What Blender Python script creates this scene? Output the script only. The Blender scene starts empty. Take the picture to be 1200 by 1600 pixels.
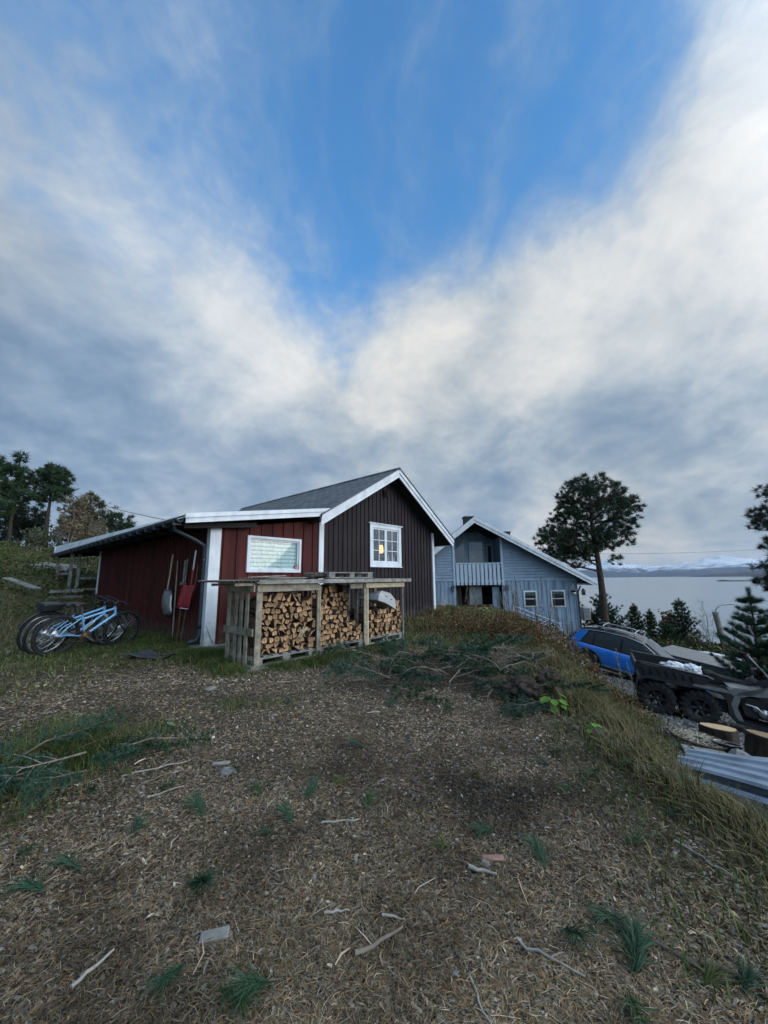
import bpy, bmesh, math, random
import numpy as np
from mathutils import Vector, Matrix
random.seed(7)
RNG = np.random.default_rng(11)
PI = math.pi
R = math.radians

# ------------------------------------------------------------------ camera
SC = bpy.context.scene
SC.render.resolution_x, SC.render.resolution_y = 768, 1024
cam = bpy.data.cameras.new('camera')
cam.sensor_fit = 'VERTICAL'
cam.sensor_height = 36
cam.lens = 36*601/1600
cam.clip_start = .05
cam.clip_end = 90000
camo = bpy.data.objects.new('camera', cam)
SC.collection.objects.link(camo)
CAMM = Matrix.Rotation(R(99.9), 4, 'X') @ Matrix.Rotation(R(-.6), 4, 'Z')
camo.matrix_world = Matrix.Translation((0, 0, 1.3)) @ CAMM
SC.camera = camo

# ------------------------------------------------------------------ exposure
SC.view_settings.view_transform = 'Standard'
SC.view_settings.look = 'None'
SC.view_settings.gamma = 1
SC.view_settings.use_curve_mapping = False
SC.view_settings.exposure = 0.8

# ------------------------------------------------------------------ sky
SUN_AZ, SUN_EL = 108.0, 12.0     # degrees right of the view direction / above horizon
world = bpy.data.worlds.new('World')
SC.world = world
world.use_nodes = True
NT = world.node_tree
NT.nodes.clear()
def wn(t, **k):
    n = NT.nodes.new(t)
    for a, b in k.items(): setattr(n, a, b)
    return n
def wl(a, b): NT.links.new(a, b)
def wmath(op, a, b=None, c=None, clamp=False):
    n = wn('ShaderNodeMath', operation=op, use_clamp=clamp)
    for i, v in enumerate((a, b, c)):
        if v is None: continue
        if isinstance(v, (int, float)): n.inputs[i].default_value = v
        else: wl(v, n.inputs[i])
    return n.outputs[0]
def wvec(op, a, b=None, c=None, out=0):
    n = wn('ShaderNodeVectorMath', operation=op)
    for i, v in enumerate((a, b, c)):
        if v is None: continue
        if isinstance(v, (tuple, list)): n.inputs[i].default_value = v
        else: wl(v, n.inputs[i])
    return n.outputs[out]
tc = wn('ShaderNodeTexCoord')
V = wvec('NORMALIZE', tc.outputs['Generated'])
sx = wn('ShaderNodeSeparateXYZ'); wl(V, sx.inputs[0])
zz = wmath('ADD', wmath('MAXIMUM', sx.outputs[2], 0.0), .42)
cx = wn('ShaderNodeCombineXYZ')
wl(wmath('DIVIDE', sx.outputs[0], zz), cx.inputs[0]); wl(wmath('DIVIDE', sx.outputs[1], zz), cx.inputs[1])
P = cx.outputs[0]                          # a flat cloud layer overhead
def wnoise(vec, scale, detail, rough, w=None, dist=0):
    n = wn('ShaderNodeTexNoise'); n.inputs['Scale'].default_value = scale
    n.inputs['Detail'].default_value = detail; n.inputs['Roughness'].default_value = rough
    n.inputs['Distortion'].default_value = dist
    wl(vec, n.inputs['Vector']); return n
Pst = wvec('MULTIPLY', P, (1.0, .3, 1))     # streets of cloud running away from the camera
wa = wnoise(P, 1.7, 5, .55)
Vw = wvec('ADD', V, wvec('MULTIPLY', wvec('SUBTRACT', wa.outputs['Color'], (.5, .5, .5)), (.24, .24, .24)))
V2 = wvec('NORMALIZE', Vw)
# where the cloud is thick (x), how light it is (y), how warm (z); directions as azimuth, elevation
CAMR = CAMM.to_3x3()
def look(px, py): return tuple((CAMR @ Vector(((px-600)/601, (800-py)/601, -1))).normalized())
CL = [(20, 10, 0.28, 0.4, 0), (40, 150, 0.55, 0.62, 0), (170, 190, 0.32, 0.5, 0), (300, 60, 0.16, 0.5, 0), (450, 40, 0.2, 0.5, 0), (600, 30, 0.18, 0.5, 0), (820, 60, 0.24, 0.5, 0), (930, 40, 0.22, 0.6, 0), (1040, 30, 0.58, 0.7, 0), (1170, 40, 1.12, 0.74, 0), (1400, 0, 1.12, 0.7, 0.1), (60, 290, 1.12, 0.72, 0), (160, 330, 0.8, 0.8, 0), (270, 290, 0.28, 0.6, 0), (360, 220, 0.16, 0.5, 0), (450, 250, 0.06, 0.4, 0), (600, 250, 0.17, 0.5, 0), (760, 250, 0.22, 0.5, 0), (880, 170, 0.28, 0.55, 0), (950, 230, 0.42, 0.65, 0), (1040, 200, 0.88, 0.8, 0.1), (1190, 200, 1.12, 0.8, 0.1), (40, 430, 1.12, 0.45, 0), (240, 410, 0.9, 0.8, 0), (310, 460, 0.5, 0.6, 0), (380, 400, 0.12, 0.6, 0), (480, 400, 0.05, 0.5, 0), (590, 400, 0.2, 0.5, 0), (700, 370, 0.38, 0.6, 0.1), (900, 370, 0.92, 0.74, 0.15), (1050, 370, 1.12, 0.86, 0.15), (1180, 380, 1.12, 0.84, 0.15), (80, 560, 1.3, 0.24, 0), (240, 550, 1.3, 0.46, 0), (340, 520, 1.3, 0.6, 0.1), (420, 560, 1.3, 1.25, 0.2), (500, 480, 0.35, 0.6, 0.1), (540, 540, 0.75, 0.78, 0.2), (610, 500, 0.5, 0.7, 0.2), (700, 490, 0.92, 0.8, 0.3), (620, 590, 1.3, 0.9, 0.35), (780, 540, 1.3, 0.72, 0.3), (900, 520, 1.3, 0.76, 0.25), (1030, 540, 1.3, 0.8, 0.2), (1190, 560, 1.3, 0.78, 0.2), (60, 680, 1.3, 0.5, 0), (200, 640, 1.3, 0.44, 0), (330, 650, 1.3, 0.45, 0), (470, 680, 1.3, 0.36, 0.1), (660, 670, 1.3, 0.62, 0.5), (780, 650, 1.3, 0.64, 0.3), (950, 660, 1.3, 0.56, 0.1), (1130, 680, 1.3, 0.56, 0.1), (80, 790, 1.3, 0.44, 0.05), (250, 770, 1.3, 0.48, 0.05), (500, 740, 1.3, 0.55, 0.2), (640, 780, 1.3, 0.45, 0), (780, 780, 1.3, 0.42, 0), (900, 750, 1.3, 0.42, 0), (1050, 750, 1.3, 0.42, 0), (230, 850, 1.3, 0.75, 0.2), (700, 850, 1.3, 0.62, 0.2), (840, 830, 1.3, 0.7, 0.4), (1000, 860, 1.3, 0.95, 0.8), (1130, 845, 1.3, 0.8, 0.7), (960, 885, 1.3, 0.95, 1), (1000, 810, 1.3, 0.36, 0.2), (1130, 800, 1.3, 0.4, 0.2)]
acc = None
for (px, py, cov, br, wm) in CL:
    d = wvec('DOT_PRODUCT', V2, look(px, py), out=1)
    w = wmath('EXPONENT', wmath('MULTIPLY_ADD', d, 120.0, -120.0))
    n = wn('ShaderNodeVectorMath', operation='MULTIPLY_ADD')
    n.inputs[0].default_value = (cov, br, 1); wl(w, n.inputs[1])
    if acc is None: n.inputs[2].default_value = (0.0005*.8, 0.0005*.5, .0005)
    else: wl(acc, n.inputs[2])
    acc = n.outputs[0]
sa_ = wn('ShaderNodeSeparateXYZ'); wl(acc, sa_.inputs[0])
skycov = wmath('DIVIDE', sa_.outputs[0], sa_.outputs[2]); skybr = wmath('DIVIDE', sa_.outputs[1], sa_.outputs[2])
def lobe(px, py, k, g): return wmath('MULTIPLY', wmath('EXPONENT', wmath('MULTIPLY_ADD', wvec('DOT_PRODUCT', V2, look(px, py), out=1), float(k), -float(k))), g)
warmth = wmath('ADD', wmath('ADD', lobe(640, 630, 14, .38), lobe(1010, 880, 45, .8)), lobe(1000, 480, 8, .22), clamp=True)
nb = wnoise(wvec('ADD', Pst, wvec('MULTIPLY', wvec('SUBTRACT', wa.outputs['Color'], (.5,.5,.5)), (.6,.6,.6))), 2.8, 10, .62)
nc = wnoise(P, 3.4, 10, .62, dist=.25)
n1 = wmath('SUBTRACT', nb.outputs['Fac'], .5)
n2 = wmath('SUBTRACT', nc.outputs['Fac'], .5)
cov = wmath('ADD', wmath('ADD', skycov, wmath('MULTIPLY', n1, 2.0)), wmath('MULTIPLY', n2, 1.0), clamp=True)
mr = wn('ShaderNodeMapRange', interpolation_type='SMOOTHSTEP'); wl(cov, mr.inputs[0])
mr.inputs[1].default_value = -.05; mr.inputs[2].default_value = 1.0
cov = mr.outputs[0]
br = wmath('ADD', wmath('ADD', skybr, wmath('MULTIPLY', n2, 1.0)), wmath('MULTIPLY', n1, .6), clamp=True)
rp = wn('ShaderNodeValToRGB'); wl(br, rp.inputs[0])
rp.color_ramp.interpolation = 'B_SPLINE'
el = rp.color_ramp.elements
el[0].position = 0; el[0].color = (.055, .10, .17, 1)
el[1].position = 1; el[1].color = (.52, .53, .54, 1)
for p_, c_ in ((.25, (.10, .16, .25, 1)), (.5, (.185, .25, .33, 1)), (.75, (.35, .39, .43, 1))):
    e = rp.color_ramp.elements.new(p_); e.color = c_
warm = wn('ShaderNodeMixRGB', blend_type='MULTIPLY'); wl(warmth, warm.inputs[0])
wl(rp.outputs[0], warm.inputs[1]); warm.inputs[2].default_value = (1.12, .98, .80, 1)
SKYG = .1
csc = wvec('MULTIPLY', warm.outputs[0], (1/SKYG,)*3)
back = wn('ShaderNodeMapRange', interpolation_type='SMOOTHSTEP'); wl(wvec('DOT_PRODUCT', V, (.62, -.76, .2), out=1), back.inputs[0])   # added brightening of the unseen sky behind the viewer, lights facades and ground
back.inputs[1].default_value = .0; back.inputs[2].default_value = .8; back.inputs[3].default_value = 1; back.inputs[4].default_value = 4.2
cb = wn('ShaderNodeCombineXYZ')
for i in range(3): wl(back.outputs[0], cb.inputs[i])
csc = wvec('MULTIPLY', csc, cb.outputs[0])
shd = wn('ShaderNodeMapRange', interpolation_type='SMOOTHSTEP'); wl(wvec('DOT_PRODUCT', V, (-.84, -.45, .3), out=1), shd.inputs[0])   # added darkening of the unseen sky left and behind, shades the lean-to wall
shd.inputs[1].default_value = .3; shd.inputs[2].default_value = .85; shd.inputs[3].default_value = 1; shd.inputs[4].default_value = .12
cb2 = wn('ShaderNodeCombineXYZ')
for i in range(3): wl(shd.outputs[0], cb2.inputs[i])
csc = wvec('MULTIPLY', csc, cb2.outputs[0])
nish = wn('ShaderNodeTexSky', sky_type='NISHITA', sun_disc=False)
nish.sun_elevation = R(SUN_EL); nish.sun_rotation = R(SUN_AZ)
nish.air_density = 1.0; nish.dust_density = .2; nish.ozone_density = 4.0
blue = wvec('MULTIPLY', nish.outputs[0], (1.5, 2.2, 2.3))
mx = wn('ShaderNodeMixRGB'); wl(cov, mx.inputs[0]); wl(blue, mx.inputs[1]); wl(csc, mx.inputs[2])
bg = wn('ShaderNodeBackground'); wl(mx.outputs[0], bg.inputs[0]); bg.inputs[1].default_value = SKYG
wo = wn('ShaderNodeOutputWorld'); wl(bg.outputs[0], wo.inputs[0])
world.cycles.sampling_method = 'MANUAL'
world.cycles.sample_map_resolution = 512

# ------------------------------------------------------------------ sun (veiled by cloud)
sl = bpy.data.lights.new('sun', 'SUN')
sl.energy = .6; sl.angle = R(25); sl.color = (1, .9, .78)
so = bpy.data.objects.new('sun', sl); SC.collection.objects.link(so)
sd = Vector((math.sin(R(SUN_AZ))*math.cos(R(SUN_EL)), math.cos(R(SUN_AZ))*math.cos(R(SUN_EL)), math.sin(R(SUN_EL))))
so.rotation_euler = sd.to_track_quat('Z', 'Y').to_euler()

# ------------------------------------------------------------------ lie of the land
def _h(ix,iy,seed):
    n=(ix*374761393+iy*668265263+seed*974711)&0x7fffffff
    n=((n^(n>>13))*1274126177)&0x7fffffff
    return ((n^(n>>16))&0xffff)/65535.0
def vnoise(x,y,seed=0):
    x=np.asarray(x,float);y=np.asarray(y,float)
    ix=np.floor(x).astype(np.int64);iy=np.floor(y).astype(np.int64);fx=x-ix;fy=y-iy
    fx=fx*fx*(3-2*fx);fy=fy*fy*(3-2*fy)
    a=_h(ix,iy,seed);b=_h(ix+1,iy,seed);c=_h(ix,iy+1,seed);e=_h(ix+1,iy+1,seed)
    return (a*(1-fx)+b*fx)*(1-fy)+(c*(1-fx)+e*fx)*fy
def fbm(x,y,o=4,seed=0):
    s=0;a=.5
    for i in range(o): s=s+a*(vnoise(x*2**i,y*2**i,seed+i)-.5);a*=.5
    return s
def sp(v,k): return k*np.logaddexp(0,np.asarray(v,float)/k)
def sstep(v): v=np.clip(v,0,1);return v*v*(3-2*v)
def edge_x(y): return np.interp(y,[-5,1.5,2.2,3.2,4.8,8.5,13,17,26,40],[1.85,1.8,1.8,1.82,2.1,3.3,4.3,4.8,6.5,9])
def H(x,y):
    x=np.asarray(x,float);y=np.asarray(y,float)
    pl=-1.57-.185*(x-6.)-.045*(y-8.45)+.07*sp(8.3-y,.4)-.2*sp(5-y,.5)
    pl=-2.8+sp(pl+2.8,.2)
    s=sstep((x-edge_x(y))/np.interp(y,[3.5,5,6,9,14],[.9,1.1,1.3,1.55,2.2]))
    z=pl*s
    q=.5*(x-19)+.9*(y-26)
    m=sstep((x+14)/12)
    z=z-.4*m*sp(q,2.5)
    rr=-.82*x+.57*y
    hh=.17*sp(rr-11.5,1.0)
    hh=3.6-sp(3.6-hh,.4)+.012*sp(rr-35,3)
    z=z+hh*(1-s)*(1-m)
    r=np.hypot(x,y)
    z=z+.05*fbm(x*.9,y*.9,3,5)*np.clip(r/3,.3,1)+np.clip((r-14)/20,0,1)*1.4*fbm(x*.15,y*.15,3,9)
    # keep the floor of the yard level beside the shed
    return z

# ------------------------------------------------------------------ helpers
def tag(o, label=None, cat=None, group=None, kind=None):
    if label: o['label'] = label
    if cat: o['category'] = cat
    if group: o['group'] = group
    if kind: o['kind'] = kind
    return o
def link(o):
    SC.collection.objects.link(o); return o
def empty(name, loc=(0, 0, 0), rz=0, label=None, cat=None, group=None, rot=None, scale=None):
    o = bpy.data.objects.new(name, None)
    o.empty_display_size = .1
    o.location = loc
    o.rotation_euler = rot if rot else (0, 0, rz)
    if scale: o.scale = (scale,)*3
    link(o)
    return tag(o, label, cat, group)
def dup(root, loc=None, rot=None, label=None, scale=None):
    r = root.copy(); link(r)
    if loc is not None: r.location = loc
    if rot is not None: r.rotation_euler = rot
    if scale is not None: r.scale = (scale,)*3
    if label: r['label'] = label
    for ch in list(root.children):
        c = ch.copy(); link(c); c.parent = r
        for g in ch.children:
            q = g.copy(); link(q); q.parent = c
    return r
class MB:
    """collects shapes for ONE mesh"""
    def __init__(s): s.v = []; s.f = []; s.m = []; s.sm = []
    def add(s, vs, fs, mi=0, smooth=False):
        b = len(s.v); s.v += [tuple(v) for v in vs]
        for f in fs: s.f.append(tuple(i+b for i in f)); s.m.append(mi); s.sm.append(smooth)
        return s
    def box(s, c, d, rot=None, mi=0, taper=None):
        hx, hy, hz = d[0]/2, d[1]/2, d[2]/2
        vs = [Vector((x*hx, y*hy, z*hz)) for z in (-1, 1) for y in (-1, 1) for x in (-1, 1)]
        if taper:
            for i in range(4, 8): vs[i].x *= taper; vs[i].y *= taper
        if rot is not None: vs = [rot @ v for v in vs]
        c = Vector(c)
        return s.add([c+v for v in vs], [(0, 2, 3, 1), (4, 5, 7, 6), (0, 1, 5, 4), (1, 3, 7, 5), (3, 2, 6, 7), (2, 0, 4, 6)], mi)
    def bb(s, a, b, mi=0):
        return s.box([(a[i]+b[i])/2 for i in range(3)], [abs(b[i]-a[i]) for i in range(3)], None, mi)
    def beam(s, p, q, w, h, up=(0, 0, 1), mi=0, off=0):
        p = Vector(p); q = Vector(q); d = q-p; L = d.length; d.normalize()
        up = Vector(up)
        x = d.cross(up)
        if x.length < 1e-4: x = d.cross(Vector((0, 1, 0)))
        x.normalize(); z = x.cross(d)
        m = Matrix((x, d, z)).transposed()
        return s.box((p+q)/2+z*off, (w, L, h), m, mi)
    def tube(s, pts, r, n=8, mi=0, cap=True, smooth=True, closed=False):
        pts = [Vector(p) for p in pts]; N = len(pts)
        rs = r if isinstance(r, (list, tuple)) else [r]*N
        rings = []; prev = None
        for i, p in enumerate(pts):
            if closed: t = pts[(i+1) % N]-pts[i-1]
            else: t = pts[min(i+1, N-1)]-pts[max(i-1, 0)]
            if t.length < 1e-9: t = Vector((0, 0, 1))
            t.normalize()
            if prev is None:
                a = Vector((0, 0, 1)) if abs(t.z) < .9 else Vector((1, 0, 0))
                x = t.cross(a).normalized()
            else:
                x = (prev-t*prev.dot(t))
                x = x.normalized() if x.length > 1e-6 else t.orthogonal().normalized()
            prev = x; y = t.cross(x)
            rings.append([p+(x*math.cos(2*PI*k/n)+y*math.sin(2*PI*k/n))*rs[i] for k in range(n)])
        vs = [v for rg in rings for v in rg]; fs = []
        M_ = N if closed else N-1
        for i in range(M_):
            j = (i+1) % N
            for k in range(n):
                fs.append((i*n+k, i*n+(k+1) % n, j*n+(k+1) % n, j*n+k))
        s.add(vs, fs, mi, smooth)
        if cap and not closed:
            s.add(rings[0], [tuple(range(n))[::-1]], mi); s.add(rings[-1], [tuple(range(n))], mi)
        return s
    def ring(s, c, ax, R_, r, n=28, m=8, mi=0, flat=1.0):
        c = Vector(c); ax = Vector(ax).normalized(); x = ax.orthogonal().normalized(); y = ax.cross(x)
        vs = []; fs = []
        for i in range(n):
            a = 2*PI*i/n; d = x*math.cos(a)+y*math.sin(a)
            for k in range(m):
                b = 2*PI*k/m
                vs.append(c+d*(R_+r*math.cos(b))+ax*(r*flat*math.sin(b)))
        for i in range(n):
            for k in range(m):
                fs.append((i*m+k, ((i+1) % n)*m+k, ((i+1) % n)*m+(k+1) % m, i*m+(k+1) % m))
        return s.add(vs, fs, mi, True)
    def lathe(s, c, prof, n=20, ax=(0, 0, 1), mi=0, smooth=True):
        c = Vector(c); ax = Vector(ax).normalized(); x = ax.orthogonal().normalized(); y = ax.cross(x)
        vs = []; fs = []
        for (r, h) in prof:
            for k in range(n):
                a = 2*PI*k/n; vs.append(c+(x*math.cos(a)+y*math.sin(a))*r+ax*h)
        for i in range(len(prof)-1):
            for k in range(n):
                fs.append((i*n+k, i*n+(k+1) % n, (i+1)*n+(k+1) % n, (i+1)*n+k))
        return s.add(vs, fs, mi, smooth)
    def prism(s, poly, fn, a, b, mi=0, mcap=None):
        """poly in 2d, fn(u,v,w) -> 3d point, extruded w from a to b"""
        n = len(poly)
        vs = [fn(u, v, a) for u, v in poly]+[fn(u, v, b) for u, v in poly]
        s.add(vs, [(i, (i+1) % n, n+(i+1) % n, n+i) for i in range(n)], mi)
        s.add(vs, [tuple(range(n))[::-1], tuple(range(n, 2*n))], mi if mcap is None else mcap)
        return s
    def mesh(s, name, mats):
        me = bpy.data.meshes.new(name)
        me.from_pydata(s.v, [], s.f)
        for m in (mats if isinstance(mats, (list, tuple)) else [mats]): me.materials.append(m)
        me.polygons.foreach_set('material_index', s.m)
        me.polygons.foreach_set('use_smooth', s.sm)
        bm = bmesh.new(); bm.from_mesh(me); bmesh.ops.recalc_face_normals(bm, faces=bm.faces)
        bm.to_mesh(me); bm.free()
        me.update(); return me
    def build(s, name, mats, parent=None, bevel=0, loc=None, rot=None):
        o = bpy.data.objects.new(name, s.mesh(name, mats)); link(o)
        if parent is not None: o.parent = parent
        if loc is not None: o.location = loc
        if rot is not None: o.rotation_euler = rot
        if bevel:
            b = o.modifiers.new('bevel', 'BEVEL'); b.width = bevel; b.segments = 2; b.limit_method = 'ANGLE'; b.angle_limit = R(35)
        return o
def npmesh(name, verts, faces, mats, cols=None, parent=None, smooth=False, mi=None):
    """verts (N,3), faces (M,k) with one k"""
    me = bpy.data.meshes.new(name)
    verts = np.asarray(verts, np.float32); faces = np.asarray(faces, np.int32)
    M_, k = faces.shape
    me.vertices.add(len(verts)); me.vertices.foreach_set('co', verts.ravel())
    me.loops.add(M_*k); me.loops.foreach_set('vertex_index', faces.ravel())
    me.polygons.add(M_); me.polygons.foreach_set('loop_start', np.arange(0, M_*k, k, dtype=np.int32))
    if smooth: me.polygons.foreach_set('use_smooth', np.ones(M_, bool))
    for m in (mats if isinstance(mats, (list, tuple)) else [mats]): me.materials.append(m)
    if mi is not None: me.polygons.foreach_set('material_index', np.asarray(mi, np.int32))
    me.update(calc_edges=True)
    if cols is not None:
        at = me.color_attributes.new('col', 'FLOAT_COLOR', 'POINT')
        c = np.ones((len(verts), 4), np.float32); c[:, :3] = cols
        at.data.foreach_set('color', c.ravel())
    o = bpy.data.objects.new(name, me); link(o)
    if parent is not None: o.parent = parent
    return o
def Hf(x, y): return float(H(x, y))

# ------------------------------------------------------------------ materials
def newmat(name):
    m = bpy.data.materials.new(name); m.use_nodes = True
    nt = m.node_tree; b = nt.nodes['Principled BSDF']; return m, nt, b
def nd(nt, t, **k):
    n = nt.nodes.new(t)
    for a, b in k.items(): setattr(n, a, b)
    return n
def mat(name, c1, c2=None, rough=.6, scale=8, stretch=(1, 1, 1), metal=0, bump=0, detail=6, dirt=None, dirt_amt=.3,
        coat=0, boardw=0, splash=None, coords='Object', spec=.5, vary=0, nrough=.6, contrast=(.35, .65), trans=0, bscale=None):
    m, nt, b = newmat(name)
    b.inputs['Roughness'].default_value = rough
    b.inputs['Metallic'].default_value = metal
    b.inputs['Specular IOR Level'].default_value = spec
    b.inputs['Coat Weight'].default_value = coat
    b.inputs['Coat Roughness'].default_value = .06
    c2 = c2 or tuple(x*.7 for x in c1)
    tcn = nd(nt, 'ShaderNodeTexCoord'); mp = nd(nt, 'ShaderNodeMapping'); mp.inputs['Scale'].default_value = stretch
    nt.links.new(tcn.outputs[coords], mp.inputs[0])
    src = mp.outputs[0]
    if vary:
        oi = nd(nt, 'ShaderNodeObjectInfo'); ad = nd(nt, 'ShaderNodeVectorMath', operation='MULTIPLY_ADD')
        ad.inputs[1].default_value = (37, 37, 37); nt.links.new(oi.outputs['Random'], ad.inputs[0]); nt.links.new(src, ad.inputs[2]); src = ad.outputs[0]
    n = nd(nt, 'ShaderNodeTexNoise'); n.inputs['Scale'].default_value = scale; n.inputs['Detail'].default_value = detail
    n.inputs['Roughness'].default_value = nrough
    nt.links.new(src, n.inputs['Vector'])
    mr_ = nd(nt, 'ShaderNodeMapRange'); mr_.inputs[1].default_value = contrast[0]; mr_.inputs[2].default_value = contrast[1]
    nt.links.new(n.outputs['Fac'], mr_.inputs[0])
    mx_ = nd(nt, 'ShaderNodeMixRGB'); nt.links.new(mr_.outputs[0], mx_.inputs[0])
    mx_.inputs[1].default_value = (*c2, 1); mx_.inputs[2].default_value = (*c1, 1)
    col = mx_.outputs[0]
    if dirt:
        n2_ = nd(nt, 'ShaderNodeTexNoise'); n2_.inputs['Scale'].default_value = 2.3; n2_.inputs['Detail'].default_value = 8
        nt.links.new(tcn.outputs[coords], n2_.inputs['Vector'])
        m2 = nd(nt, 'ShaderNodeMapRange'); m2.inputs[1].default_value = .5; m2.inputs[2].default_value = .72; m2.inputs[4].default_value = dirt_amt
        nt.links.new(n2_.outputs['Fac'], m2.inputs[0])
        m3 = nd(nt, 'ShaderNodeMixRGB'); nt.links.new(m2.outputs[0], m3.inputs[0]); nt.links.new(col, m3.inputs[1]); m3.inputs[2].default_value = (*dirt, 1)
        col = m3.outputs[0]
    if vary:
        hs = nd(nt, 'ShaderNodeHueSaturation'); m4 = nd(nt, 'ShaderNodeMapRange')
        m4.inputs[3].default_value = 1-vary; m4.inputs[4].default_value = 1+vary
        nt.links.new(oi.outputs['Random'], m4.inputs[0]); nt.links.new(m4.outputs[0], hs.inputs['Value'])
        nt.links.new(col, hs.inputs['Color']); col = hs.outputs[0]
    if boardw:   # every board weathered a little differently
        sx_ = nd(nt, 'ShaderNodeSeparateXYZ'); nt.links.new(tcn.outputs[coords], sx_.inputs[0])
        def m_(op, a, b_):
            q = nd(nt, 'ShaderNodeMath', operation=op)
            for i_, v_ in enumerate((a, b_)):
                if isinstance(v_, (int, float)): q.inputs[i_].default_value = v_
                else: nt.links.new(v_, q.inputs[i_])
            return q.outputs[0]
        fl = m_('FLOOR', m_('DIVIDE', m_('ADD', sx_.outputs[0], sx_.outputs[1]), boardw), 0)
        wn_ = nd(nt, 'ShaderNodeTexWhiteNoise', noise_dimensions='1D'); nt.links.new(fl, wn_.inputs['W'])
        hv = nd(nt, 'ShaderNodeHueSaturation'); m5 = nd(nt, 'ShaderNodeMapRange'); m5.inputs[3].default_value = .78; m5.inputs[4].default_value = 1.25
        nt.links.new(wn_.outputs['Value'], m5.inputs[0]); nt.links.new(m5.outputs[0], hv.inputs['Value']); nt.links.new(col, hv.inputs['Color']); col = hv.outputs[0]
    if splash:   # mud splashed up from the ground, in patches
        n6 = nd(nt, 'ShaderNodeTexNoise'); n6.inputs['Scale'].default_value = 7; n6.inputs['Detail'].default_value = 6; nt.links.new(tcn.outputs[coords], n6.inputs['Vector'])
        sz_ = nd(nt, 'ShaderNodeSeparateXYZ'); nt.links.new(tcn.outputs[coords], sz_.inputs[0])
        a6 = nd(nt, 'ShaderNodeMath', operation='MULTIPLY_ADD'); nt.links.new(n6.outputs['Fac'], a6.inputs[0]); a6.inputs[1].default_value = -1.1; nt.links.new(sz_.outputs[2], a6.inputs[2])
        r6 = nd(nt, 'ShaderNodeMapRange'); r6.inputs[1].default_value = -.05; r6.inputs[2].default_value = -.45; r6.inputs[4].default_value = .6; nt.links.new(a6.outputs[0], r6.inputs[0])
        x6 = nd(nt, 'ShaderNodeMixRGB'); nt.links.new(r6.outputs[0], x6.inputs[0]); nt.links.new(col, x6.inputs[1]); x6.inputs[2].default_value = (*splash, 1); col = x6.outputs[0]
    nt.links.new(col, b.inputs['Base Color'])
    if bump:
        bn = nd(nt, 'ShaderNodeBump'); bn.inputs['Strength'].default_value = min(1, bump); bn.inputs['Distance'].default_value = .01
        if bscale:
            n5 = nd(nt, 'ShaderNodeTexNoise'); n5.inputs['Scale'].default_value = bscale; n5.inputs['Detail'].default_value = 8
            nt.links.new(src, n5.inputs['Vector']); nt.links.new(n5.outputs['Fac'], bn.inputs['Height'])
        else: nt.links.new(n.outputs['Fac'], bn.inputs['Height'])
        nt.links.new(bn.outputs[0], b.inputs['Normal'])
    return m
def colmat(name, rough=.8, spec=.2, sheen=0, trans=0):
    m, nt, b = newmat(name)
    a = nd(nt, 'ShaderNodeAttribute', attribute_name='col')
    nt.links.new(a.outputs['Color'], b.inputs['Base Color'])
    b.inputs['Roughness'].default_value = rough; b.inputs['Specular IOR Level'].default_value = spec
    return m
def glassmat(name, tint=(.02, .025, .03), rough=.03):
    m, nt, b = newmat(name)
    b.inputs['Base Color'].default_value = (*tint, 1); b.inputs['Roughness'].default_value = rough
    b.inputs['Specular IOR Level'].default_value = .6
    return m
def panemat(name):
    """thin clear pane: part mirror, part see-through"""
    m = bpy.data.materials.new(name); m.use_nodes = True; nt = m.node_tree; nt.nodes.clear()
    g = nd(nt, 'ShaderNodeBsdfGlossy'); g.inputs['Roughness'].default_value = .02
    t = nd(nt, 'ShaderNodeBsdfTransparent'); t.inputs[0].default_value = (.9, .93, .92, 1)
    lw = nd(nt, 'ShaderNodeLayerWeight'); lw.inputs[0].default_value = .35; f = nd(nt, 'ShaderNodeMath', operation='MULTIPLY_ADD'); nt.links.new(lw.outputs['Facing'], f.inputs[0]); f.inputs[1].default_value = .16; f.inputs[2].default_value = .03
    mm = nd(nt, 'ShaderNodeMixShader'); nt.links.new(f.outputs[0], mm.inputs[0]); nt.links.new(t.outputs[0], mm.inputs[1]); nt.links.new(g.outputs[0], mm.inputs[2])
    o = nd(nt, 'ShaderNodeOutputMaterial'); nt.links.new(mm.outputs[0], o.inputs[0]); return m
M = {}
M['white'] = mat('white_paint', (.74, .75, .76), (.60, .62, .64), .55, 5, (1, 1, .25), bump=.15, dirt=(.33, .34, .31), dirt_amt=.45, splash=(.22, .2, .17))
M['red'] = mat('red_paint', (.09, .016, .013), (.052, .010, .008), .75, 14, (1, 1, .08), bump=.35, dirt=(.035, .012, .010), dirt_amt=.6, spec=.25, boardw=.27, splash=(.10, .08, .065))
M['dark'] = mat('dark_brown_paint', (.022, .013, .015), (.011, .0065, .008), .7, 14, (1, 1, .08), bump=.35, dirt=(.035, .024, .026), dirt_amt=.5, spec=.3, boardw=.168, splash=(.08, .07, .06))
M['bluewall'] = mat('blue_grey_paint', (.25, .32, .395), (.19, .25, .32), .7, 12, (1, 1, .1), bump=.25, dirt=(.15, .18, .21), dirt_amt=.5, spec=.25, boardw=.2)
M['blueclap'] = mat('blue_grey_clapboard', (.25, .32, .395), (.19, .25, .32), .7, 9, (.15, 1, 1.5), bump=.25, dirt=(.15, .18, .21), dirt_amt=.5, spec=.25)
M['bluetrim'] = mat('pale_blue_trim', (.40, .48, .56), (.33, .40, .47), .6, 8)
M['wood'] = mat('weathered_wood', (.40, .35, .26), (.20, .17, .125), .85, 9, (1, 1, 1), bump=.5, dirt=(.10, .095, .075), dirt_amt=.6, vary=.15, spec=.2)
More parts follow.
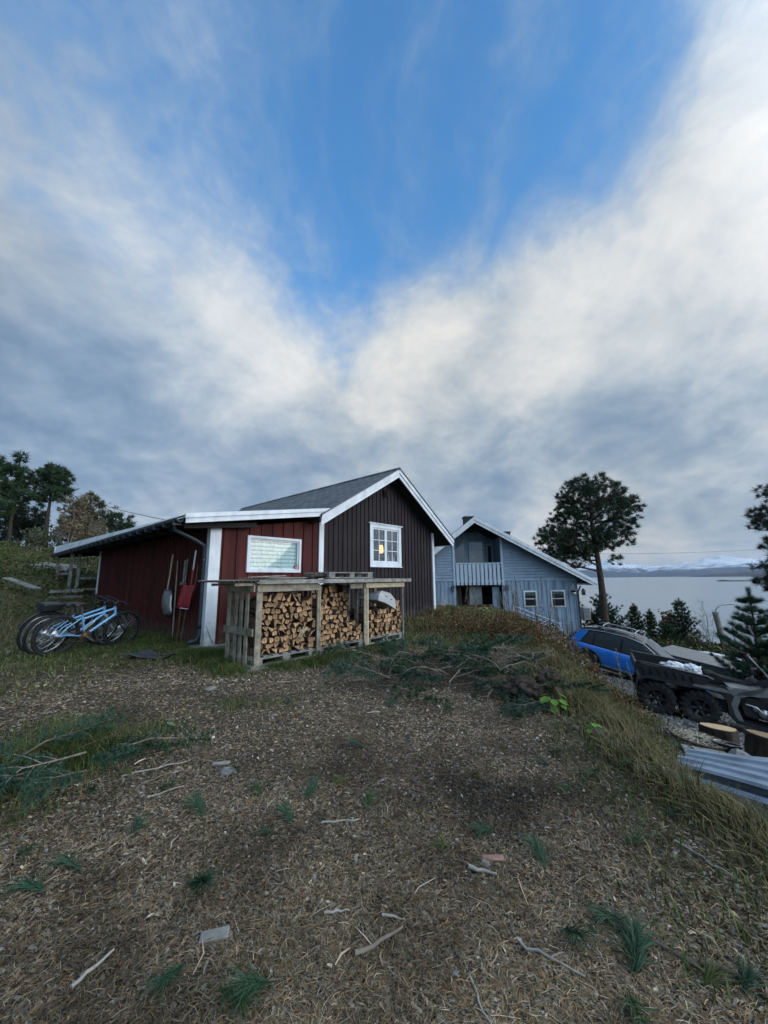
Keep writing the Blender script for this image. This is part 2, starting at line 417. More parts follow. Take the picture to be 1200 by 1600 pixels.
M['woodgrey'] = mat('grey_wood', (.32, .30, .265), (.15, .142, .125), .85, 9, (1, 1, 1), bump=.5, dirt=(.07, .065, .055), dirt_amt=.6, vary=.15, spec=.2)
M['woodnew'] = mat('new_wood', (.56, .47, .31), (.42, .34, .21), .75, 9, (1, 1, 1), bump=.3, vary=.08, spec=.25)
M['woodbrown'] = mat('brown_board', (.16, .09, .05), (.08, .045, .028), .75, 9, bump=.3, vary=.08, spec=.25)
M['soffit'] = mat('dark_soffit', (.02, .014, .013), (.012, .009, .008), .85, 9)
M['black'] = mat('black_plastic', (.018, .019, .021), (.011, .012, .013), .45, 30, bump=.1, bscale=200, dirt=(.05, .046, .04), dirt_amt=.35)
M['blackgloss'] = mat('black_gloss', (.01, .01, .012), (.008, .008, .01), .15, 6, coat=.4)
M['rubber'] = mat('rubber', (.022, .023, .024), (.012, .012, .013), .8, 30, dirt=(.075, .066, .05), dirt_amt=.45, spec=.3)
M['greymetal'] = mat('grey_metal', (.33, .33, .33), (.24, .24, .24), .35, 9, metal=.7)
M['silver'] = mat('silver_metal', (.62, .63, .64), (.5, .5, .52), .28, 9, metal=.85)
M['dull'] = mat('dull_aluminium', (.42, .41, .38), (.30, .29, .27), .42, 7, metal=.75, dirt=(.2, .19, .16))
M['gutter'] = mat('gutter_metal', (.035, .045, .06), (.022, .03, .042), .4, 6, bump=.05, dirt=(.06, .065, .07))
M['roof'] = None
M['cara'] = mat('car_blue', (.008, .17, .62), (.008, .15, .56), .25, 3, coat=.9, dirt=(.05, .09, .2), dirt_amt=.12)
M['glass'] = glassmat('dark_glass', (.012, .016, .02), .04)
M['carglass'] = glassmat('car_glass', (.03, .036, .038), .04)
M['pane'] = panemat('clear_pane')
M['snow'] = mat('white_bag', (.78, .78, .8), (.66, .67, .7), .5, 8, bump=.4)
M['redplastic'] = mat('red_plastic', (.36, .03, .035), (.26, .022, .026), .5, 9, dirt=(.16, .03, .03), dirt_amt=.5)
M['rust'] = mat('rusty_iron', (.16, .11, .08), (.07, .05, .04), .8, 20, metal=.3, bump=.4)
M['bark'] = mat('pine_bark', (.085, .066, .052), (.032, .026, .022), .95, 5, (3, 3, .8), bump=1, bscale=16, spec=.1)
M['barkwarm'] = mat('pine_bark_warm', (.17, .095, .055), (.055, .038, .028), .95, 4, (3, 3, .8), bump=1, bscale=14, spec=.1)
M['barkpale'] = mat('pale_bark', (.30, .27, .24), (.16, .14, .125), .9, 6, (3, 3, .8), spec=.1)
M['twig'] = mat('dry_twig', (.25, .20, .16), (.12, .095, .075), .9, 20, vary=.3, spec=.15)
M['concrete'] = mat('concrete', (.30, .30, .29), (.2, .2, .19), .9, 12, bump=.4)
M['soil'] = mat('soil_clod', (.09, .07, .055), (.028, .022, .018), 1, 22, bump=1, bscale=45, spec=.05, contrast=(.3, .7))
M['woodsheet'] = None
M['stone'] = mat('stone', (.26, .25, .23), (.13, .13, .12), .85, 12, bump=.7, vary=.25)
M['tarp'] = mat('grey_mat', (.055, .06, .066), (.035, .038, .044), .55, 18, bump=.3)
M['veg'] = colmat('leaves')
M['needle'] = colmat('needles', .6, .3)
M['chips'] = colmat('litter', .9, .15)
M['brick'] = mat('chimney_brick', (.03, .028, .027), (.015, .014, .014), .8, 20, bump=.4)
M['chain'] = mat('rusty_chain', (.22, .13, .08), (.10, .06, .04), .5, 30, metal=.6)
M['bikeblue'] = mat('bicycle_blue', (.20, .44, .68), (.17, .39, .62), .3, 5, coat=.5)
M['bikewhite'] = mat('bicycle_pale', (.55, .62, .66), (.45, .52, .56), .35, 5, coat=.4)

# log end grain: rings round a centre, different on each log
def endgrain(name, c1, c2, scale):
    m, nt, b = newmat(name)
    t = nd(nt, 'ShaderNodeTexCoord'); oi = nd(nt, 'ShaderNodeObjectInfo')
    w = nd(nt, 'ShaderNodeTexWave', wave_type='RINGS', rings_direction='Z'); w.inputs['Scale'].default_value = scale
    w.inputs['Distortion'].default_value = 2.5; w.inputs['Detail'].default_value = 3; w.inputs['Detail Scale'].default_value = 3
    nt.links.new(t.outputs['Object'], w.inputs[0])
    n = nd(nt, 'ShaderNodeTexNoise'); n.inputs['Scale'].default_value = 14; n.inputs['Detail'].default_value = 6
    nt.links.new(t.outputs['Object'], n.inputs[0])
    a = nd(nt, 'ShaderNodeMath', operation='MULTIPLY_ADD'); nt.links.new(w.outputs['Fac'], a.inputs[0]); a.inputs[1].default_value = .35; nt.links.new(n.outputs['Fac'], a.inputs[2])
    rr = nd(nt, 'ShaderNodeMapRange'); rr.inputs[1].default_value = .35; rr.inputs[2].default_value = .95; nt.links.new(a.outputs[0], rr.inputs[0])
    x = nd(nt, 'ShaderNodeMixRGB'); nt.links.new(rr.outputs[0], x.inputs[0]); x.inputs[1].default_value = (*c2, 1); x.inputs[2].default_value = (*c1, 1)
    h = nd(nt, 'ShaderNodeHueSaturation'); r2 = nd(nt, 'ShaderNodeMapRange'); r2.inputs[3].default_value = .5; r2.inputs[4].default_value = 1.35
    nt.links.new(oi.outputs['Random'], r2.inputs[0]); nt.links.new(r2.outputs[0], h.inputs['Value']); nt.links.new(x.outputs[0], h.inputs['Color'])
    nt.links.new(h.outputs[0], b.inputs['Base Color']); b.inputs['Roughness'].default_value = .85
    b.inputs['Specular IOR Level'].default_value = .2
    return m
M['logend'] = endgrain('split_log_end', (.46, .28, .15), (.22, .12, .06), 6)
M['stumpend'] = endgrain('stump_end', (.52, .37, .22), (.36, .23, .12), 9)
M['logbark'] = mat('log_side', (.17, .11, .07), (.07, .045, .033), .95, 14, bump=.8, vary=.4, spec=.1)

# ------------------------------------------------------------------ ground
def axis(segs):
    out = []
    for a, b, st in segs: out += list(np.arange(a, b, st))
    return np.array(out+[segs[-1][1]], float)
GX = axis([(-420, -60, 12), (-60, -26, 1.5), (-26, -9, .35), (-9, 9, .09), (9, 30, .4), (30, 60, 1.5), (60, 420, 12)])
GY = axis([(-60, -8, 4), (-8, .6, .6), (.6, 10, .08), (10, 22, .22), (22, 45, .8), (45, 120, 3), (120, 420, 14)])
gx, gy = np.meshgrid(GX, GY)
gz = H(gx, gy)
near = (gy > .4) & (gy < 12) & (np.abs(gx) < 9)
gz = gz + near*.02*fbm(gx*4.5, gy*4.5, 4, 21) + near*.012*fbm(gx*14, gy*14, 2, 33)
nx, ny = len(GX), len(GY)
idx = np.arange(nx*ny).reshape(ny, nx)
fc = np.stack([idx[:-1, :-1], idx[:-1, 1:], idx[1:, 1:], idx[1:, :-1]], -1).reshape(-1, 4)
# what covers the ground: red = grass and moss, green = driveway gravel, blue = dark charred soil
def grassmask(x, y):
    n = fbm(x*.7, y*.7, 4, 3)
    m = sstep((y-6.2-.25*x+1.6*n+.0*x)/2.2)                       # yard behind the rack and round the shed
    m = np.maximum(m, sstep((x-edge_x(y)+.9+1.5*n)/.9))          # the bank
    m = np.maximum(m, .9*np.exp(-(((x+2.6)/.9)**2+((y-3.1)/.75)**2)*1.2)*sstep((n+.35)*3))
    m = np.maximum(m, .65*sstep((x-.85-.12*(y-1.5)+1.2*n)/.5)*sstep((4.2-y)/1.5))
    m = np.maximum(m, sstep((-x-3.2+.5*(y-5)+1.6*n)/1.4)*.55)
    m = np.maximum(m, sstep(n*4-.7)*.5)
    return np.clip(m, 0, 1)
def gravelmask(x, y):
    s = (x-edge_x(y))/np.interp(y, [3, 5, 6, 9, 14], [1.0, 1.2, 1.4, 1.65, 2.3])
    n = fbm(x*.9, y*.9, 3, 12)
    return sstep((s-1.02+.35*n)*4)*sstep((22-y+2*n)/3)*sstep((17-x+3*n)/2)
def charmask(x, y):
    n = fbm(x*1.3, y*1.3, 4, 8)
    m = np.exp(-(((x-.62)/.55)**2+((y-2.5)/.55)**2))
    m = np.maximum(m, .72*np.exp(-(((x-.12-.22*(y-1.4)+.5*fbm(x*1.1, y*1.1, 2, 19))/.34)**2))*sstep((3.2-y)/1.2))
    m = np.maximum(m, .7*np.exp(-(((x+.55)/.2)**2+((y-2.0)/.4)**2)))
    m = np.maximum(m, .8*np.exp(-(((x-.1)/.4)**2+((y-1.7)/.35)**2)))
    return sstep(m*1.35+2.4*n-.4)
gm, gr_, gc = grassmask(gx, gy), gravelmask(gx, gy), charmask(gx, gy)
gm = gm*(1-gr_)
gm = np.maximum(gm, sstep((np.hypot(gx, gy)-22)/6)*(1-gr_))
cols = np.stack([gm, gr_, gc*(1-gr_)], -1).reshape(-1, 3)
def groundmat():
    m, nt, b = newmat('ground'); L = nt.links.new
    a = nd(nt, 'ShaderNodeAttribute', attribute_name='col'); s = nd(nt, 'ShaderNodeSeparateColor'); L(a.outputs['Color'], s.inputs[0])
    g = nd(nt, 'ShaderNodeNewGeometry')
    def no(sc, de=8, ro=.6, st=None):
        n = nd(nt, 'ShaderNodeTexNoise'); n.inputs['Scale'].default_value = sc; n.inputs['Detail'].default_value = de; n.inputs['Roughness'].default_value = ro
        src = g.outputs['Position']
        if st:
            q = nd(nt, 'ShaderNodeMapping'); q.inputs['Scale'].default_value = st; q.inputs['Rotation'].default_value = (0, 0, .6); L(src, q.inputs[0]); src = q.outputs[0]
        L(src, n.inputs['Vector']); return n.outputs['Fac']
    def ramp(f, *st):
        r = nd(nt, 'ShaderNodeValToRGB'); e = r.color_ramp.elements
        e[0].position, e[0].color = st[0][0], (*st[0][1], 1); e[1].position, e[1].color = st[-1][0], (*st[-1][1], 1)
        for p_, c_ in st[1:-1]: q = e.new(p_); q.color = (*c_, 1)
        L(f, r.inputs[0]); return r.outputs[0]
    def mix(f, x, y, bt='MIX'):
        q = nd(nt, 'ShaderNodeMixRGB', blend_type=bt)
        for i, v in enumerate((f, x, y)):
            if isinstance(v, float): q.inputs[i].default_value = v
            elif isinstance(v, tuple): q.inputs[i].default_value = (*v, 1)
            else: L(v, q.inputs[i])
        return q.outputs[0]
    fine = no(55, 8, .75); mid = no(9, 8, .65); big = no(1.1, 5, .6)
    vo = nd(nt, 'ShaderNodeTexVoronoi'); vo.inputs['Scale'].default_value = 60; L(g.outputs['Position'], vo.inputs['Vector'])
    mulch = ramp(fine, (.28, (.02, .016, .012)), (.45, (.07, .055, .04)), (.58, (.15, .12, .088)), (.75, (.32, .28, .22)))
    mulch = mix(mix(.5, mid, mid), mulch, ramp(mid, (.35, (.055, .043, .031)), (.65, (.16, .128, .092))))
    mulch = mix(.55, mulch, ramp(fine, (.3, (.022, .018, .014)), (.7, (.2, .165, .125))))
    speck = ramp(vo.outputs['Distance'], (.0, (1, 1, 1)), (.16, (0, 0, 0)))
    mulch = mix(mix(.35, (0., 0., 0.), speck), mulch, (.26, .25, .235))
    char = ramp(fine, (.3, (.014, .014, .015)), (.6, (.07, .068, .068)), (.8, (.2, .19, .18)))
    grass = ramp(mid, (.3, (.035, .043, .017)), (.5, (.082, .09, .034)), (.7, (.17, .145, .07)))
    grass = mix(.5, grass, ramp(fine, (.3, (.03, .033, .014)), (.7, (.19, .165, .085))))
    gravel = ramp(fine, (.3, (.04, .04, .038)), (.55, (.12, .118, .11)), (.75, (.26, .25, .235)))
    c = mix(s.outputs[2], mulch, char)
    br_ = nd(nt, 'ShaderNodeMath', operation='MULTIPLY_ADD'); L(mid, br_.inputs[0]); br_.inputs[1].default_value = 1.6; br_.inputs[2].default_value = -.8
    ad = nd(nt, 'ShaderNodeMath', operation='ADD', use_clamp=True); L(br_.outputs[0], ad.inputs[0]); L(s.outputs[0], ad.inputs[1])
    mu = nd(nt, 'ShaderNodeMath', operation='MULTIPLY', use_clamp=True); L(ad.outputs[0], mu.inputs[0]); 
    st_ = nd(nt, 'ShaderNodeMath', operation='MULTIPLY', use_clamp=True); L(s.outputs[0], st_.inputs[0]); st_.inputs[1].default_value = 2.2; L(st_.outputs[0], mu.inputs[1])
    c = mix(mu.outputs[0], c, grass)
    c = mix(s.outputs[1], c, gravel)
    c = mix(.6, c, mix(1., c, ramp(big, (.3, (.62, .62, .62)), (.7, (1.25, 1.2, 1.15))), 'MULTIPLY'))
    L(c, b.inputs['Base Color']); b.inputs['Roughness'].default_value = .95; b.inputs['Specular IOR Level'].default_value = .15
    bn = nd(nt, 'ShaderNodeBump'); bn.inputs['Strength'].default_value = 1; bn.inputs['Distance'].default_value = .03
    h = nd(nt, 'ShaderNodeMath', operation='ADD'); L(fine, h.inputs[0]); L(mid, h.inputs[1]); L(h.outputs[0], bn.inputs['Height']); L(bn.outputs[0], b.inputs['Normal'])
    return m
M['ground'] = groundmat()
gnd = npmesh('ground', np.stack([gx, gy, gz], -1).reshape(-1, 3), fc, M['ground'], cols, smooth=True)
tag(gnd, kind='structure')

# ------------------------------------------------------------------ fjord, far shore, mountains
def watermat():
    m, nt, b = newmat('water'); L = nt.links.new
    b.inputs['Base Color'].default_value = (.20, .24, .26, 1); b.inputs['Roughness'].default_value = .18; b.inputs['IOR'].default_value = 1.333
    g = nd(nt, 'ShaderNodeNewGeometry')
    q = nd(nt, 'ShaderNodeMapping'); q.inputs['Scale'].default_value = (.25, 1, 1); L(g.outputs['Position'], q.inputs[0])
    n = nd(nt, 'ShaderNodeTexNoise'); n.inputs['Scale'].default_value = .35; n.inputs['Detail'].default_value = 5; L(q.outputs[0], n.inputs['Vector'])
    n2_ = nd(nt, 'ShaderNodeTexNoise'); n2_.inputs['Scale'].default_value = .006; n2_.inputs['Detail'].default_value = 4; L(q.outputs[0], n2_.inputs['Vector'])
    mu = nd(nt, 'ShaderNodeMath', operation='MULTIPLY'); L(n.outputs['Fac'], mu.inputs[0]); L(n2_.outputs['Fac'], mu.inputs[1])
    bn = nd(nt, 'ShaderNodeBump'); bn.inputs['Strength'].default_value = .12; bn.inputs['Distance'].default_value = .35; L(mu.outputs[0], bn.inputs['Height']); L(bn.outputs[0], b.inputs['Normal'])
    return m
WZ = -18.0
wm = MB()
xs = [-9000, -2000, -600, -200, 0, 60, 120, 250, 500, 1000, 2500, 6000, 12000, 23500]
ys = [-3000, -500, 0, 40, 100, 200, 400, 800, 1600, 3500, 8000, 14000, 21000]
vs = [(x, y, WZ) for y in ys for x in xs]
wm.add(vs, [(j*len(xs)+i, j*len(xs)+i+1, (j+1)*len(xs)+i+1, (j+1)*len(xs)+i) for j in range(len(ys)-1) for i in range(len(xs)-1)], 0, True)
tag(wm.build('water', watermat()), kind='structure')

def mtmat():
    m, nt, b = newmat('mountain_rock'); L = nt.links.new
    g = nd(nt, 'ShaderNodeNewGeometry'); sp_ = nd(nt, 'ShaderNodeSeparateXYZ'); L(g.outputs['Position'], sp_.inputs[0])
    n = nd(nt, 'ShaderNodeTexNoise'); n.inputs['Scale'].default_value = .0016; n.inputs['Detail'].default_value = 9; n.inputs['Roughness'].default_value = .72
    L(g.outputs['Position'], n.inputs['Vector'])
    h = nd(nt, 'ShaderNodeMath', operation='MULTIPLY_ADD'); L(n.outputs['Fac'], h.inputs[0]); h.inputs[1].default_value = 800; 
    L(sp_.outputs[2], h.inputs[2])
    r = nd(nt, 'ShaderNodeMapRange'); r.inputs[1].default_value = 620; r.inputs[2].default_value = 740; L(h.outputs[0], r.inputs[0])
    x = nd(nt, 'ShaderNodeMixRGB'); L(r.outputs[0], x.inputs[0]); x.inputs[1].default_value = (.035, .04, .055, 1); x.inputs[2].default_value = (.88, .88, .9, 1)
    L(x.outputs[0], b.inputs['Base Color']); b.inputs['Roughness'].default_value = .9; b.inputs['Specular IOR Level'].default_value = .1
    return m
M['mt'] = mtmat()
M['farland'] = mat('far_land', (.075, .055, .04), (.04, .035, .025), .95, .004, coords='Object', spec=.1)
def ridge(name, D, az0, az1, hfun, m, rows=14, cols_=420, depth=4000):
    az = np.radians(np.linspace(az0, az1, cols_)); v = np.linspace(0, 1, rows)
    A_, V_ = np.meshgrid(az, v)
    rad = (D+depth*V_)/1.0
    X = rad*np.sin(A_); Y = rad*np.cos(A_)
    Z = WZ-3+hfun(X, Y, A_, V_)
    idx_ = np.arange(rows*cols_).reshape(rows, cols_)
    f_ = np.stack([idx_[:-1, :-1], idx_[:-1, 1:], idx_[1:, 1:], idx_[1:, :-1]], -1).reshape(-1, 4)
    o = npmesh(name, np.stack([X, Y, Z], -1).reshape(-1, 3), f_, m, smooth=False)
    return tag(o, kind='structure')
def mh(X, Y, A_, V_):
    rg = 1-np.abs(2*fbm(X*.00045, Y*.00045, 5, 40))*1.6
    big_ = np.interp(np.degrees(A_), [-5, 20, 27, 33, 38, 45, 60, 90], [350, 480, 620, 700, 800, 780, 800, 600])
    sm = fbm(X*.0016, Y*.0016, 5, 44)
    return 4+big_*np.power(V_, .75)*(.35+.75*rg)+sm*420*V_
ridge('mountain_range', 14500, -30, 95, mh, M['mt'], rows=34, cols_=800, depth=6000)
def fh(X, Y, A_, V_):
    b_ = np.interp(np.degrees(A_), [36, 38, 40.5, 43, 46, 60, 80], [-14, 8, 55, 85, 110, 160, 120])
    return b_*np.sin(PI*np.clip(V_, 0, 1)**.8)*(1+.5*fbm(X*.002, Y*.002, 4, 60))
ridge('headland', 8200, 36, 80, fh, M['farland'], rows=12, cols_=260, depth=1500)
def isl(X, Y, A_, V_):
    b_ = np.interp(np.degrees(A_), [39.8, 40.6, 42, 43.5, 46], [-4, 5.5, 5, 2.6, -3])
    return 3+b_*np.sin(PI*np.clip(V_, 0, 1))**.6*(1+.7*fbm(X*.02, Y*.02, 4, 61)) - 1.2
ridge('islet', 1750, 39.8, 46, isl, M['farland'], rows=8, cols_=120, depth=90)

# ------------------------------------------------------------------ the red and dark cabin (its own frame: x along the front, y back, z up)
OX, OY, OA = -3.45, 7.74, R(48.07)
def HL(t, s, z=0):
    return Vector((OX+t*math.cos(OA)-s*math.sin(OA), OY+t*math.sin(OA)+s*math.cos(OA), z))
cabin = empty('cabin', (OX, OY, 0), OA, 'wooden cabin with a dark brown gable and a lower dark red lean-to, white corner boards', 'cabin')
def roofmat():
    m, nt, b = newmat('felt_shingle'); L = nt.links.new
    t = nd(nt, 'ShaderNodeTexCoord')
    br_ = nd(nt, 'ShaderNodeTexBrick'); br_.inputs['Scale'].default_value = 1; br_.inputs['Brick Width'].default_value = .33; br_.inputs['Row Height'].default_value = .14
    br_.inputs['Mortar Size'].default_value = .012; br_.inputs['Color1'].default_value = (.10, .105, .11, 1); br_.inputs['Color2'].default_value = (.19, .195, .20, 1); br_.inputs['Mortar'].default_value = (.035, .037, .04, 1)
    q = nd(nt, 'ShaderNodeMapping'); q.inputs['Rotation'].default_value = (0, 0, R(90)); L(t.outputs['Object'], q.inputs[0]); L(q.outputs[0], br_.inputs[0])
    n = nd(nt, 'ShaderNodeTexNoise'); n.inputs['Scale'].default_value = 40; n.inputs['Detail'].default_value = 5; L(t.outputs['Object'], n.inputs[0])
    x = nd(nt, 'ShaderNodeMixRGB', blend_type='OVERLAY'); x.inputs[0].default_value = .7; L(br_.outputs[0], x.inputs[1]); L(n.outputs['Fac'], x.inputs[2])
    L(x.outputs[0], b.inputs['Base Color']); b.inputs['Roughness'].default_value = .9
    bn = nd(nt, 'ShaderNodeBump'); bn.inputs['Distance'].default_value = .01; L(br_.outputs['Fac'], bn.inputs['Height']); bn.invert = True; L(bn.outputs[0], b.inputs['Normal'])
    return m
M['roof'] = roofmat()
TC, TR_, RT, RZ, EZ = 2.72, 7.67, 5.2, 4.42, 2.86   # lean-to corner, right corner, ridge t, ridge z, eave z
RT = (TC+TR_)/2+.15
def topz(t):                     # underside of the roof over the front wall
    if t < TC: return 2.36+(2.80-2.36)*t/TC
    return EZ+(RZ-EZ)*((t-TC)/(RT-TC) if t < RT else (TR_-t)/(TR_-RT))
def wall_slab(mb, t0, t1, holes, y0, y1, zb=.08, step=None):
    """wall between t0,t1 following the roof, leaving rectangular holes"""
    cuts = sorted(set([t0, t1]+[h[0] for h in holes]+[h[1] for h in holes]+([RT] if t0 < RT < t1 else [])))
    for a, b in zip(cuts[:-1], cuts[1:]):
        mid = (a+b)/2; segs = [(zb, None)]
        for h in holes:
            if h[0] < mid < h[1]: segs = [(zb, h[2]), (h[3], None)]
        for z0, z1 in segs:
            pa = z1 if z1 is not None else topz(a+1e-5); pb = z1 if z1 is not None else topz(b-1e-5)
            mb.prism([(a, z0), (b, z0), (b, pb), (a, pa)], lambda u, v, w: (u, w, v), y0, y1)
def boards(mb, t0, t1, w, holes, y, th, zb, rnd=.0):
    n = round((t1-t0)/w); w = (t1-t0)/n
    for i in range(n):
        a = t0+i*w; bw = w*.42*(1+random.uniform(-rnd, rnd))
        for (u0, u1, yy, tt) in ((a+w*.5-bw/2-.0, a+w*.5+bw/2, y-th, th),):
            mid = (u0+u1)/2; segs = [(zb+random.uniform(-.01, .01), None)]
            for h in holes:
                if h[0]-.01 < u1 and u0 < h[1]+.01: segs = [(zb, h[2]), (h[3], None)]
            for z0, z1 in segs:
                pa = z1 if z1 is not None else topz(u0); pb = z1 if z1 is not None else topz(u1)
                jt = random.uniform(-.003, .003)
                mb.prism([(u0, z0), (u1, z0), (u1, pb), (u0, pa)], lambda u, v, w_: (u, w_, v), yy+jt, yy+tt)
W1 = (.78, 2.06, 1.53, 2.21)      # openings: t0,t1,z0,z1
W2 = (4.62, 5.80, 1.78, 2.80)
redw = MB(); wall_slab(redw, .02, TC, [W1], 0, .05); boards(redw, .12, TC-.04, .27, [W1], 0, .024, .06, .1)
redw.bb((.02, .06, -.6), (TC, .12, 2.3)) if False else None
# side wall of the lean-to, under the deep eave
for i in range(58):
    s0 = .12+i*.149
    redw.bb((-.022+random.uniform(-.002, .002), s0, .08+random.uniform(-.01, .015)), (0, s0+.085, 2.36))
redw.bb((.0, .05, .1), (.05, 8.75, 2.36))
redw.build('red_wall', M['red'], cabin)
dw = MB(); wall_slab(dw, TC, TR_, [W2], 0, .05); boards(dw, TC+.06, TR_-.07, .168, [W2], 0, .022, .05, .1)
# right flank and back
dw.bb((TR_-.05, .05, .05), (TR_, 8.7, EZ+.02)); dw.bb((.05, 8.7, .05), (TR_, 8.75, 2.4)); dw.bb((TC, 8.7, 2.4), (TR_, 8.75, EZ+.01))
for i in range(50): dw.bb((TR_, .1+i*.17, .06), (TR_+.022, .17+i*.17, EZ))
dw.build('dark_gable_wall', M['dark'], cabin)
MB().bb((.1, .1, -.5), (TR_-.1, 8.6, .07)).build('foundation', M['concrete'], cabin)
# corner boards
cb_ = MB(); cb_.bb((-.085, -.05, .02), (.14, .10, 2.46))
cb_.build('corner_board', M['white'], cabin, bevel=.004)
MB().bb((TC-.06, -.042, .06), (TC+.09, -.012, 2.84)).build('corner_board', M['white'], cabin)
MB().bb((TR_-.06, -.042, .03), (TR_+.045, .10, 2.87)).build('corner_board', M['white'], cabin)
MB().bb((-.05, 8.66, .9), (.06, 8.78, 2.38)).build('corner_board', M['white'], cabin)
# roofs
def slab(mb, a, b, y0, y1, th, mi=0):   # a,b = (t,z)
    d = Vector((b[0]-a[0], b[1]-a[1])).normalized(); nrm = Vector((-d.y, d.x))
    if nrm.y < 0: nrm = -nrm
    mb.prism([a, b, (b[0]+nrm.x*th, b[1]+nrm.y*th), (a[0]+nrm.x*th, a[1]+nrm.y*th)], lambda u, v, w: (u, w, v), y0, y1, mi)
sl1 = (RZ-EZ)/(RT-TC)
rA = (TC-.35, EZ-.35*sl1); rB = (RT, RZ); sl2 = (RZ-EZ)/(TR_-RT); rC = (TR_+.62, EZ-.62*sl2)
rf = MB()
slab(rf, (rA[0]+.0, rA[1]+.15), (rB[0], rB[1]+.15), -.50, 9.2, .05); slab(rf, (rB[0], rB[1]+.15), (rC[0], rC[1]+.15), -.50, 9.2, .05)
gr = rf.build('main_roof', M['roof'], cabin)
uf = MB(); slab(uf, (rA[0], rA[1]+.02), (rB[0], rB[1]+.02), -.42, 9.1, .1); slab(uf, (rB[0], rB[1]+.02), (rC[0], rC[1]+.02), -.42, 9.1, .1)
uf.build('soffit', M['soffit'], cabin)
cap = MB(); cap.tube([(RT, -.52, RZ+.2), (RT, 9.2, RZ+.2)], .055, 8); cap.build('ridge_cap', M['roof'], cabin)
# barge boards, two overlapping boards on each slope
for a, b in ((rA, rB), (rC, rB)):
    f = MB()
    dz = .145
    lo = lambda p, o: (p[0], p[1]+o)
    f.prism([lo(a, -.06), lo(b, -.06), lo(b, .14), lo(a, .14)], lambda u, v, w: (u, w, v), -.475, -.447)
    f.prism([lo(a, .07), lo(b, .07), lo(b, .205), lo(a, .205)], lambda u, v, w: (u, w, v), -.503, -.477)
    f.build('barge_board', M['white'], cabin)
    f = MB(); f.prism([lo(a, .2), lo(b, .2), lo(b, .225), lo(a, .225)], lambda u, v, w: (u, w, v), -.53, -.44); f.build('drip_edge', M['gutter'], cabin)
# right eave board
MB().bb((rC[0]-.0, -.44, rC[1]+.0), (rC[0]+.022, 9.1, rC[1]+.15)).build('eave_board', M['white'], cabin)
# lean-to roof
lA = (-.72, 2.345); lB = (TC+.12, 2.90)
lr = MB(); slab(lr, (lA[0], lA[1]+.12), (lB[0], lB[1]+.12), -.45, 12.9, .035); lr.build('lean_to_roof', M['roof'], cabin)
ls = MB(); slab(ls, (lA[0]+.04, lA[1]+.02), (lB[0], lB[1]+.02), -.40, 12.8, .09)
for i in range(19): ls.beam((lA[0]+.06, -.2+i*.7, lA[1]-.02), (TC*.3, -.2+i*.7, lA[1]+.13), .05, .1)
ls.build('lean_to_soffit', M['soffit'], cabin)
f = MB(); f.prism([(lA[0], lA[1]-.0), (lB[0]-.12, lB[1]-.03), (lB[0]-.12, lB[1]+.10), (lA[0], lA[1]+.11)], lambda u, v, w: (u, w, v), -.44, -.415)
f.prism([(lA[0]-.02, lA[1]+.09), (lB[0]-.12, lB[1]+.085), (lB[0]-.12, lB[1]+.165), (lA[0]-.02, lA[1]+.175)], lambda u, v, w: (u, w, v), -.466, -.441)
f.build('barge_board', M['white'], cabin)
# white flashing along the eave, rising towards the far end, with the gutter under it
f = MB()
for k in range(24):
    s0, s1 = -.40+k*.56, -.40+(k+1)*.56
    h0, h1 = .06+.26*(k/24), .06+.26*((k+1)/24)
    f.add([(lA[0]-.02, s0, lA[1]+.10), (lA[0]-.02, s1, lA[1]+.10+.0*k), (lA[0]+.05, s1, lA[1]+.12+h1), (lA[0]+.05, s0, lA[1]+.12+h0),
           (lA[0]+.0, s0, lA[1]+.10), (lA[0]+.0, s1, lA[1]+.10), (lA[0]+.07, s1, lA[1]+.12+h1), (lA[0]+.07, s0, lA[1]+.12+h0)],
          [(0, 1, 2, 3), (7, 6, 5, 4), (3, 2, 6, 7), (0, 4, 5, 1), (0, 3, 7, 4), (1, 5, 6, 2)])
f.build('eave_flashing', M['white'], cabin)
f = MB(); f.bb((lA[0]-.012, 13.04, lA[1]+.10), (lA[0]+.55, 13.07, lA[1]+.42)); f.build('eave_flashing', M['white'], cabin)
gt = MB()
hp = [(-.065, 0), (-.06, -.035), (-.035, -.06), (0, -.068), (.035, -.06), (.06, -.035), (.065, 0), (.058, 0), (.05, -.03), (.03, -.052), (0, -.06), (-.03, -.052), (-.052, -.03), (-.058, 0)]
gt.prism(hp, lambda u, v, w: (lA[0]-.06+u, w, lA[1]+.09+v), -.35, 13.0)
for k in range(26): gt.box((lA[0]-.06, -.2+k*.52, lA[1]+.03), (.15, .02, .10))
gt.build('gutter', M['gutter'], cabin)
dp = MB(); x0 = lA[0]-.05; zt = lA[1]+.03
dp.tube([(x0, -.02, zt), (x0+.03, .0, zt-.12), (-.32, .08, 2.10), (-.13, .10, 2.0), (-.105, .115, 1.9), (-.105, .115, .28), (-.14, .13, .18), (-.26, .2, .14)], .038, 12)
dp.build('downpipe', M['gutter'], cabin)
for z in (1.72, .42): MB().tube([(-.105, .115, z-.02), (-.105, .115, z+.02)], .05, 12).bb((-.1, .09, z-.012), (.0, .12, z+.012)).build('pipe_clamp', M['blackgloss'], cabin)
cbl = MB(); cbl.tube([(-.05, -.055, .45), (.0, -.06, .3), (.07, -.056, .16), (.11, -.055, .1)], .004, 5); cbl.build('cable', M['black'], cabin)
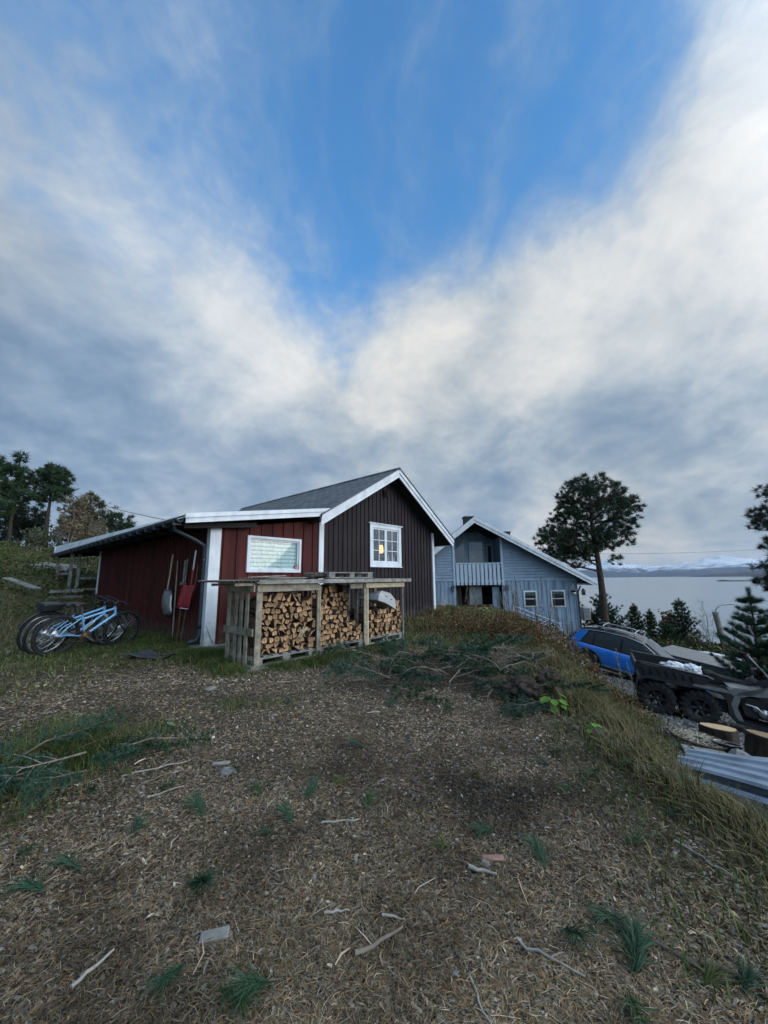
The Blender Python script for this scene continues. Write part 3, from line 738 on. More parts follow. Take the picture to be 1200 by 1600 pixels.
# porch posts beyond the far end of the side wall
for s_, t_ in ((9.9, -.62), (12.6, -.62), (9.9, -.40)): MB().beam((t_, s_, .6), (t_, s_, 2.38), .09, .09).build('porch_post', M['woodgrey'], cabin)
pr = MB()
pr.beam((-.62, 9.9, 1.62), (-.62, 12.6, 1.62), .04, .09); pr.beam((-.40, 9.9, 1.45), (1.6, 9.9, 1.45), .04, .09); pr.beam((-.40, 9.93, 1.05), (1.6, 9.93, 1.05), .04, .09)
pr.beam((-1.2, 9.3, 1.0), (-.3, 9.3, 1.02), .03, .1); pr.beam((-1.2, 9.32, .8), (-.3, 9.32, .82), .03, .1)
pr.build('porch_rail', M['woodgrey'], cabin)

# windows
def window(parent, t0, t1, z0, z1, y, fw, fd, sash, cols, rows, mf='white', depth=.06, head=0, sill=0):
    fr = MB(); yo, yi = y-fd, y+.03
    o = fw
    fr.bb((t0-o, yo, z0-o), (t0, yi, z1+o)); fr.bb((t1, yo, z0-o), (t1+o, yi, z1+o))
    fr.bb((t0, yo+.002, z0-o), (t1, yi, z0)); fr.bb((t0, yo+.002, z1), (t1, yi, z1+o))
    fo = fr.build('window', M[mf], parent)
    if head: MB().bb((t0-o-.05, yo-.03, z1+o), (t1+o+.05, yi, z1+o+.03)).build('drip_board', M[mf], fo)
    if sill: MB().bb((t0-o-.02, yo-.02, z0-o-.025), (t1+o+.02, yo+.01, z0-o)).build('sill', M[mf], fo)
    n = sash; w = (t1-t0)/n
    for i in range(n):
        a, b = t0+i*w+.004, t0+(i+1)*w-.004; s_ = MB(); q = .045 if sash > 1 else .03; ys, ye = y-.02, y+.012
        s_.bb((a, ys, z0+.004), (a+q, ye, z1-.004)); s_.bb((b-q, ys, z0+.004), (b, ye, z1-.004))
        s_.bb((a+q, ys+.001, z0+.004), (b-q, ye, z0+.004+q)); s_.bb((a+q, ys+.001, z1-.004-q), (b-q, ye, z1-.004))
        iw, ih = (b-a-2*q), (z1-z0-.008-2*q)
        for c in range(1, cols): x = a+q+iw*c/cols; s_.bb((x-.011, ys+.004, z0+.004+q), (x+.011, ye-.004, z1-.004-q))
        for r_ in range(1, rows): z = z0+.004+q+ih*r_/rows; s_.bb((a+q, ys+.006, z-.011), (b-q, ye-.006, z+.011))
        s_.build('sash', M[mf], fo)
        MB().bb((a+q-.004, y+.0, z0+q), (b-q+.004, y+.004, z1-q)).build('pane', M['pane'], fo)
    return fo
w1 = window(cabin, *W1, 0, .055, .05, 1, 1, 1, depth=.05)
w2 = window(cabin, *W2, 0, .11, .045, 2, 2, 3, head=1, sill=1)
# room behind the panes
room = MB()
t0, t1, z0, z1 = W2
room.bb((t0-.3, 1.6, z0-.5), (t1+.6, 1.62, z1+.2)); room.bb((t0-.32, .06, z0-.5), (t0-.3, 1.6, z1+.2)); room.bb((t1+.6, .06, z0-.5), (t1+.62, 1.6, z1+.2))
room.bb((t0-.3, .06, z1+.2), (t1+.6, 1.6, z1+.22)); room.bb((t0-.3, .06, z0-.52), (t1+.6, 1.6, z0-.5))
room.build('room_lining', M['woodbrown'], cabin)
def emis(name, col, st):
    m, nt, b = newmat(name); b.inputs['Base Color'].default_value = (*col, 1); b.inputs['Emission Color'].default_value = (*col, 1); b.inputs['Emission Strength'].default_value = st; return m
lamp = MB(); lamp.lathe((5.37, .32, 2.15), [(.0, .2), (.045, .19), (.062, .15), (.07, .0), (.055, -.06), (.0, -.06)], 16)
tag(lamp.build('window_lamp', emis('lamp_shade', (1, .42, .12), 1.4), None), 'small orange lamp glowing behind the white-framed gable window', 'lamp')
bpy.data.objects['window_lamp'].matrix_world = cabin.matrix_world
for nm in ('window_lamp',):
    o = bpy.data.objects[nm]; o.location = (OX, OY, 0); o.rotation_euler = (0, 0, OA)
# things on the sill
for i, (t_, h_, r_, mm) in enumerate(((4.70, .17, .035, 'silver'), (5.48, .24, .035, 'white'), (5.62, .30, .03, 'bluetrim'), (5.72, .2, .035, 'white'))):
    b = MB(); b.lathe((0, 0, 0), [(0, 0), (r_, 0), (r_, h_*.55), (r_*.45, h_*.75), (r_*.4, h_), (0, h_)], 12)
    o = b.build('bottle', M[mm], None); p = HL(t_, .12, W2[2]+.0); o.location = p
    tag(o, ['stubby metal jar at the left end of the gable window sill', 'white bottle, leftmost of three at the right end of the gable window sill',
            'tallest bottle on the gable window sill, blue', 'white bottle at the far right end of the gable window sill'][i], 'bottle')
MB().bb((t0-.1, .055, z0-.03), (t1+.1, .2, z0-.002)).build('inner_sill', M['white'], cabin)
for a_, b_ in ((t0-.02, t0+.10), (t1-.10, t1+.02)):
    pass
# lace curtain with leafy green stripes behind the lean-to window
def curtmat():
    m, nt, b = newmat('patterned_curtain'); L = nt.links.new
    t = nd(nt, 'ShaderNodeTexCoord'); s = nd(nt, 'ShaderNodeSeparateXYZ'); L(t.outputs['Object'], s.inputs[0])
    def ma(op, a, b_=None, c=None):
        n = nd(nt, 'ShaderNodeMath', operation=op)
        for i, v in enumerate((a, b_, c)):
            if v is None: continue
            if isinstance(v, (int, float)): n.inputs[i].default_value = v
            else: L(v, n.inputs[i])
        return n.outputs[0]
    no = nd(nt, 'ShaderNodeTexNoise'); no.inputs['Scale'].default_value = 28; no.inputs['Detail'].default_value = 3; L(t.outputs['Object'], no.inputs[0])
    row = ma('SINE', ma('MULTIPLY_ADD', s.outputs[2], 2*PI/.088, ma('MULTIPLY', ma('SINE', ma('MULTIPLY', s.outputs[0], 9)), .15)))
    leaf = ma('SINE', ma('MULTIPLY', s.outputs[0], 150))
    v = ma('ADD', ma('ADD', row, ma('MULTIPLY', leaf, .0)), ma('MULTIPLY_ADD', no.outputs['Fac'], 1.6, -.9))
    r = nd(nt, 'ShaderNodeMapRange'); r.inputs[1].default_value = .15; r.inputs[2].default_value = .55; L(v, r.inputs[0])
    x = nd(nt, 'ShaderNodeMixRGB'); L(r.outputs[0], x.inputs[0]); x.inputs[1].default_value = (.62, .70, .69, 1); x.inputs[2].default_value = (.33, .44, .42, 1)
    L(x.outputs[0], b.inputs['Base Color']); b.inputs['Roughness'].default_value = .9
    return m
c = MB(); n = 90; vs = []; t0, t1, z0, z1 = W1
for i in range(n+1):
    u = t0-.02+(t1-t0+.04)*i/n; y = .05+.012*math.sin(i*.9)+.006*math.sin(i*2.3)
    vs += [(u, y, z0-.03), (u, y, z1+.03)]
c.add(vs, [(2*i, 2*i+2, 2*i+3, 2*i+1) for i in range(n)], 0, True)
c.build('curtain', curtmat(), cabin)
MB().bb((t0-.1, .12, z0-.1), (t1+.1, .13, z1+.1)).build('blind', M['white'], cabin)
def textmesh(body, size, extr=.002):
    cu = bpy.data.curves.new('txt', 'FONT'); cu.body = body; cu.size = size; cu.extrude = extr; cu.align_x = 'CENTER'; cu.align_y = 'CENTER'
    o = bpy.data.objects.new('txt', cu); link(o); dg = bpy.context.evaluated_depsgraph_get(); me = bpy.data.meshes.new_from_object(o.evaluated_get(dg))
    bpy.data.objects.remove(o); bpy.data.curves.remove(cu); return me
stk = MB(); stk.bb((1.96, -.026, 1.555), (2.035, -.022, 1.65)); stk.build('sticker', M['redplastic'], cabin)
stw = MB(); stw.bb((1.97, -.029, 1.60), (2.025, -.027, 1.612)); stw.bb((1.97, -.029, 1.575), (2.01, -.027, 1.584)); stw.build('sticker_lines', M['white'], cabin)
v = MB(); tv, zv = 5.2, 3.9
v.bb((tv-.09, -.05, zv-.12), (tv+.09, -.024, zv+.12))
for k in range(8): v.box((tv, -.06, zv-.1+k*.028), (.16, .03, .006), Matrix.Rotation(R(30), 3, 'X'))
v.build('gable_vent', M['dark'], cabin)
wl_ = MB(); wl_.bb((-.2, -.1, -.04), (.6, .35, .07)); wl_.build('stone_footing', M['concrete'], cabin)

# ------------------------------------------------------------------ firewood rack made of pallets
RY0, RY1 = -2.31, -1.42
RT0, RT3 = -.33, 3.2
rack = empty('firewood_rack', (OX, OY, 0), OA, 'long rack of grey pallets with a board roof, packed with split firewood', 'rack')
BAYS = [(-.33, .84), (.84, 2.01), (2.01, 3.2)]
def rbuild(mb, n, m='wood'): return mb.build(n, M[m], rack, bevel=.004)
tilt = lambda t: .02 - .006*t
for bi, (a, b) in enumerate(BAYS):
    p = MB(); zb = .03 + .01*bi
    for y in (RY0+.0, (RY0+RY1)/2-.05, RY1-.1):
        p.bb((a+.01, y, zb+.0), (b-.01, y+.10, zb+.022))
        for x in (a+.015, (a+b)/2-.07, b-.16): p.bb((x, y+.003, zb+.022), (x+.145, y+.097, zb+.10))
        p.bb((a+.008, y-.001, zb+.10), (b-.008, y+.099, zb+.122))
    for k in range(7): p.bb((a+.012+k*.165, RY0, zb+.1225), (a+.012+k*.165+.1, RY1, zb+.144))
    rbuild(p, 'base_pallet', 'woodgrey')
MB().bb((RT0-.12, RY0-.08, -.03), (RT0+.2, RY0+.16, .03)).build('footing_block', M['concrete'], rack)
MB().box((RT0+.02, RY0+.02, .04), (.2, .12, .05), Matrix.Rotation(.2, 3, 'Z')).build('footing_block', M['woodgrey'], rack)
# uprights
for (x, w, z1, m) in ((RT0, .10, 1.24, 'wood'), (.82, .045, 1.22, 'wood'), (.87, .03, 1.2, 'wood'), (1.96, .085, 1.2, 'wood'), (2.05, .03, 1.2, 'woodnew'), (3.13, .03, 1.2, 'woodgrey')):
    rbuild(MB().bb((x, RY0-.03, .04 if x < 0 else .06), (x+w, RY0-.006, z1)), 'upright', m)
for x in (RT0, .8, 1.7, 1.96, 3.1): rbuild(MB().bb((x, RY1-.1, .06), (x+.09, RY1-.07, 1.24)), 'upright')
# cross boards on the front
rbuild(MB().bb((RT0-.005, RY0-.055, 1.125), (.86, RY0-.031, 1.235)), 'crossboard')
rbuild(MB().bb((1.62, RY0-.0, 1.13), (2.0, RY0+.022, 1.22)), 'crossboard')
rbuild(MB().bb((1.99, RY0-.055, 1.135), (3.17, RY0-.031, 1.225)), 'crossboard', 'woodnew')
# left end: pallet on edge with upright slats
for y, w in ((RY0+.0, .0), (RY0+.16, .09), (RY0+.34, .09), (RY0+.50, .09), (RY1-.16, .1)):
    if w: rbuild(MB().bb((RT0-.03, y, .03 if y > -1.7 else random.uniform(.0, .06)), (RT0-.008, y+w, 1.16)), 'slat')
for z in (1.13, .48): rbuild(MB().bb((RT0-.055, RY0-.03, z), (RT0-.031, RY1-.03, z+.11)), 'crossboard')
rbuild(MB().bb((RT0-.0, RY0+.05, .12), (RT0+.02, RY1-.05, .17)), 'crossboard')
# inner dividers
for x in (.86, 2.0):
    for y in (RY0+.2, RY0+.45, RY1-.25): rbuild(MB().bb((x, y, .16), (x+.02, y+.09, 1.2)), 'slat', 'woodgrey')
# roof boards
rr_ = MB()
for k in range(7):
    y = RY0-.12+k*.165
    rr_.bb((RT0-.42+random.uniform(-.03, .03) if k else RT0-.05, y, 1.255+.006*k), (RT3+.1+random.uniform(-.03, .03), y+.155, 1.278+.006*k))
rbuild(rr_, 'rack_roof', 'woodgrey')
rbuild(MB().bb((RT0-.02, RY0-.13, 1.243), (RT3+.12, RY0-.105, 1.31)), 'roof_edge_board', 'woodgrey')
co = MB(); n = 40; prof = []
for i in range(n+1): prof.append((RT0-.45+.5*i/n, 1.292+.012*math.sin(i*1.2)))
co.prism(prof+[(x, z-.004) for x, z in prof[::-1]], lambda u, v, w: (u, w, v), RY0-.1, RY1+.15); co.build('corrugated_sheet', M['rust'], rack)
rbuild(MB().bb((RT0-.35, RY0-.02, 1.22), (RT0+.0, RY0+.05, 1.262)), 'rafter'); rbuild(MB().bb((RT0-.35, RY1-.2, 1.22), (RT0+.0, RY1-.13, 1.262)), 'rafter')

# split logs: one prism each, packed cell against cell
def cells(x0, x1, top, d, seed):
    """points in the bay relaxed a little, clipped to their Voronoi cells"""
    rg = np.random.default_rng(seed); pts = []
    ztop = max(top(x) for x in np.linspace(x0, x1, 9))
    k = 0; z = .185+d*.4
    while z < ztop:
        off = (k % 2)*.5*d
        for x in np.arange(x0+d*.45+off, x1-d*.25, d):
            px, pz = x+rg.uniform(-.27, .27)*d, z+rg.uniform(-.27, .27)*d
            pts.append((px, pz))
        z += d*.88; k += 1
    out = []
    P_ = np.array(pts)
    for i, (px, pz) in enumerate(pts):
        if pz > top(px)+rg.uniform(-.03, .02): continue
        poly = [(px-d, pz-d), (px+d, pz-d), (px+d, pz+d), (px-d, pz+d)]
        near_ = np.argsort(((P_-P_[i])**2).sum(1))[1:14]
        planes = [((P_[j][0]+px)/2, (P_[j][1]+pz)/2, P_[j][0]-px, P_[j][1]-pz) for j in near_]
        planes += [(x0, pz, -1, 0), (x1, pz, 1, 0), (px, .178, 0, -1)]
        for (mx_, mz_, nx_, nz_) in planes:
            q = []; m_ = len(poly)
            for e in range(m_):
                a, b = poly[e], poly[(e+1) % m_]
                da = (a[0]-mx_)*nx_+(a[1]-mz_)*nz_; db = (b[0]-mx_)*nx_+(b[1]-mz_)*nz_
                if da <= 0: q.append(a)
                if (da < 0 < db) or (db < 0 < da):
                    t = da/(da-db); q.append((a[0]+(b[0]-a[0])*t, a[1]+(b[1]-a[1])*t))
            poly = q
            if len(poly) < 3: break
        if len(poly) < 3: continue
        cx_, cz_ = sum(p[0] for p in poly)/len(poly), sum(p[1] for p in poly)/len(poly)
        sh = rg.uniform(.70, .93)
        # knock some corners off so that pieces read as wedges and half rounds
        pl = [((p[0]-cx_)*sh, (p[1]-cz_)*sh) for p in poly]
        if rg.random() < .45 and len(pl) > 4:
            drop = rg.integers(len(pl)); pl = pl[:drop]+pl[drop+1:]
        if rg.random() < .38 and len(pl) > 4:   # split down to a triangle or quarter
            k0 = rg.integers(len(pl)); st_ = len(pl)/3; pl = [pl[int(k0+q*st_) % len(pl)] for q in range(3)]; mxx = sum(p[0] for p in pl)/3; mzz = sum(p[1] for p in pl)/3
            pl = [((p[0]-mxx)*1.22+mxx, (p[1]-mzz)*1.22+mzz) for p in pl]
        if rg.random() < .4:   # rounded bark side
            e = rg.integers(len(pl)); a, b = pl[e], pl[(e+1) % len(pl)]
            mx_, mz_ = (a[0]+b[0])/2, (a[1]+b[1])/2; r_ = math.hypot(mx_, mz_)+1e-6; g = 1+.16
            pl = pl[:e+1]+[(mx_*g, mz_*g)]+pl[e+1:]
        out.append((cx_, cz_, pl))
    return out
tops = [lambda x: 1.04+.05*math.sin(x*7)-.09*max(0, x-.2), lambda x: .93-.52*max(0, (x-.95))**1.0 if x < 1.95 else .42, lambda x: .70+.10*(x-2.0)+.02*math.sin(x*9)]
allc = []
for bi, (a, b) in enumerate(BAYS):
    for (cx_, cz_, pl) in cells(a+.05, b-.03, tops[bi], .098, 50+bi): allc.append((bi, cx_, RY0+.035, cz_, pl, .30))
for (cx_, cz_, pl) in cells(.93, 1.95, lambda x: 1.16 if x < 1.5 else 1.12-.1*(x-1.5), .098, 77):
    if cz_ > tops[1](cx_)-.05: allc.append((3, cx_, RY0+.42, cz_, pl, .3))
blab = ['split birch log in the full left-hand bay of the rack', 'split birch log in the sloping pile of the middle bay', 'split birch log in the low right-hand bay under the white sheet', 'split birch log in the back row of the middle bay']
bgrp = ['logs in the left bay', 'logs in the front pile of the middle bay', 'logs in the right bay', 'logs in the back row of the middle bay']
random.shuffle(allc)
allc.sort(key=lambda c: c[0] == 3)
extra = MB(); nlog = 0
for (bi, cx_, y, cz_, pl, L_) in allc:
    j = random.uniform(-.045, .06)
    if nlog < 296:
        m_ = MB(); skew = (random.uniform(-.03, .03), random.uniform(-.03, .03))
        n = len(pl)
        vs = [(u, 0, v) for u, v in pl]+[(u*random.uniform(.9, 1.05)+skew[0], L_, v*random.uniform(.9, 1.05)+skew[1]) for u, v in pl]
        m_.add(vs, [(i, (i+1) % n, n+(i+1) % n, n+i) for i in range(n)], 1); m_.add(vs, [tuple(range(n))], 0); m_.add(vs, [tuple(range(n, 2*n))[::-1]], 0)
        o = m_.build('split_log', [M['logend'], M['logbark']], None)
        o.location = HL(cx_, y+j, cz_); o.rotation_euler = (random.uniform(-.05, .05), random.uniform(-.05, .05), OA+random.uniform(-.09, .09))
        tag(o, blab[bi], 'log', bgrp[bi]); nlog += 1
    else:
        extra.prism([(cx_+u, cz_+v) for u, v in pl], lambda u, v, w: (u, w, v), y+j, y+j+L_, 1, 0)
# rows behind, seen through the slats of the left end
for y in (RY0+.40, RY0+.68):
    for (cx_, cz_, pl) in cells(RT0+.06, .5, lambda x: 1.0, .11, 90): extra.prism([(cx_+u, cz_+v) for u, v in pl], lambda u, v, w: (u, w, v), y, y+.22, 1, 0)
for k in range(60):
    a = random.uniform(0, 3.1); x = random.uniform(2.05, 3.1); 
    extra.beam((x, RY0+.3, .2+.5*random.random()), (x+.05, RY1-.1, .2+.5*random.random()), .08, .07, mi=1)
eo = extra.build('firewood_pile', [M['logend'], M['logbark']], None); eo.location = (OX, OY, 0); eo.rotation_euler = (0, 0, OA); tag(eo, kind='stuff', label='firewood in the back rows of the rack', cat='firewood')
# loose kindling on top of the left pile
for k, (x, z, a) in enumerate(((.05, 1.08, .3), (.35, 1.06, -.5), (.45, 1.1, .15))):
    b = MB(); b.beam((-.13, 0, 0), (.13, .02, .01), .05, .035); o = b.build('kindling', [M['logbark']], None)
    o.location = HL(x, RY0+.12, z); o.rotation_euler = (0, random.uniform(-.3, .3), OA+a)
    tag(o, 'stick of bark kindling lying crosswise on top of the left pile of logs', 'kindling', 'kindling on the left pile')
# splinter bundle in the left bay front
b = MB()
for k in range(9):
    a = random.uniform(-.6, .6); b.tube([(random.uniform(-.05, .05), -.01*k*.3, random.uniform(-.07, .07)), (.05+math.sin(a)*.09, -.02, .02+math.cos(a)*.1), (.08+math.sin(a)*.14, -.02, .0+math.cos(a)*.17)], [.006, .005, .002], 4)
o = b.build('splinters', M['woodnew'], None); o.location = HL(.48, RY0-.0, .42); o.rotation_euler = (0, .5, OA); tag(o, 'pale torn splinters sticking out between the logs of the left bay', 'splinters')

# white moulded sheet lying on the right pile
wp = [(2.36, .88), (2.38, 1.0), (2.46, 1.07), (2.73, 1.01), (2.88, .88), (2.90, .67), (2.74, .75), (2.58, .82)]
sh = MB(); n = len(wp); vs = [(u-2.62, 0, v-.88) for u, v in wp]+[(u-2.62-.10, .55, (v-.88)*.55+.02) for u, v in wp]
sh.add(vs, [(i, (i+1) % n, n+(i+1) % n, n+i) for i in range(n)]); sh.add(vs, [tuple(range(n)), tuple(range(n, 2*n))[::-1]])
o = sh.build('white_fender', M['white'], None, bevel=.018); o.location = HL(2.62, RY0-.03, .88); o.rotation_euler = (0, 0, OA); tag(o, 'curved white plastic guard with two bolt holes lying on the logs of the right bay', 'plastic guard')
for (u, v) in ((-.02, .07), (.13, .0)):
    MB().lathe((u, -.006, v), [(0, 0), (.014, 0), (.014, .01)], 10, (0, 1, 0)).build('bolt_hole', M['black'], o)

# pallet and loose boards on the rack roof
pl_ = empty('top_pallet', HL(1.15, RY0+.05, 1.325), OA, 'grey pallet lying flat on the roof of the firewood rack', 'pallet')
for y in (0, .33, .66):
    MB().bb((0, y, 0), (1.15, y+.08, .02)).build('bottom_board', M['woodgrey'], pl_)
    for x in (.0, .5, 1.0): MB().bb((x, y+.002, .02), (x+.13, y+.078, .095)).build('block', M['woodgrey'], pl_)
for k in range(6): MB().bb((0, k*.135, .095), (1.15, k*.135+.095, .115)).build('deck_board', M['woodgrey'], pl_)
for k in range(11):
    L_ = random.uniform(.5, 1.0); b = MB(); b.beam((-L_/2, 0, 0), (L_/2, 0, random.uniform(-.01, .03)), .045, .014)
    o = b.build('lath', M['woodgrey'] if k % 2 else M['rust'], None); o.location = HL(random.uniform(-.1, .55), RY0+.1+k*.055, 1.33+.008*(k % 4)); o.rotation_euler = (0, 0, OA+random.uniform(-.12, .12))
    tag(o, 'thin weathered lath in the heap on the left end of the rack roof', 'lath', 'laths on the rack roof')
b = MB()
for i in range(5):
    b.tube([(i*.03, -.2+i*.1, 0), (.15+i*.03, -.1+i*.08, .05), (.35, -.05+i*.07, .045), (.5, i*.05, .02)], [.03, .035, .035, .02], 6)
o = b.build('bark_strips', M['bark'], None); o.location = HL(.72, RY0+.25, 1.335); o.rotation_euler = (0, 0, OA); tag(o, 'dark curled bark strips beside the pallet on the rack roof', 'bark')

# ------------------------------------------------------------------ blue-grey house by the water
BX, BY, BA = 4.4, 19.0, R(-3)
blue = empty('blue_house', (BX, BY, 0), BA, 'blue-grey timber house with a loggia under the gable and a black brick chimney', 'house')
LW, RW, PK = -3.3, 4.75, 4.08
def btop(x): return PK-.06-(.57*x if x > 0 else -.77*x)
PX0, PX1 = -.95, 1.27      # porch and loggia between these
low = MB()
for (a, b) in ((LW, PX0), (PX1, RW)):
    low.bb((a, 0, -2.8), (b, .08, 1.2))
for (a, b) in ((LW, PX0), (PX1, RW)):
    n = round((b-a)/.2); w = (b-a)/n
    holes = [(2.25, 2.87, -.08, .68), (3.52, 4.19, -.09, .70)]
    for i in range(n):
        u0, u1 = a+(i+.5)*w-.045, a+(i+.5)*w+.045; segs = [(-2.8, 1.19)]
        for h in holes:
            if h[0]-.05 < u1 and u0 < h[1]+.05: segs = [(-2.8, h[2]-.05), (h[3]+.05, 1.19)]
        for z0, z1 in segs: low.bb((u0, -.022, z0), (u1, .0, z1))
low.bb((RW-.08, .08, -2.8), (RW, 8, 1.2)); low.bb((LW, .08, -1), (LW+.08, 8, 1.2)); low.bb((LW, 7.9, -2.8), (RW, 8, 1.2))
for i in range(38): low.bb((RW, .1+i*.2, -2.8), (RW+.022, .19+i*.2, 1.2))
low.build('lower_wall', M['bluewall'], blue)
ups = (MB(), MB()); z = 1.2
ups[0].bb((PX0-.08, .02, 1.2), (PX0, .08, btop(PX0)-.02)); ups[1].bb((PX1, .02, 1.2), (PX1+.08, .08, btop(PX1)-.02))
while z < 4.0:
    z1 = z+.128
    for up, (a, b) in zip(ups, ((LW, PX0), (PX1, RW))):
        lo_ = max(a, -(PK-.06-z)/.77); hi_ = min(b, (PK-.06-z)/.57)
        l1 = max(a, -(PK-.06-z1)/.77); h1 = min(b, (PK-.06-z1)/.57)
        if hi_-lo_ > .1 and h1 > l1:
            up.add([(lo_, -.055, z), (hi_, -.055, z), (h1, -.012, z1), (l1, -.012, z1), (lo_, .06, z), (hi_, .06, z), (h1, .06, z1), (l1, .06, z1)],
                   [(0, 1, 2, 3), (4, 7, 6, 5), (0, 4, 5, 1), (1, 5, 6, 2), (2, 6, 7, 3), (3, 7, 4, 0)])
    z = z1+.006
for up in ups: up.build('upper_wall', M['blueclap'], blue)
MB().bb((LW, -.05, 1.17), (PX0, -.024, 1.205)).bb((PX1, -.05, 1.17), (RW, -.024, 1.205)).build('band_board', M['bluetrim'], blue)
for x in (PX0-.1, PX1): MB().bb((x, -.06, .95), (x+.1, -.032, btop(x+.05))).build('loggia_trim', M['bluetrim'], blue)
MB().bb((RW-.05, -.05, -2.8), (RW+.05, -.024, 1.2)).build('corner_board', M['bluewall'], blue)
# roof
rf = MB()
for (a, b) in (((LW-.6, PK+.1-.77*(-LW+.6)), (0, PK+.1)), ((0, PK+.1), (RW+.72, PK+.1-.57*(RW+.72)))): slab(rf, a, b, -.55, 8.5, .07)
rf.build('roof', M['roof'], blue)
so_ = MB()
for (a, b) in (((LW-.55, PK-.0-.77*(-LW+.55)), (0, PK+.0)), ((0, PK+.0), (RW+.66, PK-.0-.57*(RW+.66)))): slab(so_, a, b, -.50, 8.4, .09)
so_.build('soffit', M['soffit'], blue)
for sgn, sl_, xe_ in ((-1, .77, -LW+.62), (1, .57, RW+.74)):
    f = MB()
    q = [(0, PK), (sgn*xe_, PK-sl_*xe_)]
    f.prism([(q[0][0], q[0][1]-.14), (q[1][0], q[1][1]-.14), (q[1][0], q[1][1]+.04), (q[0][0], q[0][1]+.04)], lambda u, v, w: (u, w, v), -.58, -.552)
    f.prism([(q[0][0], q[0][1]+.0), (q[1][0], q[1][1]+.0), (q[1][0], q[1][1]+.16), (q[0][0], q[0][1]+.16)], lambda u, v, w: (u, w, v), -.612, -.583)
    f.build('barge_board', M['white'], blue)
f = MB(); f.tube([(RW+.74, -.5, PK-.57*(RW+.74)+.02), (RW+.74, 8.3, PK-.57*(RW+.74)+.02)], .06, 8); f.build('gutter', M['white'], blue)
# loggia: floor, back wall, windows, railing
lg = MB(); lg.bb((PX0, .0, .96), (PX1, 1.6, 1.1)); lg.build('loggia_floor', M['soffit'], blue)
lb_ = MB(); lb_.prism([(PX0, 1.1), (PX1, 1.1), (PX1, btop(PX1)), (0, btop(0)), (PX0, btop(PX0))], lambda u, v, w: (u, w, v), 1.5, 1.58)
lb_.bb((PX0-.04, .08, 1.1), (PX0, 1.5, btop(PX0))); lb_.bb((PX1, .08, 1.1), (PX1+.04, 1.5, btop(PX1)))
for k in range(15): lb_.bb((PX0+.05+k*.15, 1.485, 1.1), (PX0+.13+k*.15, 1.5, btop(PX0+.09+k*.15)))
lb_.build('loggia_back_wall', M['bluewall'], blue)
def simplewin(parent, x0, x1, z0, z1, y, fw=.05, bars=0, m='white', poly=None):
    f = MB()
    if poly:
        n = len(poly)
        for i in range(n):
            a, b = poly[i], poly[(i+1) % n]; f.beam((a[0], y-.02, a[1]), (b[0], y-.02, b[1]), .05, fw, up=(0, 1, 0))
        fo = f.build('window', M[m], parent)
        MB().prism(poly, lambda u, v, w: (u, w, v), y-.012, y-.006).build('pane', M['glass'], fo); return fo
    f.bb((x0, y-.05, z0), (x0+fw, y, z1)); f.bb((x1-fw, y-.05, z0), (x1, y, z1)); f.bb((x0+fw, y-.049, z0), (x1-fw, y, z0+fw)); f.bb((x0+fw, y-.049, z1-fw), (x1-fw, y, z1))
    for k in range(bars): z = z0+(z1-z0)*(k+1)/(bars+1); f.bb((x0+fw, y-.045, z-.018), (x1-fw, y-.005, z+.018))
    fo = f.build('window', M[m], parent)
    MB().bb((x0+fw-.003, y-.02, z0+fw-.003), (x1-fw+.003, y-.014, z1-fw+.003)).build('pane', M['glass'], fo)
    return fo
simplewin(blue, .0, .78, 1.95, 3.22, 1.48, .05, 2, 'bluetrim')
simplewin(blue, 0, 0, 0, 0, 1.48, .05, 0, 'bluetrim', [(-.75, 1.95), (-.2, 1.95), (-.2, 3.2), (-.75, 2.75)])
simplewin(blue, 0, 0, 0, 0, 1.48, .05, 0, 'bluetrim', [(.95, 1.95), (1.2, 1.95), (1.2, 2.95), (.95, 3.1)])
rl = MB(); rl.bb((PX0-.02, -.10, 1.99), (PX1+.02, .0, 2.04)); rl.build('rail_top', M['bluetrim'], blue)
n = 11
for k in range(n):
    x = PX0+.04+k*(PX1-PX0-.06)/n
    MB().bb((x, -.085, .97), (x+.145, -.06, 1.99)).build('railing_board', M['bluetrim'], blue)
MB().bb((PX0, -.058, 1.10), (PX1, -.03, 1.2)).bb((PX0, -.058, 1.8), (PX1, -.03, 1.88)).build('rail_cross', M['bluewall'], blue)
# covered porch under the loggia
pc = MB(); pc.bb((PX0, 2.2, -.5), (PX1, 2.28, .96)); pc.bb((PX0-.08, .08, -.5), (PX0, 2.2, .96)); pc.bb((PX1, .08, -.5), (PX1+.08, 2.2, .96)); pc.bb((PX0, .1, .90), (PX1, 2.2, .958))
pc.build('porch_wall', M['dark'], blue)
MB().bb((PX0-.6, -.9, -.55), (PX1+.5, 2.2, -.36)).build('porch_floor', M['woodgrey'], blue)
MB().bb((-.12, 1.2, -.36), (.52, 1.9, .9)).build('porch_cupboard', M['white'], blue)
MB().bb((PX0+.02, .3, -.36), (PX0+.3, .4, .9)).build('porch_door', M['soffit'], blue)
MB().bb((.85, .3, -.36), (1.2, .36, .88)).build('porch_screen', M['bluewall'], blue)
simplewin(blue, 2.25, 2.87, -.08, .68, -.002, .06, 1); simplewin(blue, 3.52, 4.19, -.09, .70, -.002, .06, 1)
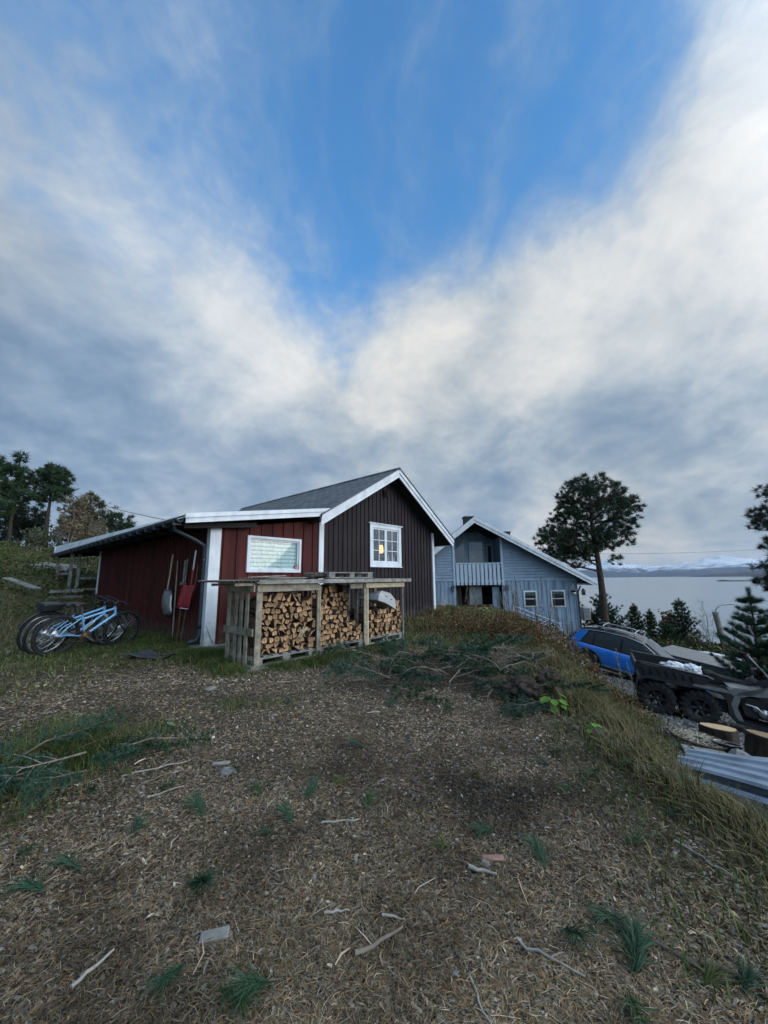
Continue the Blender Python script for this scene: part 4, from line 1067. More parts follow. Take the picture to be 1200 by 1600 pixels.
# chimneys
ch = MB(); ch.bb((-.24, 1.0, 3.7), (.26, 1.5, 4.52)); ch.bb((-.28, .96, 4.44), (.30, 1.54, 4.50)); c0 = ch.build('chimney', M['brick'], blue)
MB().bb((-.14, 1.1, 4.58), (.16, 1.4, 4.60)).bb((-.14, 1.12, 4.52), (-.12, 1.38, 4.58)).bb((.14, 1.12, 4.52), (.16, 1.38, 4.58)).bb((-.12, 1.12, 4.52), (.14, 1.38, 4.55)).build('chimney_cap', M['silver'], c0)
ch = MB(); ch.bb((2.08, 2.0, 2.9), (2.36, 2.3, 3.72)); ch.box((2.22, 2.15, 3.76), (.34, .36, .07)); ch.build('chimney', M['brick'], blue)
# bench with cushions on the porch
be = empty('porch_bench', (4.25, 18.6, -.36), BA, 'brown wooden bench on the covered porch of the blue-grey house', 'bench')
MB().bb((-.35, 0, .36), (.85, .4, .41)).build('seat', M['woodbrown'], be); MB().bb((-.35, -.02, .12), (.85, .02, .34)).build('front_board', M['woodbrown'], be)
for x in (-.33, .75): MB().bb((x, .04, .0), (x+.07, .38, .36)).build('leg', M['woodbrown'], be)
tb = empty('porch_table', (2.35, 18.2, -.2), BA, 'low pale wooden table at the left end of the blue-grey house', 'table')
MB().bb((-.6, 0, .30), (.75, .6, .35)).build('tabletop', M['woodgrey'], tb); MB().bb((-.58, .02, .18), (.73, .05, .29)).build('apron', M['woodgrey'], tb)
for x in (-.55, .66): MB().bb((x, .03, -.2), (x+.06, .5, .29)).build('leg', M['woodgrey'], tb)
def lantern(loc, label, s=1.0, mat_='black', glow=False):
    e = empty('wall_lantern', loc, BA, label, 'lantern', scale=s)
    MB().box((0, 0, 0), (.13, .13, .02)).box((0, 0, .22), (.17, .17, .03), taper=.5).box((0, 0, .25), (.05, .05, .04)).beam((0, 0, .27), (0, .12, .27), .02, .02).build('cap', M[mat_], e)
    for x in (-1, 1):
        for y in (-1, 1): MB().beam((x*.05, y*.05, .0), (x*.06, y*.06, .22), .012, .012).build('bar', M[mat_], e)
    MB().box((0, 0, .11), (.09, .09, .18)).build('globe', M['glass'], e)
lantern((3.28, 18.93, .68), 'black wall lantern left of the porch of the blue-grey house')
lantern((5.86, 18.80, .70), 'black wall lantern right of the porch of the blue-grey house')
def hangpot(loc, L_, label, m1, r_=.13):
    e = empty('hanging_planter', loc, 0, label, 'planter')
    MB().lathe((0, 0, 0), [(0, 0), (r_*.65, 0), (r_, .16), (r_*1.08, .17), (r_*1.0, .15), (0, .14)], 14).build('pot', M[m1], e)
    for k in range(3):
        a = k*2.1; MB().tube([(r_*math.cos(a), r_*math.sin(a), .16), (0, 0, L_)], .006, 4).build('hanger', M['silver'], e)
    return e
hangpot((2.62, 17.9, -.02), .72, 'white hanging flower pot on long chains left of the blue-grey porch', 'white')
hp_ = hangpot((8.85, 18.45, .52), .48, 'glass and black hanging lantern pot under the right eave of the blue-grey house', 'black', .12)
MB().lathe((0, 0, .02), [(0, -.09), (.07, -.08), (.115, 0), (.11, .06)], 12).build('bowl', M['silver'], hp_)
lantern((9.55, 18.9, .45), 'black lantern standing out from the right corner of the blue-grey house', 1.1)
hb = empty('heat_pump', (9.62, 19.2, -.75), BA, 'pale grey heat pump unit on the right side of the blue-grey house', 'heat pump')
MB().bb((0, 0, 0), (.32, .8, .6)).build('case', M['greymetal'], hb, bevel=.02)
hg = MB()
for k in range(9): hg.bb((.03, -.012, .06+k*.055), (.29, -.002, .08+k*.055))
hg.build('grille', M['black'], hb)
dpb = MB(); dpb.tube([(9.3, 18.62, .9), (9.18, 18.68, .6), (9.18, 18.68, -1.2)], .035, 8); tag(dpb.build('drain_pipe', M['dark'], None), 'dark pipe running down the right corner of the blue-grey house', 'pipe')
# stair with pale blue handrails going down towards the car
st = empty('garden_stair', (4.9, 17.6, 0), 0, 'outdoor stair with pale blue handrails running down beside the blue-grey house', 'stair')
def hr(pts): MB().tube(pts, .035, 6).build('handrail', M['bluetrim'], st)
hr([(0, -.1, -.23), (.5, -.1, -.18), (2.95, -.1, -1.02)]); hr([(1.1, .9, .0), (3.3, .9, -.85)]); hr([(1.1, .9, -.18), (3.2, .9, -1.0)])
for x, y, z in ((0.02, -.1, -.25), (.5, -.1, -.2), (1.7, -.1, -.62), (2.9, -.1, -1.0), (1.1, .9, -.02), (2.2, .9, -.45), (3.2, .9, -.82)): MB().bb((x-.03, y-.03, z-.95), (x+.03, y+.03, z)).build('post', M['bluetrim'], st)
for i in range(10): MB().bb((.5+i*.28, -.05, -1.0-i*.12), (.8+i*.28, .85, -.96-i*.12)).build('tread', M['bluewall'], st)
MB().beam((.4, -.08, -1.15), (3.3, -.08, -2.25), .05, .3).build('stringer', M['bluewall'], st)
MB().prism([(.1, -2.2), (3.0, -2.6), (3.0, -1.25), (.55, -.45), (.1, -.45)], lambda u, v, w: (u, w, v), -.06, -.04).build('side_panel', M['bluewall'], st)

# overhead lines
def wire(name, a, b, sag, r_, label):
    pts = [Vector(a).lerp(Vector(b), i/16)-Vector((0, 0, sag*4*(i/16)*(1-i/16))) for i in range(17)]
    tag(MB().tube(pts, r_, 4).build(name, M['black'], None), label, 'cable')
wire('power_line', (14.5, 30, 3.1), (45, 38, 4.4), .35, .012, 'thin overhead line crossing above the fjord right of the big pine')
wire('power_line', (-30, 34, 9.8), (-13.1, 24, 5.0), .3, .02, 'thin overhead line sloping down to the left roof of the cabin')

# ------------------------------------------------------------------ vehicles
def frame(fwd, up=(0, 0, 1)):
    x = Vector(fwd).normalized(); y = Vector(up).cross(x).normalized(); z = x.cross(y)
    return Matrix((x, y, z)).transposed().to_euler()
def make_car():
    g0 = Vector((7.35, 16.15, 0)); hd = Vector((.76, -.65, 0)).normalized()
    base = Vector((8.95, 14.85, -2.34))
    car = empty('parked_car', base, rot=frame((hd.x, hd.y, -.21)), label='bright blue crossover car parked on the sloping drive below the stairs', cat='car')
    WX = (-1.32, 1.36); WR = .36
    def zl(x, base_):
        z = base_
        for w in WX:
            q = (.42**2-(x-w)**2)
            if q > 0: z = max(z, .34+math.sqrt(q))
        return z
    def hw(x): return .93*(1-.13*max(0, (x-1.3)/.95)**2-.10*max(0, (-x-1.5)/.75)**2)
    def belt(x): return .93-.0*x+(.05 if x < -1 else 0)*min(1, (-x-1))
    def ztop(x):
        if x > .95: return .98-.20*((x-.95)/1.3)**1.6
        if x < -1.9: return .98+.02*(x+1.9)
        return .98
    xs_ = sorted(set([round(v, 3) for v in np.linspace(-2.2, 2.24, 75)]))
    b = MB(); rg = []
    for x in xs_:
        w = hw(x); e = min(1, (2.24-x)/.22, (x+2.2)/.18); e = max(0, e); e = math.sqrt(1-(1-e)**2) if e < 1 else 1
        w *= .78+.22*e; zt = ztop(x); zt_ = .55+(zt-.55)*(.72+.28*e); l = zl(x, .30)
        ys = [(0, .30), (w*.70, .30), (w*.985, l), (w*1.0, max(l+.02, .52)), (w*1.005, max(l+.04, .72)), (w*.97, max(.86, l+.06)*1.0 if zt_ > .9 else max(zt_-.1, l+.05)), (w*.86, zt_-.015), (w*.45, zt_+.018), (0, zt_+.025)]
        rg.append([(x, -y, z) for y, z in ys]+[(x, y, z) for y, z in ys[-2:0:-1]])
    n = len(rg[0]); vs = [p for r_ in rg for p in r_]; fs = []
    for i in range(len(rg)-1):
        for k in range(n): fs.append((i*n+k, i*n+(k+1) % n, (i+1)*n+(k+1) % n, (i+1)*n+k))
    fs += [tuple(range(n)), tuple((len(rg)-1)*n+k for k in range(n))[::-1]]
    b.add(vs, fs, 0, True); b.build('body', M['cara'], car)
    # greenhouse
    def roofz(x):
        P_ = [(-2.16, .97), (-1.95, 1.22), (-1.7, 1.42), (-1.3, 1.52), (-.7, 1.575), (-.1, 1.58), (.25, 1.53), (.62, 1.31), (1.12, .965)]
        return float(np.interp(x, [p[0] for p in P_], [p[1] for p in P_]))
    g = MB(); rg = []
    for x in np.linspace(-2.16, 1.12, 46):
        zt = roofz(x); wb = min(hw(x)*.90, .86); h = max(.001, zt-.95); wt = wb-.20*min(1, h/.6)
        rg.append([(x, -wb, .94), (x, -(wb*.55+wt*.45), .94+h*.5), (x, -wt, .94+h*.9), (x, -wt*.8, .94+h*.985), (x, 0, .96+h)]+[(x, wt*.8, .94+h*.985), (x, wt, .94+h*.9), (x, (wb*.55+wt*.45), .94+h*.5), (x, wb, .94)])
    n = 9; vs = [p for r_ in rg for p in r_]
    fs = []; ms = []
    for i in range(len(rg)-1):
        for k in range(n-1): fs.append((i*n+k, i*n+k+1, (i+1)*n+k+1, (i+1)*n+k))
    g.add(vs, fs, 0, True); g.build('roof', M['blackgloss'], car)
    def side(x, u, s=-1, out=.012):
        """point on the window side; u 0 belt .. 1 roof"""
        zt = roofz(x); wb = min(hw(x)*.90, .86); h = max(.001, zt-.95); wt = wb-.20*min(1, h/.6)
        z = .94+h*.9*u; m_ = wb*.55+wt*.45
        y = wb+(m_-wb)*(u*.9/.5) if u*.9 < .5 else m_+(wt-m_)*((u*.9-.5)/.4)
        return Vector((x, s*(y+out), z))
    def strip(x0a, x0b, x1a, x1b, ua, ub, name, m, out, s):
        q = MB(); N = 8; vs = []
        for j in range(N+1):
            for i in range(N+1):
                u = ua+(ub-ua)*j/N; t = j/N; xa = x0a+(x0b-x0a)*t; xb = x1a+(x1b-x1a)*t; vs.append(side(xa+(xb-xa)*i/N, u, s, out))
        q.add(vs, [(j*(N+1)+i, j*(N+1)+i+1, (j+1)*(N+1)+i+1, (j+1)*(N+1)+i) for j in range(N) for i in range(N)], 0, True)
        q.build(name, M[m], car)
    for s in (-1, 1):
        strip(-.28, -.28, .78, .28, .06, .88, 'side_window', 'carglass', .012, s)
        strip(-1.18, -1.18, -.36, -.36, .06, .88, 'side_window', 'carglass', .012, s)
        strip(-1.62, -1.38, -1.22, -1.22, .06, .84, 'side_window', 'carglass', .012, s)
        strip(-2.08, -1.78, -1.66, -1.42, .0, .93, 'rear_quarter_panel', 'cara', .016, s)
        pts = [side(1.0, .1, s, .02), side(.85, .45, s, .02), side(.62, .85, s, .02), side(.3, .97, s, .02), side(-.2, 1.0, s, .02), side(-.9, 1.0, s, .02), side(-1.4, 1.0, s, .02), side(-1.75, .96, s, .02), side(-1.98, .8, s, .025), side(-2.1, .3, s, .03)]
        MB().tube(pts, .017, 6).build('roof_line_trim', M['silver'], car)
        MB().tube([(-1.35, s*.60, 1.56), (-1.25, s*.60, 1.63), (-.2, s*.60, 1.66), (.1, s*.60, 1.60)], .02, 6).build('roof_rail', M['silver'], car)
        MB().bb((-.92, s*.925, .335), (.94, s*.945, .37)).build('sill_trim', M['silver'], car)
        MB().bb((-.92, s*.88, .24), (.94, s*.938, .33)).build('sill', M['black'], car)
        mr_ = MB(); mr_.box((.62, s*1.02, 1.04), (.14, .2, .13), taper=.85); mr_.beam((.68, s*.84, .98), (.64, s*.96, 1.0), .05, .03); mr_.build('wing_mirror', M['blackgloss'], car, bevel=.03)
        MB().box((-2.13, s*.66, .82), (.12, .34, .09)).build('tail_light', emis('tail_lamp_red', (.35, .005, .01), .0), car, bevel=.02)
        MB().box((2.06, s*.62, .68), (.2, .3, .09)).build('headlight', M['silver'], car, bevel=.02)
        for x in (-.32,): MB().bb((x-.005, s*.928, .42), (x+.005, s*.940, .93)).build('door_gap', M['black'], car)
        for x in (-.55, .28): MB().bb((x-.16, s*.935, .82), (x, s*.955, .845)).build('door_handle', M['cara'], car)
        for w in WX:
            q = MB(); a0 = [(.47*math.cos(t)+w, .34+.44*math.sin(t)) for t in np.linspace(-.1, PI+.1, 22)]
            q.tube([(x, s*.925, z) for x, z in a0], .03, 6); q.build('wheel_arch', M['black'], car)
            wh = empty('wheel', (w, s*.82, .34)); wh.parent = car
            MB().lathe((0, 0, 0), [(.22, .11), (.30, .115), (.345, .09), (.355, .0), (.345, -.09), (.30, -.115), (.22, -.11)], 28, (0, 1, 0)).build('tyre', M['rubber'], wh)
            r_ = MB(); r_.lathe((0, 0, 0), [(.0, s*.07), (.06, s*.08), (.07, s*.05), (.20, s*.03), (.235, s*.105), (.22, s*.11), (.22, -.1), (0, -.1)], 24, (0, 1, 0))
            for k in range(5):
                a = k*2*PI/5; r_.beam((.03*math.cos(a), s*.07, .03*math.sin(a)), (.22*math.cos(a), s*.09, .22*math.sin(a)), .05, .02, up=(0, 1, 0))
            r_.build('rim', M['greymetal'], wh)
    for x in (-1.0, .0): MB().tube([(x, -.62, 1.66), (x, -.4, 1.70), (x, .4, 1.70), (x, .62, 1.66)], .02, 6).build('roof_bar', M['silver'], car)
    ws = MB(); vs = []
    N = 8
    for j in range(N+1):
        x = 1.06-.72*j/N
        for i in range(N+1):
            t = -1+2*i/N; zt = roofz(x); wb = .84; h = zt-.95; wt = wb-.20*min(1, h/.6); vs.append((x+.02, t*wt*.92, zt+.022-.03*t*t))
    ws.add(vs, [(j*(N+1)+i, j*(N+1)+i+1, (j+1)*(N+1)+i+1, (j+1)*(N+1)+i) for j in range(N) for i in range(N)], 0, True); ws.build('windscreen', M['carglass'], car)
    return car
make_car()

def knobby_wheel(parent, x, y, z, r_, w, s):
    wh = empty('wheel', (x, y, z)); wh.parent = parent
    t = MB(); h = w/2
    t.lathe((0, 0, 0), [(r_*.52, h*.8), (r_*.60, h*.98), (r_*.86, h), (r_*.95, h*.75), (r_*.965, 0), (r_*.95, -h*.75), (r_*.86, -h), (r_*.6, -h*.98), (r_*.52, -h*.8)], 32, (0, 1, 0))
    for k in range(18):
        for q in (-1, 1):
            a = 2*PI*(k+.25*q)/18; m_ = Matrix.Rotation(-a, 3, 'Y') @ Matrix.Rotation(q*R(25), 3, 'Z')
            c = Vector((math.cos(a), 0, math.sin(a)))*r_*.965
            t.box(c+Vector((0, q*h*.52, 0)), (.045, h*.95, .032), Matrix.Rotation(-a+PI/2, 3, 'Y') @ Matrix.Rotation(q*R(25), 3, 'Z'))
            c2 = Vector((math.cos(a), 0, math.sin(a)))*r_*.87
            t.box(c2+Vector((0, q*h*1.0, 0)), (.04, .022, .09), Matrix.Rotation(-a+PI/2, 3, 'Y'))
    t.build('tyre', M['rubber'], wh)
    r = MB(); o = s*h*.55
    r.lathe((0, 0, 0), [(0, o*.5), (.05, o*.55), (.055, o*.2), (r_*.40, o*.15), (r_*.50, s*h*.85), (r_*.54, s*h*.9), (r_*.54, s*h*.75), (r_*.5, -s*h*.8), (0, -s*h*.8)], 24, (0, 1, 0))
    for k in range(6):
        a = k*PI/3; r.beam((.04*math.cos(a), o, .04*math.sin(a)), (r_*.48*math.cos(a), s*h*.8, r_*.48*math.sin(a)), .04, .03, up=(0, 1, 0))
    r.lathe((0, 0, 0), [(0, o*1.5), (.035, o*1.4), (.04, o*.8)], 12, (0, 1, 0))
    r.build('rim', M['black'], wh)
def make_atv():
    atv = empty('quad_bike', (6.23, 8.30, -1.615), rot=frame((.876, -.47, -.14)), label='black and grey six-wheeled quad bike with a cargo box, parked on the gravel', cat='quad bike')
    Y0 = .62     # centreline is this far to the left of the near wheels
    def sd(poly, y0, y1, name, m, bev=.012):
        q = MB(); q.prism(poly, lambda u, v, w: (u, w, v), y0, y1); return q.build(name, M[m], atv, bevel=bev)
    for x in (-.70, .0, 1.62):
        for s, y in ((-1, 0), (1, 2*Y0-.0)): knobby_wheel(atv, x, y, .33, .335, .25, s)
    # chassis
    c = MB(); c.bb((-1.0, Y0-.22, .34), (1.9, Y0+.22, .5)); c.beam((-1.0, Y0, .3), (1.0, Y0, .27), .5, .05)
    for x in (-.7, 0, 1.62): c.beam((x, .1, .33), (x, 2*Y0-.1, .33), .05, .05); c.beam((x+.06, .15, .3), (x+.1, Y0-.2, .5), .04, .04)
    for x in (-.62, .08): c.tube([(x, .18, .38), (x+.05, .25, .72)], .03, 8)
    c.build('chassis', M['black'], atv)
    # rear mudguards
    sd([(-1.04, .66), (-.95, .75), (-.45, .76), (-.36, .745), (-.22, .745), (-.1, .76), (.42, .78), (.50, .70), (.46, .55), (.52, .36), (.60, .24), (.54, .22), (.44, .36), (.40, .58), (.32, .68), (.05, .71), (-.1, .70), (-.3, .69), (-.5, .70), (-.9, .70), (-1.0, .64)], -.14, -.02, 'mudguard', 'black')
    sd([(-1.04, .66), (-.95, .74), (.42, .76), (.50, .70), (.4, .69), (-.9, .68)], -.02, 2*Y0+.14, 'rear_deck', 'black')
    # cargo box with ribs
    sd([(-1.10, .93), (-1.02, .76), (.02, .74), (.15, .90), (.11, .94), (-1.08, .97)], -.06, -.02, 'cargo_box', 'black')
    sd([(-1.10, .93), (-1.02, .76), (.02, .74), (.15, .90), (.11, .94), (-1.08, .97)], 2*Y0+.02, 2*Y0+.06, 'cargo_side', 'black')
    q = MB(); q.bb((-1.02, -.02, .76), (.04, 2*Y0+.02, .79)); q.bb((-1.10, -.02, .79), (-1.06, 2*Y0+.02, .95)); q.bb((.07, -.02, .79), (.11, 2*Y0+.02, .92))
    q.build('cargo_floor', M['black'], atv)
    for k in range(7): MB().beam((-.92+k*.135, -.07, .79), (-.99+k*.14, -.07, .90), .012, .045, up=(0, 1, 0)).build('box_rib', M['greymetal'] if False else M['blackgloss'], atv)
    MB().tube([(-1.10, -.07, .97), (-1.0, -.075, 1.0), (.1, -.075, .96), (.2, -.06, .92)], .020, 8).build('box_rail', M['blackgloss'], atv); MB().tube([(-1.1, 2*Y0+.07, .98), (.1, 2*Y0+.07, .96)], .020, 8).build('box_rail', M['blackgloss'], atv)
    sd([(-.14, .74), (-.12, .78), (.38, .80), (.46, .74)], -.16, -.145, 'side_strip', 'greymetal', .004)
    # seat, tank, side panels
    sd([(.20, .80), (.18, .94), (.30, .97), (.42, .92), (.86, .88), (.98, .95), (1.0, .86), (.9, .76), (.3, .78)], Y0-.20, Y0+.20, 'seat', 'rubber', .04)
    sd([(.92, .74), (.96, .98), (1.12, 1.06), (1.5, 1.02), (2.05, .86), (2.15, .70), (1.6, .66)], Y0-.22, Y0+.22, 'bonnet', 'black', .04)
    sd([(.40, .83), (.50, .83), (.60, .74), (1.02, .80), (1.15, .86), (1.3, .90), (1.28, .98), (1.0, .98), (.86, .82), (.6, .70), (.56, .50), (.66, .26), (.56, .26), (.46, .50), (.46, .7)], -.12, -.07, 'side_frame', 'greymetal')
    sd([(.44, .84), (.64, .74), (1.02, .80), (1.0, .90), (.86, .86), (.6, .86)], -.07, Y0-.2, 'side_panel', 'greymetal')
    sd([(.66, .50), (.74, .70), (1.15, .70), (1.2, .46), (1.05, .34), (.72, .36)], .04, Y0-.2, 'engine_cover', 'black', .03)
    q = MB(); q.lathe((.98, .02, .46), [(0, -.03), (.08, -.03), (.085, .03), (0, .03)], 16, (0, 1, 0)); q.lathe((.86, .03, .52), [(0, -.03), (.05, -.03), (.05, .03)], 14, (0, 1, 0)); q.tube([(.7, .0, .58), (.85, -.01, .56), (.98, 0, .46)], .015, 6); q.build('clutch_cover', M['silver'], atv)
    sd([(.54, .22), (.58, .28), (1.12, .24), (1.22, .30), (1.3, .46), (1.36, .44), (1.28, .24), (1.14, .17)], -.14, Y0-.2, 'footboard', 'black')
    # front mudguard
    sd([(1.10, .52), (1.20, .80), (1.34, .92), (1.75, .95), (2.05, .82), (2.15, .66), (2.02, .74), (1.75, .84), (1.42, .82), (1.28, .70), (1.22, .50)], -.15, .02, 'front_mudguard', 'greymetal')
    sd([(1.34, .86), (1.4, .96), (1.8, .98), (2.1, .82), (1.8, .9)], -.02, Y0, 'front_mudguard', 'black')
    q = MB(); q.bb((1.3, .1, 1.0), (2.05, 2*Y0-.1, 1.02))
    for k in range(4): q.tube([(1.3, .15+k*.3, 1.05), (2.1, .15+k*.3, 1.0)], .014, 6)
    q.build('front_rack', M['black'], atv)
    # handlebar, mirror, screen
    q = MB(); q.tube([(1.02, Y0, 1.0), (1.0, Y0, 1.2)], .035, 8); q.tube([(.86, Y0-.42, 1.22), (.98, Y0-.25, 1.26), (1.02, Y0, 1.22), (.98, Y0+.25, 1.26), (.86, Y0+.42, 1.22)], .014, 8)
    q.build('handlebar', M['black'], atv)
    for s in (-1, 1): MB().tube([(.80, Y0+s*.47, 1.21), (.88, Y0+s*.38, 1.235)], .022, 8).build('grip', M['rubber'], atv)
    for s in (-1, 1): q = MB(); q.tube([(.86, Y0+s*.36, 1.23), (.98, Y0+s*.5, 1.22)], .008, 6); q.build('brake_lever', M['black'], atv)
    q = MB(); vs = []; N = 8
    for j in range(N+1):
        for i in range(N+1):
            u = -1+2*i/N; v = j/N; vs.append((1.20-.30*v-.10*u*u, Y0+u*(.34-.10*v), 1.08+.36*v))
    fs = [(j*(N+1)+i, j*(N+1)+i+1, (j+1)*(N+1)+i+1, (j+1)*(N+1)+i) for j in range(N) for i in range(N)]
    q.add(vs, fs, 0, True); w = q.build('windscreen', M['carglass'], atv); sm = w.modifiers.new('t', 'SOLIDIFY'); sm.thickness = .006
    q = MB(); q.tube([(1.10, Y0-.34, 1.08), (1.02, Y0-.32, 1.2), (.80, Y0-.24, 1.44), (.9, Y0, 1.45), (.80, Y0+.24, 1.44), (1.02, Y0+.32, 1.2), (1.10, Y0+.34, 1.08)], .018, 8); q.build('screen_frame', M['black'], atv)
    MB().box((1.03, Y0, 1.15), (.16, .3, .14), taper=.8).build('instrument_pod', M['black'], atv, bevel=.03)
    q = MB(); q.tube([(.95, Y0+.3, 1.25), (.9, Y0+.42, 1.42)], .008, 6); q.box((.9, Y0+.45, 1.46), (.03, .15, .09)); q.build('mirror', M['black'], atv)
    return atv
ATV = make_atv()
bpy.context.view_layer.update()
def onatv(x, y, z): return ATV.matrix_world @ Vector((x, y, z))
def blob(r_, seed, sc=(1, 1, 1), amp=.25, n=3, freq=2.0):
    bm = bmesh.new(); bmesh.ops.create_icosphere(bm, subdivisions=n, radius=1)
    from mathutils import noise
    for v in bm.verts:
        k = 1+amp*(noise.noise(v.co*freq+Vector((seed*3.1, 0, 0)))+.5*noise.noise(v.co*freq*2.3+Vector((seed, 7, 0))))
        v.co = Vector((v.co.x*sc[0], v.co.y*sc[1], v.co.z*sc[2]))*r_*k
    me = bpy.data.meshes.new('lump'); bm.to_mesh(me); bm.free()
    for p in me.polygons: p.use_smooth = True
    return me
def place(name, me, m, loc, rot, label=None, cat=None, group=None, smooth=True, parent=None):
    me.materials.append(M[m]) if not me.materials else None
    o = bpy.data.objects.new(name, me); link(o); o.location = loc; o.rotation_euler = rot
    if parent: o.parent = parent
    if not smooth:
        for p in me.polygons: p.use_smooth = False
    return tag(o, label, cat, group)
for i, (x, y, s_, lab) in enumerate(((-.42, .15, (1.5, 1.0, .62), 'crumpled white bag at the back of the quad bike cargo box'), (-.10, .18, (1.3, 1.0, .75), 'crumpled white bag with dark print at the front of the quad bike cargo box'))):
    o = place('white_bag', blob(.14, 5+i, s_, .5, 4, 3.0), 'snow', onatv(x, y, .99), (0, 0, -.5+i), lab, 'bag')
me = textmesh('247', .10, .0015); me.materials.append(M['black'])
o = bpy.data.objects.new('printed_number', me); link(o); o.parent = bpy.data.objects['white_bag.001'] if 'white_bag.001' in bpy.data.objects else None
o.location = (.02, -.175, .02); o.rotation_euler = (R(84), 0, .3)

# ------------------------------------------------------------------ bicycles
def make_bike(col, label, wr=.345, guard=False, basket=False, fork='black', rimm='black', saddle='black'):
    b = empty('bicycle', (0, 0, 0), 0, label, 'bicycle', 'bicycles leaning together beside the lean-to')
    rw, fw = Vector((-.52, 0, wr)), Vector((.56, 0, wr))
    for nm, c in (('rear_wheel', rw), ('front_wheel', fw)):
        w = empty('wheel', c); w.parent = b
        MB().ring((0, 0, 0), (0, 1, 0), wr-.024, .025, 40, 8).build('tyre', M['rubber'], w)
        MB().ring((0, 0, 0), (0, 1, 0), wr-.055, .013, 40, 6, flat=1.0).build('rim', M[rimm], w)
        s_ = MB()
        for k in range(28):
            a = 2*PI*k/28; y = .028 if k % 2 else -.028; a2 = a+(.5 if (k//2) % 2 else -.5)
            s_.tube([(.02*math.cos(a2), y, .02*math.sin(a2)), ((wr-.06)*math.cos(a), 0, (wr-.06)*math.sin(a))], .0016, 3, cap=False)
        s_.build('spokes', M['silver'], w)
        h = MB(); h.lathe((0, 0, 0), [(0, -.05), (.015, -.05), (.02, -.03), (.014, 0), (.02, .03), (.015, .05), (0, .05)], 12, (0, 1, 0))
        if nm == 'rear_wheel':
            for k, r_ in enumerate((.055, .047, .04, .034)): h.lathe((0, -.028-k*.005, 0), [(.0, 0), (r_, 0), (r_, .003), (0, .003)], 20, (0, 1, 0))
        h.build('hub', M['greymetal'], w)
        MB().lathe((0, 0, 0), [(.0, .032), (.08, .032), (.08, .035), (0, .035)], 24, (0, 1, 0)).build('brake_disc', M['silver'], w)
    bbk = Vector((-.09, 0, .30)); seat_t = Vector((-.20, 0, .66)); hd_b = Vector((.36, 0, .64)); hd_t = Vector((.32, 0, .79))
    f = MB()
    f.tube([bbk, hd_b], .024, 10); f.tube([seat_t-(seat_t-bbk)*.18, hd_t-Vector((.0, 0, .04))], .019, 10); f.tube([bbk, seat_t], .018, 10)
    f.tube([hd_b+(hd_b-hd_t)*.15, hd_t], .024, 10)
    for y in (-.055, .055):
        f.tube([bbk+Vector((-.04, y*.5, 0)), rw+Vector((.1, y, .01)), rw+Vector((0, y, 0))], .011, 8)
        f.tube([seat_t-(seat_t-bbk)*.1, rw+Vector((.1, y, .13)), rw+Vector((0, y, 0))], .010, 8)
    f.build('frame', M[col], b)
    fk = MB()
    for y in (-.06, .06):
        fk.tube([hd_b+Vector((.01, y, -.03)), hd_b+Vector((.06, y, -.16))], .018, 8); fk.tube([hd_b+Vector((.06, y, -.16)), fw+Vector((0, y, 0))], .014, 8)
    fk.beam(hd_b+Vector((.01, -.07, -.03)), hd_b+Vector((.01, .07, -.03)), .04, .03); fk.tube([hd_b, hd_b+Vector((.01, 0, -.05))], .016, 8)
    fk.build('fork', M[fork], b)
    sp_ = MB(); st_ = seat_t+(seat_t-bbk)*.45; sp_.tube([seat_t-(seat_t-bbk)*.1, st_], .014, 8); sp_.build('seat_post', M['greymetal'], b)
    sa = MB(); sc = st_+Vector((0, 0, .03))
    prof = [(-.13, .075, .0), (-.11, .085, .02), (-.03, .065, .015), (.04, .03, .01), (.13, .02, .0), (.145, .012, -.008)]
    vs = []
    for x, w, z in prof: vs += [sc+Vector((x, -w, z-.025)), sc+Vector((x, -w*.6, z+.01)), sc+Vector((x, 0, z+.012)), sc+Vector((x, w*.6, z+.01)), sc+Vector((x, w, z-.025))]
    fs = [(i*5+k, i*5+k+1, i*5+6+k, i*5+5+k) for i in range(5) for k in range(4)]+[(i*5+4, i*5, i*5+5, i*5+9) for i in range(5)]+[(0, 1, 2, 3, 4), (29, 28, 27, 26, 25)]
    sa.add(vs, fs, 0, True); sa.build('saddle', M[saddle], b)
    hb_ = MB(); stem = hd_t+Vector((.05, 0, .09)); hb_.tube([hd_t, hd_t+Vector((-.015, 0, .06)), stem], .016, 8)
    hb_.tube([stem+Vector((-.05, -.31, .03)), stem+Vector((0, -.12, .02)), stem, stem+Vector((0, .12, .02)), stem+Vector((-.05, .31, .03))], .0135, 8)
    h_ = hb_.build('handlebar', M['black'], b)
    for s in (-1, 1):
        MB().tube([stem+Vector((-.055, s*.33, .032)), stem+Vector((-.035, s*.21, .026))], .018, 8).build('grip', M['rubber'], h_)
        MB().tube([stem+Vector((-.03, s*.2, .02)), stem+Vector((.03, s*.22, .0)), stem+Vector((.0, s*.32, .0))], .006, 6).build('brake_lever', M['black'], h_)
    cr = MB(); cr.lathe(bbk+Vector((0, -.05, 0)), [(.0, 0), (.085, 0), (.09, .002), (.085, .004), (0, .004)], 32, (0, 1, 0)); cr.lathe(bbk+Vector((0, -.058, 0)), [(.0, 0), (.062, 0), (.062, .004)], 24, (0, 1, 0))
    cr.build('chainring', M['chain'], b)
    cn = MB()
    cn.tube([bbk+Vector((0, -.05, .088)), rw+Vector((0, -.04, .042))], .005, 4); cn.tube([bbk+Vector((0, -.05, -.088)), rw+Vector((0, -.04, -.1))], .005, 4); cn.build('chain', M['chain'], b)
